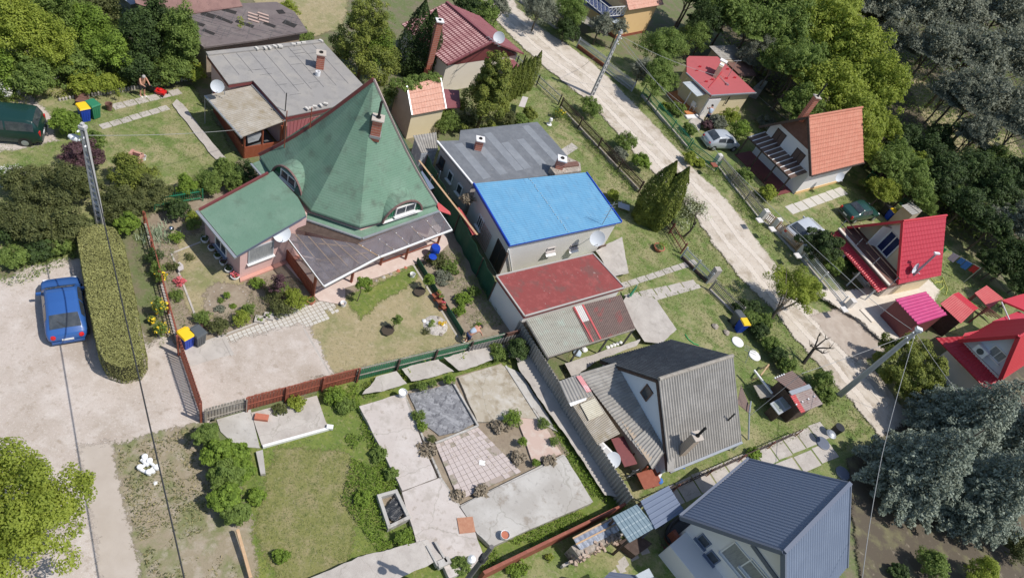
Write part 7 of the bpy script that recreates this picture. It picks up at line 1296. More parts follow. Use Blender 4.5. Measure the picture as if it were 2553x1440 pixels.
for i in range(26): a = i / 26 * 6.28; stone(P(570 + 48 * cs_(a), 752 + 36 * sn_(a)), ru(.04, .08), 'conc', 'stone', parent=t)
for i, px in enumerate(((648, 800), (670, 792))):
    c_ = P(*px); t = thing('planter_box', ('left' if i == 0 else 'right') + ' one of two small square planters beside the paved path', 'planter', c_); b = MB(); b.box(c_, .5, .42, .2, .35); b.build('box', M['conc'], t); link('plant', crown_mesh('p', [(0, 0, .22, .18, .18, .12)], 60, .07, clump=.5), G_BRT, t)
for i in range(10): stone(P(920 + i * 18, 708 - i * 8), ru(.1, .14), random.choice(('conc', 'terra', 'stone')), 'stone_planter', 'small stone planter in the row edging the pink terrace', 'planter', 'stone planters edging the terrace')
t = thing('bench', 'pale stone bench at the yard entrance of the balcony house', 'bench', P(2150, 800)); c_ = P(2152, 795); MB().box(c_ + Z * .42, 1.2, .4, .07, -.7).build('seat', M['beige'], t); [MB().box(c_ + Vc((s, -s * .8, 0)), .12, .35, .42, -.7).build('leg', M['beige'], t) for s in (-.35, .35)]
tag(MB().tube([P(x, y, .05) for x, y in ((2318, 690), (2330, 705), (2350, 700), (2352, 715), (2340, 725), (2358, 735), (2362, 720), (2350, 690), (2345, 705), (2330, 698))], .03, 6).build('garden_hose', mat('hose_yellow', (.62, .62, .15)), org=P(2340, 700)), 'yellow garden hose looped on the lawn beside the red roof', 'hose')
tag(MB().tube([P(x, y, .05) for x, y in ((1708, 833), (1716, 845), (1730, 856), (1742, 860))], .03, 6).build('green_hose', M['greenbright'], org=P(1720, 848)), 'bright green hose on the lawn above the sheet roofed house', 'hose')
a_, c_ = P(2345, 612, 1.9), P(2445, 668, 1.9); t = thing('washing_line', 'washing line behind the red roof', 'clothes line', V2(a_, 0)); MB().tube([a_, c_], .012, 5).build('line', M['cable_gr'], t); [MB().tube([V2(q, 0), q], .035, 6).build('post', M['galv'], t) for q in (a_, c_)]
for i, (s0, s1, h_, m_, l_) in enumerate(((.08, .17, .5, 'greenbright', 'green'), (.32, .48, .75, 'lilac', 'pale lilac'), (.52, .64, .6, 'bluecloth', 'first blue'), (.66, .8, .8, 'bluecloth', 'larger blue'), (.84, .98, .7, 'redcloth', 'dark red'))):
    p0, p1 = lerp(a_, c_, s0), lerp(a_, c_, s1); n_ = perp(a_, c_); b = MB(); N = 6
    for k_ in range(N): q0, q1 = lerp(p0, p1, k_ / N), lerp(p0, p1, (k_ + 1) / N); w0_, w1_ = n_ * .05 * sn_(k_ * 1.9), n_ * .05 * sn_((k_ + 1) * 1.9); b.poly([q0, q1, q1 - Z * h_ + w1_, q0 - Z * h_ + w0_])
    tag(b.build('hanging_cloth', M[m_], org=V2(p0, 0)), l_ + ' cloth hanging on the washing line', 'laundry')
t = thing('clothes_airer', 'folded green parasol on a stand beside the garage', 'parasol', P(1568, 742)); MB().tube([P(1568, 742), P(1590, 708, .6)], .025, 6).build('pole', M['galv'], t); MB().tube([P(1570, 738, .5), P(1588, 712, 1.1)], .1, 8, r2=.04).build('fabric', M['greenplastic'], t)
t = thing('rotary_airer', 'small metal clothes airer with a dark cloth near the white well cover', 'clothes airer', P(1858, 905)); MB().tube([P(1858, 905), P(1870, 872, 1.0)], .02, 6).build('pole', M['galv'], t); b = MB(); [b.beam(P(1870, 872, 1.0) + Vc((-.4, s, 0)), P(1870, 872, 1.0) + Vc((.4, s, 0)), .02) for s in (-.2, 0, .2)]; b.build('bars', M['galv'], t)
for px, l_ in (((1782, 815), 'grey stone ring on the lawn left of the bins'), ((1810, 830), 'small boulder on the lawn near the hedge bins')): stone(P(*px), .25, 'stone', 'boulder', l_, 'stone')
t = thing('kneeling_table', 'pale garden tray under the tall conifers beside the blue roof', 'tray', P(1555, 515)); MB().box(P(1555, 515, .2), .9, .6, .05, .2).build('top', M['greypaint'], t); [MB().box(P(1555, 515) + Vc((s, 0, 0)), .06, .4, .2).build('leg', M['greypaint'], t) for s in (-.3, .3)]
pot('dark bowl planter with flowers on the lawn below the blossoming tree', P(1640, 622), .4, .3, 'terra', G_WED, ph=.5, n=220)
t = thing('garden_ornament', 'small white garden figure by the dark picket fence', 'garden figure', P(1368, 305)); MB().lathe(P(1368, 312), [(.2, 0), (.22, .1), (.1, .14), (.1, .4), (.16, .5), (.12, .65), (.02, .7)], 12).build('figure', M['whitepaint'], t)
# ================= people =================
def skin_fig(name, pts, edges, m, parent, sub=2):
    me = bpy.data.meshes.new(name); me.from_pydata([p[0] for p in pts], edges, []); o = link(name, me, m, parent)
    md = o.modifiers.new('skin', 'SKIN')
    for i, p in enumerate(pts): v = me.skin_vertices[0].data[i]; v.radius = (p[1], p[1] if len(p) < 3 else p[2]); 
    me.skin_vertices[0].data[0].use_root = True
    s = o.modifiers.new('sub', 'SUBSURF'); s.levels = sub; s.render_levels = sub; return o
def person(label, loc, rz, pose, skinm, legm, hairm, shirt=None):
    t = thing('person', label, 'person', loc); lean = pose.get('lean', 0.); X = lambda x, y, z: (x, y, z)
    hip = Vc((0, 0, .92 - pose.get('drop', 0))); ch = hip + Vc((sn_(lean) * .45, 0, cs_(lean) * .45)); nk = hip + Vc((sn_(lean) * .6, 0, cs_(lean) * .6)); hd = nk + Vc((sn_(lean * 1.3 + .25) * .13, 0, cs_(lean * 1.3 + .25) * .13))
    P_ = [(hip, .15, .17), (lerp(hip, ch, .5), .15, .17), (ch, .15, .2), (nk, .06)]; E_ = [(0, 1), (1, 2), (2, 3)]
    P_ += [(nk + (hd - nk) * .6, .065), (hd + Vc((.01, 0, .02)), .1), (hd + (hd - nk).normalized() * .1, .085)]; E_ += [(3, 4), (4, 5), (5, 6)]
    for s in (-1, 1):
        i = len(P_); sh = nk + Vc((-.02, s * .19, -.05)); el = sh + Vc((.16, s * .05, -.24)); ha = el + Vector(pose.get('hand', (.24, -s * .08, -.02))); P_ += [(sh, .055), (el, .042), (ha, .03), (ha + Vc((.07, 0, -.01)), .028)]; E_ += [(2, i), (i, i + 1), (i + 1, i + 2), (i + 2, i + 3)]
    for s in (-1, 1):
        i = len(P_); k_ = Vc((.06 if s > 0 else -.02, s * .1, .48 - pose.get('drop', 0) * .5)); P_ += [(hip + Vc((0, s * .09, -.06)), .09), (k_, .06), (Vc((0 if s > 0 else -.06, s * .11, .09)), .042), (Vc((.15 if s > 0 else .09, s * .12, .04)), .04)]; E_ += [(0, i), (i, i + 1), (i + 1, i + 2), (i + 2, i + 3)]
    o = skin_fig('body', [(tuple(a[0]),) + tuple(a[1:]) for a in P_], E_, skinm, t)
    q = [(hip + Vc((0, 0, .04)), .165, .185), (hip - Vc((0, 0, .02)), .165, .185)]; e = [(0, 1)]
    for s in (-1, 1): q += [(hip + Vc((0, s * .1, -.12)), .11), (Vc((.05 if s > 0 else -.01, s * .105, .5 - pose.get('drop', 0) * .5)), .095)]; j = len(q); e += [(1, j - 2), (j - 2, j - 1)]
    skin_fig('shorts', [(tuple(a[0]),) + tuple(a[1:]) for a in q], e, legm, t)
    if shirt: skin_fig('shirt', [(tuple(hip + (ch - hip) * .1), .165, .185), (tuple(lerp(hip, ch, .6)), .17, .19), (tuple(ch + (nk - ch) * .4), .13, .2), (tuple(nk + Vc((-.02, .2, -.06))), .075), (tuple(nk + Vc((-.02, -.2, -.06))), .075)], [(0, 1), (1, 2), (2, 3), (2, 4)], shirt, t)
    h = crown_pts([(0, 0, 0, .1, .1, .1)], 10); MB().lathe(hd + (hd - nk).normalized() * .03, [(.105, 0), (.112, .05), (.08, .11), (.02, .135)], 12, axis=(hd - nk).normalized() + Vc((-.3, 0, .3))).build('hair', hairm, t, local=True)
    f = (hd - nk).normalized(); fw = Vc((f.z, 0, -f.x)); b = MB(); b.lathe(hd + fw * .1 + f * .02, [(.02, 0), (.012, .03)], 6, axis=fw); b.build('nose', skinm, t, local=True)
    for s in (-1, 1): MB().lathe(hd + Vc((0, s * .105, .02)), [(.02, 0), (.022, .01), (.01, .015)], 8, axis=(0, s, 0)).build('ear', skinm, t, local=True); MB().lathe(hd + fw * .09 + f * .045 + Vc((0, s * .035, 0)), [(.012, 0), (.006, .008)], 6, axis=fw).build('eye', M['black'], t, local=True)
    for s in (-1, 1): c_ = Vc((.07 if s > 0 else .01, s * .115, .0)); MB().box(c_, .27, .1, .07).build('shoe', M['whitepaint'], t, local=True)
    for ob in t.children:
        if ob.name.startswith('shoe'): pass
    t.location = loc; t.rotation_euler = (0, 0, rz); return t
person('bare chested man in black shorts looking at his hands beside a red mower', P(356, 240), -.35, dict(lean=.35), M['skin'], M['shorts'], M['hair'])
person('person in a pale blue shirt bending beside the green end of the long fence', P(1160, 856), .9, dict(lean=.95, hand=(.12, 0, -.25)), M['skin'], M['navy'], M['hair_dark'], M['paleshirt'])
person('person in a pale top standing beside the wall of the yellow house', P(1756, 305), 2.0, dict(lean=.3), M['skin'], M['navy'], M['hair_dark'], M['paleshirt'])
# ================= vegetation =================
def T(name, label, px, zc, r, rz, m, n=4000, leaf=.13, **k_):
    cat = 'tree' if ('tree' in name or 'conifer' in name or 'thuja' in name) else ('shrub' if 'plant' not in name else 'plant')
    return tree(name, label, cat, px, zc, r, rz, m, int(n * 1.8), leaf * .8, trunk='tree' in name, **k_)
# thicket at top left
TH = 'trees and shrubs of the thicket at top left'
for i, (x, y, zc, r, rz, m, n, l_) in enumerate([
    (30, 60, 3.4, 78, 2.6, G_YEL, 9000, 'tall yellow green tree in the top left picture corner'), (115, 110, 2.6, 62, 2.0, G_YEL, 6000, 'yellow green tree leaning over the thicket right of the corner tree'),
    (150, 30, 2.6, 60, 2.0, G_MID, 6000, 'grey green bushy tree at the top of the thicket'), (225, 70, 2.2, 62, 1.7, G_BRT, 6500, 'bright green bushy tree in the middle of the thicket'),
    (280, 130, 1.9, 55, 1.5, G_BRT, 5000, 'fresh green tree right of the thicket middle'), (180, 150, 1.5, 55, 1.2, G_MID, 4500, 'round green tree above the palisade stakes'),
    (235, 15, 2.2, 60, 1.6, G_OLV, 5000, 'dull green tree between thicket and derelict building'), (350, 90, 2.8, 42, 2.3, G_DRK, 5000, 'dark upright tree beside the white bent pipe'),
    (395, 55, 3.0, 40, 2.3, G_DRK, 5000, 'dark tree in front of the derelict roof'), (455, 85, 3.2, 42, 2.6, G_MID, 5500, 'tall feathery green tree at the corner of the derelict roof'),
    (340, 170, 1.4, 45, 1.2, G_DRK, 4000, 'dark tree directly above the bare chested man'), (430, 165, 1.3, 48, 1.1, G_MID, 4500, 'leafy tree right of the bare chested man'),
    (80, 190, 1.5, 50, 1.3, G_MID, 4000, 'green tree behind the dead trunk'), (10, 170, 1.5, 50, 1.3, G_BRT, 4000, 'green tree at the left edge below the corner tree')]):
    T('thicket_tree', l_, (x, y), zc, r * 1.2, rz * 1.1, m, n, .15, shell=(.4, 1.), fill=.25, tr=.07, group=TH)
for i, (x, y, zc, r, rz, m, n, l_) in enumerate([
    (210, 205, .8, 48, .7, G_YEL, 2600, 'yellow green shrub above the metal box'), (270, 205, .7, 46, .6, G_YEL, 2400, 'yellow green shrub left of the bare chested man'),
    (480, 180, .9, 32, .8, G_YEL, 2000, 'yellow green shrub at the corner of the pink flat roofed house'), (400, 190, .7, 36, .6, G_MID, 1800, 'low green shrub above the red mower'),
    (600, 88, 1.6, 55, 1.3, G_YEL, 4500, 'round yellow green shrub overlapping the derelict roof'), (540, 118, 1.2, 30, 1., G_YEL, 1800, 'small yellow shrub behind the corner of the flat roof'),
    (680, 98, 1.1, 40, .8, G_BRT, 2400, 'green shrub behind the far edge of the flat roof'), (745, 88, 1.2, 42, .9, G_MID, 2600, 'darker shrub behind the brick chimney of the flat roof'), (720, 25, .8, 30, .8, G_YEL, 1500, 'vine creeping over the far end of the derelict roof'),
    (165, 305, .9, 38, .9, G_BRT, 3400, 'round fresh green bush beside the dark minivan'), (205, 385, 1.0, 56, .9, G_PUR, 3800, 'dark purplish bush around the foot of the ladder pole'), (238, 350, .8, 26, .8, G_MID, 1500, 'small green bush left of the lawn by the ladder pole')]):
    T('shrub', l_, (x, y), zc, r, rz, m, n, .12, group='shrubs of the gardens')
for i, (x, y, zc, r, rz, n, l_) in enumerate([(95, 470, 1.2, (92, 62), 1.2, 8000, 'wide olive juniper at the left, nearest the white blossom'), (180, 455, 1.3, 60, 1.3, 5000, 'olive juniper left of the ladder pole'), (70, 560, 1.0, (85, 50), 1.0, 6500, 'spreading olive juniper above the gravel corner'), (170, 560, 1.1, (60, 50), 1.1, 5000, 'olive juniper touching the end of the clipped hedge'), (325, 430, 1.2, (62, 48), 1.2, 5500, 'olive juniper at the edge of the sunny lawn'), (300, 510, 1.1, (60, 45), 1.1, 5000, 'olive juniper above the top of the clipped hedge'), (370, 480, 1.1, (50, 50), 1.1, 4500, 'olive juniper beside the rusty garden fence top')]):
    T('juniper', l_, (x, y), zc, (r[0] * 1.15, r[1] * 1.15) if isinstance(r, tuple) else r * 1.15, rz, G_OLV if i != 4 else G_THU, n, .12, group='spreading junipers left of the gardens')
for (x, y, r, l_) in ((20, 225, 30, 'white flowering shrub at the left edge above the minivan'), (25, 440, 32, 'white flowering shrub at the left edge beside the juniper')):
    t = T('flowering_shrub', l_, (x, y), .7, r, .7, G_MID, 1500, .1); k2 = crown_mesh('f', [(0, 0, .75, .9, .9, .75)], 700, .09); link('blossom', k2, G_WHT, t)
for (x, y, r, m, l_) in ((560, 420, 36, G_MID, 'leafy shrub above the maroon edge of the side roof'), (610, 428, 34, G_DRK, 'dark shrub at the corner of the green roofs'), (465, 462, 30, G_BRT, 'small bright shrub at the lawn corner'), (520, 455, 36, G_MID, 'green shrub between lawn and side roof'), (315, 555, 30, G_BRT, 'bright leafy shrub beside the top of the clipped hedge'), (440, 520, 32, G_DRK, 'dark shrub behind the green wire fence'), (590, 455, 30, G_MID, 'shrub directly behind the side roof')):
    T('shrub', l_, (x, y), .8, r, .8, m, 2600, .11, group='shrubs of the gardens')
for (x, y, r, m, l_) in ((30, 640, 40, G_MID, 'low bush at the left edge above the gravel'), (95, 625, 36, G_DRK, 'low dark bush above the blue hatchback'), (150, 610, 34, G_MID, 'low bush left of the clipped hedge end'), (10, 580, 36, G_DRK, 'dark bush at the left edge beside the junipers')):
    T('shrub', l_, (x, y), .6, r, .6, m, 2600, .12, group='shrubs of the gardens')
# clipped hedge
hp = [P(*p, 1.45) for p in ((192, 590), (203, 566), (240, 556), (285, 566), (306, 600), (335, 740), (362, 880), (345, 905), (300, 914), (262, 900), (245, 870), (215, 730))]; hc = ccw(hp); hin = inset(hc, .12)
t = thing('clipped_hedge', 'long clipped yellow green hedge between the blue hatchback and the flower fence', 'hedge', V2(P(280, 740), 0)); MB().prism(hin, 0, 1.34).build('branches', mat('hedge_core', (.05, .05, .02)), t)
pts, nn, vv = [], [], []
A2 = np.array([(p.x, p.y) for p in hc]); lo, hi = A2.min(0), A2.max(0); q = RNG.uniform(lo, hi, (90000, 2)); ins = np.zeros(len(q), bool); j = len(A2) - 1
for i in range(len(A2)):
    c_ = ((A2[i, 1] > q[:, 1]) != (A2[j, 1] > q[:, 1])) & (q[:, 0] < (A2[j, 0] - A2[i, 0]) * (q[:, 1] - A2[i, 1]) / (A2[j, 1] - A2[i, 1] + 1e-9) + A2[i, 0]); ins ^= c_; j = i
q = q[ins][:22000]; n_ = len(q); z_ = 1.38 + .07 * vnoise(q[:, 0], q[:, 1], .35, 4) + RNG.uniform(-.05, .04, n_); pts.append(np.c_[q, z_]); nn.append(RNG.normal(size=(n_, 3)) * .5 + [0, 0, .8]); vv.append(.35 + .35 * vnoise(q[:, 0], q[:, 1], .7, 6) + RNG.uniform(0, .4, n_))
for i in range(len(hc)):
    a_, c_ = hc[i], hc[(i + 1) % len(hc)]; L_ = (c_ - a_).length; n_ = int(L_ * 1.5 * 420); s_ = RNG.uniform(0, 1, n_); z_ = RNG.uniform(.02, 1.42, n_); d_ = (c_ - a_).normalized(); o_ = np.array([d_.y, -d_.x, 0]); bulge = .05 * np.sin(z_ / 1.42 * 3.14) + .05 * vnoise(s_ * L_, z_, .3, 8)
    base_ = np.array([a_.x, a_.y, 0]) + s_[:, None] * np.array([c_.x - a_.x, c_.y - a_.y, 0]) + np.array([0, 0, 1]) * z_[:, None] + o_ * (bulge[:, None] - .03); pts.append(base_); nn.append(RNG.normal(size=(n_, 3)) * .5 + o_); vv.append(.15 + .3 * vnoise(s_ * L_, z_, .5, 6) + RNG.uniform(0, .35, n_))
Pn = np.concatenate(pts) - np.array(ORG[t.name]); link('foliage', leaf_mesh('hedge', Pn, np.concatenate(nn), .065 * RNG.uniform(.6, 1.5, len(Pn)), np.concatenate(vv)), G_HDG, t)
# flower garden
FG = 'plants of the flower garden'
for (x, y, r, z_, m, n, l_) in ((392, 668, 22, .5, G_MID, 900, 'leafy plant at the upper part of the rusty garden fence'), (385, 640, 24, .6, G_DRK, 1000, 'dark plant outside the rusty garden fence'), (440, 735, 20, .3, G_MID, 700, 'round green plant beside the narrow garden edging'), (448, 700, 16, .25, G_FLR, 350, 'pink flowering plant beside the grey parasol base'), (430, 662, 18, .3, G_OLV, 500, 'low olive plant near the edging corner'), (505, 790, 26, .4, G_MID, 1100, 'shrub between edging strip and planter boxes'), (545, 812, 30, .45, G_OLV, 1400, 'olive rose bush beside the paved path'), (600, 792, 26, .5, G_YEL, 1100, 'yellow green bush above the planter boxes'), (620, 770, 20, .4, G_MID, 800, 'small bush right of the round bed'), (700, 770, 30, .4, G_OLV, 1500, 'flowering bush along the paved path middle'), (735, 745, 34, .6, G_YEL, 2200, 'pale green bush beside the red slatted railing'), (680, 735, 28, .4, G_OLV, 1200, 'olive bush in front of the lace window'), (640, 705, 22, .3, G_BRT, 1000, 'bright low bush at the pink plinth'), (700, 715, 22, .5, G_MID, 900, 'bush left of the slatted railing'), (566, 735, 9, .25, G_BRT, 250, 'tall bright plant in the middle of the round bed'), (580, 762, 10, .12, G_BRT, 160, 'small plant in the lower part of the round bed'), (550, 748, 12, .12, G_MID, 160, 'small plant at the left of the round bed'), (548, 770, 16, .12, G_GRY, 350, 'grey flowering cushion at the stone ring'), (480, 560, 22, .4, G_MID, 700, 'green plant near the corner of the side roof'), (440, 590, 20, .35, G_BRT, 600, 'bright plant near the silver ball'), (480, 540, 24, .35, G_YEL, 900, 'yellow grass clump beside the side roof'), (512, 808, 18, .2, G_PUR, 300, 'purple flowers near the grey bin'), (470, 640, 16, .15, G_OLV, 200, 'thin plant on the lawn of the flower garden')):
    T('garden_plant', l_, (x, y), z_, r, z_, m, n, .08, group=FG)
for (x, y, r, z_, l_) in ((400, 690, 14, .6, 'upper yellow flowering plant on the rusty fence'), (398, 765, 18, .8, 'large yellow flowering plant on the rusty fence'), (378, 795, 10, .3, 'small yellow flowering plant left of the rusty fence'), (402, 820, 18, .5, 'lowest yellow flowering plant by the rusty fence'), (1395, 282, 22, .5, 'yellow flowering plant along the dark picket fence')):
    t = T('flowering_plant', l_, (x, y), z_, r, z_, G_MID, 700, .09, group=FG); bb = [tuple(Vector(c_) for c_ in [(0, 0, z_)])[0]]; link('blossom', crown_mesh('f', [(0, 0, z_ * 1.1, r * .022, r * .022, z_ * .8)], 60, .12), G_FLY, t)
t = thing('purple_leaf_tree', 'small dark purple leaved tree beside the clear canopy', 'tree', P(690, 745)); link('crown', crown_mesh('c', [(0, 0, 1.15, .42, .4, .7), (.05, 0, 1.7, .25, .25, .4)], 1500, .08, shell=(.3, 1.)), G_PUR, t); trunk_mb((0, 0, 0), 1.2, .03, [(0, 0, 1.2, .4, .4, .5)], 4).build('trunk', BARK, t, local=True)
for (x, y, h, r, n, m, l_) in ((890, 752, 1.5, .5, 1300, G_BRT, 'slim young tree on the bright lawn patch before the terrace'), (978, 825, .9, .32, 600, G_MID, 'small sapling in a dark soil circle on the dry lawn'), (1058, 728, 1.0, .42, 900, G_BRT, 'small rounded tree beside the low green border')):
    t = thing('young_tree', l_, 'tree', P(x, y)); link('crown', crown_mesh('c', [(.05, .1, h, r, r, r * 1.1)], n, .1, shell=(.3, 1.)), m, t); trunk_mb((0, 0, 0), h, .03, [(0, 0, h, r, r, r)], 3).build('trunk', BARK, t, local=True); 
    if x != 890: patch('bare_soil', [(x - 12 + 16 * cs_(a), y + 3 + 13 * sn_(a)) for a in np.linspace(0, 6.28, 9)[:-1]], mat('soil_dark', (.06, .045, .03)), .2, .06, kind='structure')
t = thing('iris_clump', 'clump of pale sword leaved irises beside the rusty garden fence', 'plant', P(388, 590)); n_ = 260; q = RNG.normal(size=(n_, 2)) * .38; a = RNG.uniform(0, 6.28, n_); d3 = np.stack([np.cos(a) * .45, np.sin(a) * .45, np.ones(n_)], 1); b = MB()
for i in range(n_):
    o_ = Vc((q[i, 0], q[i, 1], 0)); tip = o_ + Vector(d3[i]) * ru(.35, .6); s_ = Vc((-sn_(a[i]), cs_(a[i]), 0)) * .025; b.poly([o_ - s_, o_ + s_, tip])
b.build('leaves', mat('iris_leaf', (.3, .38, .24), [((.5, .52, .38), 3, .45, .6, .7)]), t, local=True)
t = thing('silver_ball', 'shiny silver garden ball among the flower bed plants', 'garden ball', P(427, 572)); MB().lathe(P(427, 575), [(.05, 0), (.04, .3)], 8).build('stem', M['greypaint'], t); MB().lathe(P(427, 575, .28), [(.15 * sn_(x), .15 - .15 * cs_(x)) for x in np.linspace(.05, 3.1, 9)], 16).build('ball', mat('mirror', (.8, .8, .8), metal=1, rough=.1), t, smooth=True)
t = thing('fan_shaped_stone', 'grey fan shaped stone on a small white post in the flower garden', 'garden ornament', P(446, 665)); MB().prism([P(438, 660, .3), P(448, 652, .3), P(457, 660, .3), P(458, 670, .3), P(446, 675, .3)], .24, .3).build('stone', M['greyplaster'], t); MB().box(P(446, 668), .08, .08, .24).build('post', M['whitepaint'], t)
# vegetable bed and weeds near garage
for (x, y, r, z_, m, n, l_) in ((1090, 645, 34, .35, G_OLV, 1600, 'dense vegetable plants next to the blue barrel'), (1120, 665, 30, .3, G_MID, 1400, 'vegetable plants in the upper part of the bed'), (1105, 690, 28, .25, G_GRY, 1000, 'greyish vegetable plants in the bed'), (1155, 745, 26, .35, G_BRT, 1500, 'large leaved vegetable plant in the middle of the bed'), (1180, 725, 20, .35, G_MID, 700, 'green plant against the dark screen fence'), (1145, 775, 18, .3, G_BRT, 700, 'large leaved plant in the lower part of the bed'), (1195, 810, 10, .2, G_BRT, 200, 'single small plant near the garage wall')):
    T('vegetable_plant', l_, (x, y), z_, r, z_, m, n, .1, group='plants of the vegetable bed')
for (x, y, r, z_, m, n, l_) in ((1290, 870, 34, .8, G_DRK, 3000, 'dark shrub in the corner of the corrugated wall'), (1240, 878, 28, .5, G_MID, 1800, 'leafy green shrub at the end of the corrugated fence'), (835, 985, 30, .4, G_BRT, 1800, 'leafy shrub at the foot of the green fence start'), (860, 1010, 30, .3, G_MID, 1400, 'low shrub above the corner of the bare floor'), (740, 1005, 26, .25, G_YEL, 900, 'weed clump on the pad by the long fence'), (700, 1020, 20, .2, G_OLV, 500, 'small weed clump by the brick on the pad')):
    T('shrub', l_, (x, y), z_, r, z_, m, n, .1, group='shrubs around the bare concrete floor')
tag(MB().box(P(652, 1042, .1), .6, .3, .16, .35).build('red_block', M['terra'], org=P(652, 1042)), 'red brick block lying on the concrete pad', 'brick')
for i, (x, y, r, z_, m, n, l_) in enumerate(((1120, 945, 16, .35, G_BRT, 900, 'round green bush at the upper corner of the grey membrane'), (1052, 962, 16, .3, G_MID, 800, 'bush at the upper edge of the grey membrane, left one'), (1080, 955, 12, .25, G_MID, 500, 'small bush at the upper edge of the grey membrane, right one'), (1042, 1035, 20, .35, G_MID, 1100, 'bush between pink slab and grey membrane'), (1052, 1062, 16, .3, G_BRT, 700, 'bush at the lower side of the grey membrane'), (1075, 1095, 14, .25, G_OLV, 500, 'olive bush at the corner of the pink tiles'), (1280, 1042, 28, .4, G_BRT, 1900, 'largest green bush on the tan slab'), (1303, 1100, 14, .3, G_BRT, 700, 'round green bush on the salmon slab'), (1335, 1152, 12, .25, G_BRT, 500, 'small bush at the lower end of the salmon slab'), (1355, 1055, 18, .3, G_MID, 800, 'bush at the outer edge of the bare floor'), (1382, 1100, 16, .2, G_MID, 500, 'weed beside the salmon slab edge'))):
    T('bush', l_, (x, y), z_ + .2, r, z_, m, n, .07, group='bushes growing out of the bare concrete floor')
for (x, y, r, m, l_) in ((1060, 1120, 34, G_BRN, 'dry brown twig tangle left of the pink tiles'), (1245, 1060, 28, G_BRN, 'dry brown twig tangle above the pink tiles'), (1290, 1140, 24, G_BRN, 'dry twigs right of the pink tiles'), (1200, 1225, 26, G_BRN, 'dry twigs along the lower edge of the pink tiles'), (1135, 1235, 24, G_BRN, 'dry twigs at the lower left corner of the pink tiles'), (1165, 495, 22, G_BRN, 'dry brown climbing plant at the corner of the blue roof'), (1370, 1150, 22, G_BRN, 'dry twigs on the salmon slab edge')):
    z_ = .3 if y > 600 else 2.2; t = tree('dry_bush', l_, 'shrub', (x, y), z_, r, .3, m, 500, .16, trunk=False, clump=.6, shell=(.1, 1.), fill=.4, group='dry bushes')
scatter('garden_weeds', G_MID, [(395, 560), (500, 520), (510, 560), (440, 600), (430, 680), (470, 830), (440, 850)], 260, .35, .1, patchy=.46)
scatter('garden_weeds', G_OLV, [(490, 852), (780, 748), (755, 700), (640, 700), (600, 780), (500, 800)], 420, .4, .09, patchy=.42)
scatter('garden_weeds', G_MID, [(1060, 640), (1135, 620), (1225, 745), (1255, 810), (1180, 835), (1145, 770)], 300, .3, .11, patchy=.5)
scatter('garden_weeds', G_MID, [(330, 600), (355, 570), (440, 860), (400, 880), (375, 800)], 220, .3, .1, patchy=.42)
scatter('hedge_foot', G_MID, [(1130, 640), (1150, 630), (1225, 760), (1210, 765)], 260, .4, .1, patchy=.4)
scatter('yard_weeds', G_MID, [(410, 480), (520, 420), (630, 420), (610, 470), (500, 500), (420, 530)], 220, .6, .13, patchy=.35)
scatter('verge_weeds', G_MID, [(1600, 250), (1790, 420), (1900, 560), (1885, 575), (1770, 440), (1590, 262)], 256, 0.45, 0.13, patchy=.4, asp=.5)
scatter('verge_weeds', G_MID, [(1395, 275), (1590, 480), (1580, 495), (1385, 290)], 224, 0.45, 0.13, patchy=.4, asp=.5)
scatter('yard_weeds', G_OLV, [(1795, 430), (1850, 400), (1960, 500), (1900, 545)], 160, .4, .13, patchy=.4)
scatter('slab_weeds', G_DRY, [(1085, 1095), (1190, 1055), (1260, 1040), (1330, 1150), (1150, 1262), (1095, 1190)], 60, .3, .08, patchy=.5, z0=.15)
scatter('slab_weeds', G_GRY, [(1010, 1000), (1035, 1000), (1095, 1190), (1145, 1255), (1180, 1245), (1140, 1262), (1090, 1200)], 300, .3, .08, patchy=.35, z0=.15)
scatter('ruin_weeds', G_MID, [(905, 960), (1000, 925), (1290, 850), (1300, 905), (1250, 905), (1140, 940), (1000, 975), (905, 1000)], 420, .25, .1, patchy=.5, asp=.5, z0=.1)
for (x, y, r, z_, m, l_) in ((2330, 1410, 46, 1.0, G_MID, 'green bush at the bottom edge below the spruces'), (2450, 1425, 50, 1.1, G_YEL, 'yellow green bush at the bottom right corner'), (2535, 1360, 44, 1.0, G_OLV, 'olive bush at the right edge below the spruces'), (2240, 1425, 30, .5, G_DRK, 'dark low bush right of the slate roofed house')):
    T('shrub', l_, (x, y), z_, r, z_, m, 3400, .12, group='shrubs below the spruces')
# hedge vine right of the verge
for i, (x, y, r, z_, m) in enumerate(((515, 1085, 34, .8, G_MID), (545, 1130, 44, .8, G_BRT), (590, 1130, 36, .6, G_BRT), (560, 1185, 46, .8, G_MID), (595, 1170, 38, .6, G_BRT), (565, 1240, 44, .8, G_BRT), (590, 1280, 36, .6, G_MID), (640, 1235, 26, .3, G_BRT))):
    T('leafy_vine_shrub', ('topmost', 'second from the top', 'inner upper', 'middle', 'inner middle', 'lower', 'lowest', 'small separate')[i] + ' shrub of the leafy hedge between verge and ruin lawn', (x, y), z_, r, z_, m, 5000 if r > 30 else 2000, .12, group='leafy hedge between verge and ruin lawn')
tag(MB().beam(P(592, 1320, .5), P(625, 1440, .3), .12, .2).build('fallen_plank', M['woodtan'], org=P(600, 1380)), 'tan plank leaning at the bottom end of the leafy hedge', 'plank')
T('large_tree', 'large yellow green tree filling the lower left picture corner', (10, 1275), 3.6, (205, 200), 2.8, G_YEL, 21000, .13, tr=.2, clump=.22, shell=(.35, 1.))
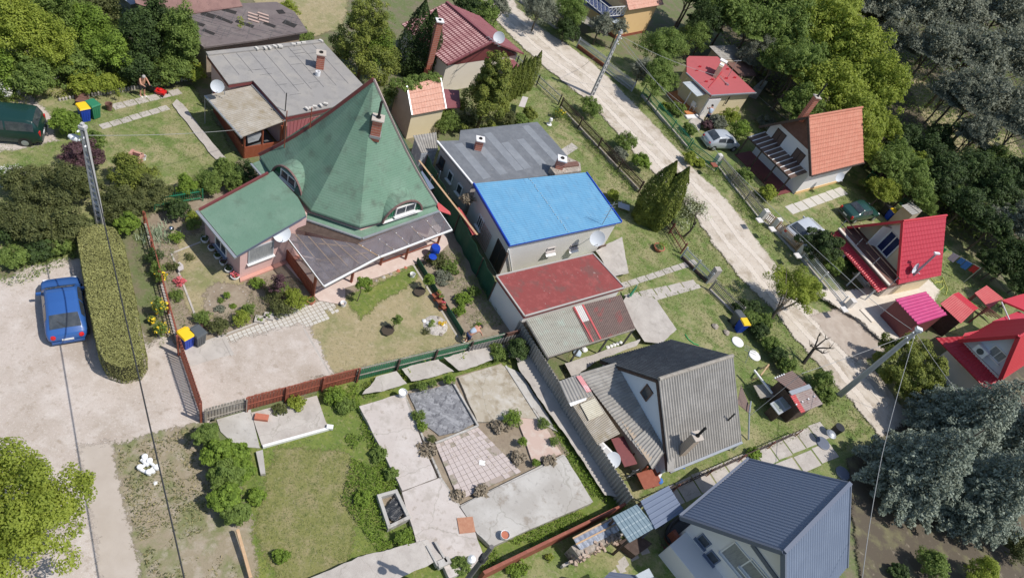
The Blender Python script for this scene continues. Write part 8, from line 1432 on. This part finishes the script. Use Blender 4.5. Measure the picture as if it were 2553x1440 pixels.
for (x, y, r, z_, m, n, l_) in ((945, 1130, 24, .3, G_MID, 1600, 'green weeds along the upper left side of the bare floor'), (975, 1180, 22, .3, G_MID, 1500, 'green weeds beside the seam of the pink slab'), (905, 1240, 26, .25, G_BRT, 1500, 'bright weed patch left of the concrete tank'), (1010, 1340, 30, .3, G_BRT, 1700, 'bright weeds below the concrete tank'), (700, 1385, 24, .25, G_BRT, 1000, 'bright weed clump on the ruin lawn near the bottom'), (1150, 1405, 30, .35, G_MID, 1700, 'bush around the foot of the wooden pole'), (1290, 1415, 34, .25, G_BRT, 1500, 'leafy bed behind the low brown board fence'), (1370, 1388, 12, .2, G_YEL, 250, 'small yellow green plant near the wood store')):
    T('weed_shrub', l_, (x, y), z_, r, z_, m, n, .09, group='weed shrubs around the ruin')
# middle: thujas and trees
def TH_(label, base, h, r, m=G_THU, n=9000, leaf=.15, group=None, name='thuja', **k_):
    b_ = P(*base); t_ = thing(name, label, 'conifer', b_, group); link('crown', cone_mesh('c', h, r, n, leaf, seed=int(base[0]), **k_), m, t_); MB().tube([(0, 0, 0), (0, 0, h * .5)], .08, 8, r2=.05).build('trunk', BARK, t_, local=True); return t_
def DM(label, base, h, r, tp=.5):
    b_ = P(*base); t_ = thing('thuja', label, 'conifer', b_); bl = [(0, 0, h * .3, r, r, h * .32), (0, 0, h * .55, r * (.6 + tp * .35), r * (.6 + tp * .35), h * .3), (0, 0, h * .8, r * tp, r * tp, h * .22)]
    link('crown', crown_mesh('c', bl, 26000, .13, clump=.2, shell=(.8, 1.)), G_THU, t_); MB().tube([(0, 0, 0), (0, 0, h * .6)], .14, 8, r2=.06).build('trunk', BARK, t_, local=True); return t_
def solve_top(base, top):
    b_ = P(*base); best = min(np.arange(.5, 15, .05), key=lambda z: (P(*top, z) - V2(b_, z)).length); return best
DM('huge olive thuja with climbing plant behind the green roof', (892, 200), 6.4, 2.7)
T('climbing_plant', 'climbing plant hanging on the right of the huge olive thuja', (950, 120), 3.2, (26, 60), 2.4, G_BRT, 2500, .12)
TH_('dark green thuja column behind the ivy hut, left one of two', (1022, 180), 6.0, 1.35, G_DRK, 8000, .14, group='dark thuja columns')
TH_('dark green thuja column behind the ivy hut, right one of two', (1048, 190), 5.6, 1.25, G_DRK, 8000, .14, group='dark thuja columns')
DM('large olive thuja in front of the maroon tiled house', (1190, 318), 6.2, 2.0, .6)
for i in range(7):
    b_ = (1243 + i * 12, 262 - i * 6.5); TH_('slim thuja column in the row right of the large olive thuja', b_, 3.6 - .12 * (i % 3), .42, G_THU, 2600, .11, group='row of slim thuja columns', belly=.5)
for i, (x, y, r, z_, m, l_) in enumerate(((1110, 300, 44, .9, G_MID, 'leafy bush below the low maroon lean-to roof'), (1165, 305, 30, .8, G_OLV, 'olive bush at the foot of the large thuja'), (1260, 290, 34, .7, G_OLV, 'green bush below the slim thuja row'), (1320, 285, 22, .6, G_THU, 'yellowish bush with a sign plate at the end of the thuja row'), (1300, 300, 24, .5, G_MID, 'small bush above the striped roof'))):
    T('shrub', l_, (x, y), z_, r, z_, m, 3000, .12, group='shrubs around the maroon tiled house')
tag(MB().plate([P(1293, 265, .9), P(1303, 240, 1.1), P(1317, 243, 1.1), P(1308, 268, .9)], .03).build('sign_board', M['greyplaster'], org=P(1305, 255)), 'small blank grey board leaning in the bushes below the thuja row', 'board')
for i, (x, y, zc, r, rz, m, n, l_) in enumerate([(1200, 35, 1.8, 46, 1.7, G_MID, 5000, 'round green tree behind the maroon ridge'), (1170, 15, 2.0, 40, 1.6, G_DRK, 4000, 'dark tree above the maroon ridge'), (1245, 15, 2.0, 36, 1.6, G_GRY, 2600, 'thin grey green tree at the top of the track'), (1345, 22, 2.3, 52, 1.8, G_GRY, 4600, 'airy grey green tree over the pale picket fence'), (1425, 30, 2.4, 48, 2.0, G_MID, 5000, 'green tree left of the ochre house'), (1412, 75, 1.3, 36, 1.2, G_DRK, 3600, 'dark rounded tree below the plank roof'), (1500, 60, 2.2, 34, 1.4, G_GRY, 2300, 'thin tree in front of the plank roof'), (1545, 70, 2.2, 26, 1.2, G_GRY, 1200, 'sparse tree before the ochre wall'), (1645, 195, 2.6, 56, 2.0, G_MID, 7000, 'leafy tree in front of the yellow house'), (1655, 120, 3.0, 62, 2.3, G_MID, 8000, 'dense tree between ochre house and yellow house'), (1600, 175, 1.8, 34, 1.4, G_GRY, 2500, 'smaller tree left of the yellow house garden'), (1735, 90, 2.6, 48, 2.0, G_MID, 5000, 'tree directly behind the yellow house')]):
    T('garden_tree', l_, (x, y), zc, r, rz, m, n, .16, tr=.1, group='garden trees along the track')
for i, (x, y, r, z_, m, l_) in enumerate(((1472, 265, 32, .9, G_MID, 'round bush at the foot of the slotted pole'), (1560, 352, 32, .9, G_MID, 'green bush on the verge halfway along the picket fence'), (1545, 385, 24, .5, G_GRY, 'grey green bush below the verge bush'), (1600, 402, 28, .8, G_BRT, 'bright bush on the verge near the tall conifers'), (1530, 485, 18, .4, G_YEL, 'small yellow bush at the far corner of the blue roof'), (1720, 395, 20, .6, G_YEL, 'round bush at the pale pillar with red cap'), (1745, 405, 16, .4, G_YEL, 'yellow flowering bush below the green gate'), (1660, 265, 14, .3, G_YEL, 'low yellow green bush outside the green wire fence'), (1690, 270, 26, .6, G_MID, 'bush inside the green wire fence'), (1720, 320, 22, .5, G_MID, 'bush inside the green wire fence near the steps'))):
    T('shrub', l_, (x, y), z_, r, z_, m, 2400, .13, group='shrubs along the track')
for (b_, t_, r_, l_) in (((1600, 545), (1677, 398), 1.05, 'tall slim olive conifer beside the blue roof, front one'), ((1628, 560), (1702, 408), 1.0, 'tall slim olive conifer with a brown tip behind the front one')):
    TH_(l_, b_, solve_top(b_, t_), r_, G_THU, 11000, .15, group='two tall conifers beside the blue roof', belly=.4)
t = T('blossoming_tree', 'sparse tree with pale blossom and visible branches beside the track', (1712, 515), 1.9, 62, 1.3, G_OLV, 2200, .12, tr=.1, shell=(.2, 1.), base=(1705, 590)); o_ = P(1712, 515, 1.9) - P(1705, 590); link('blossom', crown_mesh('f', [(o_.x, o_.y, 2.0, 2.1, 2.1, 1.2)], 900, .11, shell=(.3, 1.)), leafmat('blossom_pale', (.35, .38, .2), (.6, .62, .42)), t)
T('leafy_tree', 'spreading leafy tree with a forked trunk beside the lower track', (1985, 715), 2.3, (84, 70), 1.5, G_YEL, 9500, .13, tr=.17, base=(1915, 802), shell=(.4, 1.)); 
t = thing('pruned_tree', 'leafless hard pruned tree with dark stubby branches on the verge', 'tree', P(2003, 905)); b_ = P(2003, 905); tp = P(2030, 868, 1.2); b = MB(); b.tube([b_, lerp(b_, tp, .5), tp], .13, 9, r2=.09)
for (x, y, z_) in ((2058, 845, 2.0), (2068, 868, 1.8), (2040, 838, 2.0), (2020, 862, 1.9), (2050, 880, 1.6)): e_ = P(x, y, z_); b.tube([tp, lerp(tp, e_, .6) + Vc((0, 0, .06)), e_], .06, 6, r2=.035); [b.tube([e_, e_ + Vc((ru(-.25, .35), ru(-.25, .3), ru(.1, .4)))], .025, 5, r2=.01) for _ in range(5)]
b.build('trunk', mat('bark_dark', (.06, .05, .04)), t)
hl = [(1850, 765), (1872, 795), (1895, 825), (1920, 855), (1942, 885), (1962, 912), (1880, 770), (1905, 800)]
for i, (x, y) in enumerate(hl): T('hedge_shrub', ('first', 'second', 'third', 'fourth', 'fifth', 'sixth')[i] + ' shrub from the top in the hedge beside the lower track' if i < 6 else ('upper' if i == 6 else 'lower') + ' shrub on the track side of the hedge under the forked tree', (x, y), .6, 28, .65, G_MID if i % 2 else G_DRK, 2600, .12, group='hedge beside the lower track')
for (x, y, r, z_, m, l_) in ((2050, 945, 34, .9, G_MID, 'bush between the small hut and the dark pole'), (2060, 985, 26, .7, G_MID, 'bush at the foot of the dark concrete pole'), (1880, 1130, 22, .25, G_BRT, 'low flowering weeds along the slab path')):
    T('shrub', l_, (x, y), z_, r, z_, m, 3000, .11, group='shrubs near the small hut')
t = thing('round_yew', 'large rounded olive green yew beside the dark concrete pole', 'conifer', V2(P(2268, 915, 1.6), 0)); link('crown', crown_mesh('c', [(0, 0, 1.55, 2.25, 2.2, 1.75)], 22000, .13, clump=.17, shell=(.85, 1.)), G_THU, t); MB().tube([(0, 0, 0), (0, 0, 1.2)], .12, 8).build('trunk', BARK, t, local=True)
t = thing('round_conifer', 'round dark green conifer beside the silver estate car', 'conifer', V2(P(2048, 612, 1.6), 0)); link('crown', crown_mesh('c', [(0, 0, 1.5, 1.45, 1.45, 1.7)], 10000, .14, clump=.2, shell=(.85, 1.)), G_DRK, t); MB().tube([(0, 0, 0), (0, 0, 1.2)], .1, 8).build('trunk', BARK, t, local=True)
for (x, y, r, z_, m, l_) in ((2082, 662, 30, .8, G_MID, 'leafy bush behind the white bar fence'), (2125, 655, 32, 1.0, G_DRK, 'dark bush under the red eave of the balcony house'), (2190, 715, 24, .7, G_DRK, 'dark bush by the pale bench'), (1855, 438, 30, .8, G_MID, 'leafy bush between fence and pergola'), (1915, 480, 26, .7, G_YEL, 'yellow green bush at the corner of the pergola'), (1820, 290, 30, 1.0, G_YEL, 'grapevine arch left strand above the silver hatchback'), (1845, 325, 32, 1.0, G_BRT, 'grapevine arch right strand above the silver hatchback'), (1790, 305, 26, .8, G_GRY, 'greyish bush left of the grapevine'), (1765, 312, 18, .5, G_PUR, 'dark purple bush near the steps of the yellow house'), (1910, 305, 30, .6, G_GRY, 'thin shrubs along the shaded fence behind the yellow house'), (2285, 505, 28, .7, G_GRY, 'greyish shrub behind the grey hut'), (2170, 462, 30, .8, G_MID, 'shrub behind the orange tiled house')):
    T('shrub', l_, (x, y), z_, r, z_, m, 2400, .14, group='shrubs right of the track')
# blue spruces
def spruce(label, base, h, R, n, seed):
    t_ = thing('blue_spruce', label, 'conifer', P(*base), 'blue spruces in the lower right corner'); rs = np.random.default_rng(seed); PP, NN, VV = [], [], []; z = .5
    while z < h - .3:
        rr = R * (1 - z / h) ** .85; nb = max(5, int(9 + rr * 3.2)); ph = rs.uniform(0, 6.28)
        for k_ in range(nb):
            a = ph + 6.28 * k_ / nb + rs.uniform(-.12, .12); L_ = rr * rs.uniform(.8, 1.12); m_ = max(12, int(n * L_ * L_ / (R * R) / 30)); s_ = rs.uniform(.12, 1, m_) ** .7; wd = .36 * L_ * (1 - s_) + .14
            x = s_ * L_; y = rs.uniform(-1, 1, m_) * wd; zz = z + .22 * L_ * np.sin(s_ * 2.2) - .12 * s_ * L_ + rs.normal(size=m_) * .09
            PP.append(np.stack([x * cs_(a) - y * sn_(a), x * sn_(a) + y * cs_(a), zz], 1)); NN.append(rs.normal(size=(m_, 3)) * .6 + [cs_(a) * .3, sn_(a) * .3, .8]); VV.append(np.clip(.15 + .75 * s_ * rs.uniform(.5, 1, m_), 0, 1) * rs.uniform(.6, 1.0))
        z += .42 + .05 * rs.random()
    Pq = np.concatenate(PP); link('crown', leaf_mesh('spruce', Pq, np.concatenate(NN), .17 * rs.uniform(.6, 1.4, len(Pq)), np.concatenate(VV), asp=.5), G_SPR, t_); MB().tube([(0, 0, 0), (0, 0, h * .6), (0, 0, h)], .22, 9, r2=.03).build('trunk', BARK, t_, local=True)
spruce('large blue grey spruce nearest the slate roof in the lower right corner', (2222, 1215), 7.0, 3.2, 14000, 1)
spruce('blue grey spruce reaching over the scarlet tiled roof', (2328, 1100), 7.4, 3.4, 14000, 2)
spruce('blue grey spruce at the lower right picture corner', (2375, 1270), 7.4, 3.3, 13000, 3)
spruce('blue grey spruce at the right picture edge below the scarlet roofs', (2470, 1130), 7.4, 3.1, 10000, 4)
# wood on the right
W1 = [crown_mesh('wood_a%d' % i, [tuple(v * (1 if j > 2 else 1) for j, v in enumerate(b_)) for b_ in BL[i]], 9000, .075, clump=.24) for i in range(3)]
W2 = [crown_mesh('wood_b%d' % i, BL[i], 7500, .07, clump=.2, shell=(.3, 1.)) for i in range(3)]
tk = MB(); tk.tube([(0, 0, -1.6), (.03, 0, -.8), (0, .04, .2)], .05, 7, r2=.02); 
for a in range(6): tk.tube([(0, 0, -.6 + .1 * a), (.5 * cs_(a * 1.9), .5 * sn_(a * 1.9), .0 + .08 * a)], .018, 5, r2=.006)
tkm = None; first = {}
def wood_tree(x, y, zc, r, rz, m, W, label, group):
    global tkm
    c_ = P(x, y, zc); R_ = r * mpp(c_); i = random.randrange(3); t_ = thing('wood_tree', label, 'tree', V2(c_, 0), group); me = W[i]; key = (id(me), m.name)
    if key not in first: first[key] = me if not me.materials else me.copy()
    me2 = first[key]
    if not me2.materials: me2.materials.append(m)
    elif me2.materials[0] != m: me2 = first[key] = me2.copy(); me2.materials.clear(); me2.materials.append(m)
    o_ = bpy.data.objects.new('crown', me2); C.objects.link(o_); o_.parent = t_; o_.location = (0, 0, zc); o_.scale = (R_, R_, rz); o_.rotation_euler = (0, 0, ru(0, 6.28))
    if tkm is None: tkm = tk.build('trunk', BARK, t_, local=True); tkm.location = (0, 0, zc); tkm.scale = (R_, R_, zc / 1.6)
    else: k_ = tkm.copy(); C.objects.link(k_); k_.parent = t_; k_.location = (0, 0, zc); k_.scale = (R_, R_, zc / 1.6)
    return t_
GA = 'bright green trees behind the orange and yellow houses'; GB = 'grey green trees of the wood at upper right'; GC = 'dark bushy trees at the edge of the wood'
def MORE(l_):
    return [t_ for e in l_ for t_ in (e, (e[0] + random.randint(-55, 55), e[1] + random.randint(-50, 45), e[2] * ru(.75, .95), e[3] * ru(.7, .95)) + tuple(e[4:]))]
for (x, y, zc, r, rz, m) in MORE(((2130, 140, 5.5, 100, 4, G_YEL), (2060, 90, 5.5, 95, 4, G_YEL), (2180, 220, 5, 80, 3.8, G_YEL), (2060, 230, 4.5, 92, 3.6, G_YEL), (1990, 180, 4.5, 75, 3.4, G_MID), (2120, 300, 4, 80, 3.2, G_YEL), (1960, 80, 5, 85, 3.6, G_MID), (1870, 70, 4.5, 80, 3.4, G_MID), (1800, 20, 4.5, 80, 3.4, G_MID), (1930, 20, 5.5, 85, 4, G_MID), (2060, 10, 6, 90, 4, G_YEL), (1990, 270, 3.2, 60, 2.6, G_MID), (1930, 160, 3.6, 55, 2.8, G_MID), (1720, -10, 4.5, 75, 3.4, G_DRK), (1890, 135, 3, 40, 2.2, G_GRY), (2200, 330, 3, 60, 2.6, G_YEL), (1770, 60, 3.5, 50, 2.6, G_DRK))):
    wood_tree(x, y, zc, r, rz, m, W1, 'bright green leafy tree in the dense row behind the orange and yellow houses', GA)
for (x, y, zc, r, rz) in MORE(((2280, 40, 7, 90, 4.5), (2380, 40, 7, 100, 4.5), (2490, 40, 8, 100, 5), (2320, 130, 6, 85, 4), (2420, 140, 7, 100, 4.5), (2520, 160, 7, 95, 4.5), (2470, 250, 6, 95, 4), (2400, 230, 5.5, 80, 3.6), (2540, 320, 6, 85, 4), (2440, 330, 4.5, 60, 3), (2240, 110, 5, 60, 3), (2180, 20, 6, 70, 3.6))):
    wood_tree(x, y, zc, r, rz, G_GRY, W2, 'tall grey green tree among the airy trees at upper right', GB)
for (x, y, zc, r, rz, m) in MORE(((2210, 420, 2.6, 60, 2.2, G_MID), (2270, 470, 2.4, 60, 2.2, G_MID), (2340, 440, 2.6, 66, 2.4, G_DRK), (2300, 390, 2.6, 60, 2.4, G_DRK), (2400, 430, 3, 66, 2.6, G_DRK), (2470, 480, 3, 72, 2.8, G_DRK), (2540, 450, 3, 72, 2.8, G_DRK), (2400, 520, 2.6, 66, 2.3, G_DRK), (2470, 570, 2.8, 68, 2.4, G_DRK), (2540, 560, 3, 70, 2.6, G_GRY), (2530, 650, 2.6, 68, 2.2, G_DRK), (2550, 720, 2.4, 56, 2, G_DRK), (2250, 350, 2.4, 50, 2, G_DRK), (2470, 400, 2.6, 50, 2, G_MID), (2350, 490, 1.8, 40, 1.6, G_MID), (2200, 480, 1.6, 46, 1.5, G_YEL), (2280, 420, 2, 46, 1.8, G_YEL), (2490, 660, 2, 50, 1.8, G_DRK))):
    wood_tree(x, y, zc, r, rz, m, W1, 'dense dark bushy tree in the shaded edge of the wood', GC)
# ================= ground cover =================
kw = dict(tri=True)
scatter('lawn_grass', G_GRS, [(205, 250), (480, 215), (590, 400), (470, 500), (330, 520), (230, 330)], 140, .05, 0.08, patchy=.3, asp=.5)
scatter('lawn_grass', G_GRS, [(1180, 180), (1330, 190), (1430, 290), (1590, 450), (1700, 620), (1620, 790), (1540, 700), (1560, 560), (1430, 400), (1340, 300), (1250, 300)], 100, .06, 0.11, patchy=.3, asp=.5)
scatter('verge_grass', G_GRS, [(1225, 30), (1290, 105), (1440, 235), (1600, 405), (1740, 548), (1850, 700), (1990, 855), (2180, 1072), (2130, 1100), (1990, 960), (1850, 790), (1750, 660), (1600, 480), (1480, 380), (1400, 265), (1240, 120)], 90, .08, 0.14, patchy=.3, asp=.5)
scatter('verge_grass', G_GRS, [(1285, 20), (1420, 120), (1540, 222), (1662, 350), (1840, 540), (2000, 752), (2100, 770), (1980, 630), (1790, 420), (1600, 240), (1430, 115), (1300, 5)], 90, .08, 0.14, patchy=.3, asp=.5)
scatter('lawn_grass', G_GRS, [(1630, 750), (1760, 700), (1860, 790), (2010, 960), (2090, 1060), (1880, 1130), (1860, 1000), (1830, 880), (1700, 840)], 120, .06, 0.10, patchy=.3, asp=.5)
scatter('lawn_grass', G_GRS, [(1990, 560), (2110, 480), (2200, 520), (2110, 580), (2060, 600)], 80, .06, 0.14, patchy=.3, asp=.5)
scatter('lawn_grass', G_GRS, [(2340, 640), (2400, 640), (2540, 760), (2460, 730), (2330, 740)], 80, .06, 0.14, patchy=.3, asp=.5)
scatter('dry_grass', G_DRY, [(760, 830), (860, 750), (1045, 640), (1060, 700), (1165, 850), (820, 930)], 110, .04, .055, patchy=.3)
scatter('dry_grass', G_DRY, [(440, 600), (520, 575), (600, 700), (560, 790), (480, 800)], 110, .04, .055, patchy=.3)
scatter('lawn_weeds', G_WED, [(870, 745), (960, 705), (1040, 662), (1032, 705), (960, 740), (900, 790)], 160, .05, .06, patchy=.3)
scatter('ruin_grass', G_GRS, [(620, 1120), (700, 1100), (835, 1070), (900, 1030), (1040, 1370), (860, 1400), (650, 1480)], 270, .08, 0.080, patchy=.3)
scatter('ruin_weeds', G_WED, [(830, 960), (890, 950), (900, 1020), (1000, 1222), (940, 1235), (965, 1320), (1050, 1370), (960, 1400), (850, 1250), (880, 1130), (800, 1010)], 514, 0.32, .12, patchy=.36, asp=.55)
scatter('ruin_weeds', G_WED, [(1230, 1360), (1478, 1255), (1405, 1130), (1370, 1060), (1400, 1060), (1560, 1270), (1520, 1290), (1200, 1430), (1180, 1420)], 475, 0.28, .12, patchy=.36, asp=.55)
scatter('ruin_weeds', G_YEL, [(900, 965), (1000, 925), (1160, 885), (1160, 905), (1010, 955), (920, 985)], 316, 0.50, .12, patchy=.36, asp=.55)
scatter('verge_weeds', G_OLV, [(295, 1120), (400, 1090), (500, 1060), (520, 1120), (560, 1320), (600, 1460), (380, 1460), (355, 1380), (300, 1200)], 208, 0.18, 0.11, patchy=.42, asp=.5)
scatter('verge_weeds', G_DRY, [(295, 1120), (400, 1090), (500, 1060), (520, 1120), (560, 1320), (600, 1460), (380, 1460), (355, 1380), (300, 1200)], 144, 0.15, 0.11, patchy=.4, asp=.5)
scatter('verge_weeds', G_MID, [(-40, 620), (60, 600), (190, 600), (190, 650), (110, 690), (40, 720), (-40, 690)], 224, 0.38, 0.13, patchy=.35, asp=.5)
scatter('thicket_undergrowth', G_YEL, [(-60, 130), (150, 200), (480, 150), (520, 195), (150, 252), (100, 240), (40, 290), (-60, 300)], 260, .6, .14)
scatter('thicket_undergrowth', G_MID, [(-100, -80), (330, -80), (420, 60), (500, 130), (480, 190), (100, 220), (-100, 200)], 300, 1.9, .2)
scatter('verge_weeds', G_GRS, [(-60, 370), (140, 350), (200, 430), (200, 520), (-60, 450)], 100, .2, .1)
scatter('bed_weeds', G_OLV, [(410, 560), (500, 540), (510, 590), (440, 610), (440, 690), (500, 840), (460, 830), (425, 720)], 120, .1, .07, patchy=.45)
scatter('bed_weeds', G_MID, [(500, 850), (780, 750), (760, 720), (690, 720), (600, 760), (500, 800)], 150, .14, .08, patchy=.4)
scatter('garden_weeds', G_GRS, [(1570, 1270), (1990, 1090), (1960, 1070), (1700, 1170), (1560, 1230)], 120, .1, .09, patchy=.35)
scatter('garden_weeds', G_GRS, [(1460, 1440), (1640, 1360), (1600, 1330), (1420, 1420)], 90, .06, .07, patchy=.35)
scatter('wood_undergrowth', G_MID, [(1700, -100), (1790, 120), (1930, 250), (2160, 440), (2330, 560), (2440, 640), (2560, 740), (2800, 600), (2600, -100)], 18, 2.2, .42, patchy=.3)
scatter('wood_undergrowth', G_OLV, [(2200, 350), (2450, 380), (2700, 600), (2560, 760), (2440, 640), (2330, 560), (2160, 440)], 22, 1.3, .35, patchy=.35)
scatter('bare_soil_litter', G_OLV, [(2150, 1150), (2560, 900), (2700, 1200), (2300, 1500), (2150, 1440)], 25, .1, .15, patchy=.4)
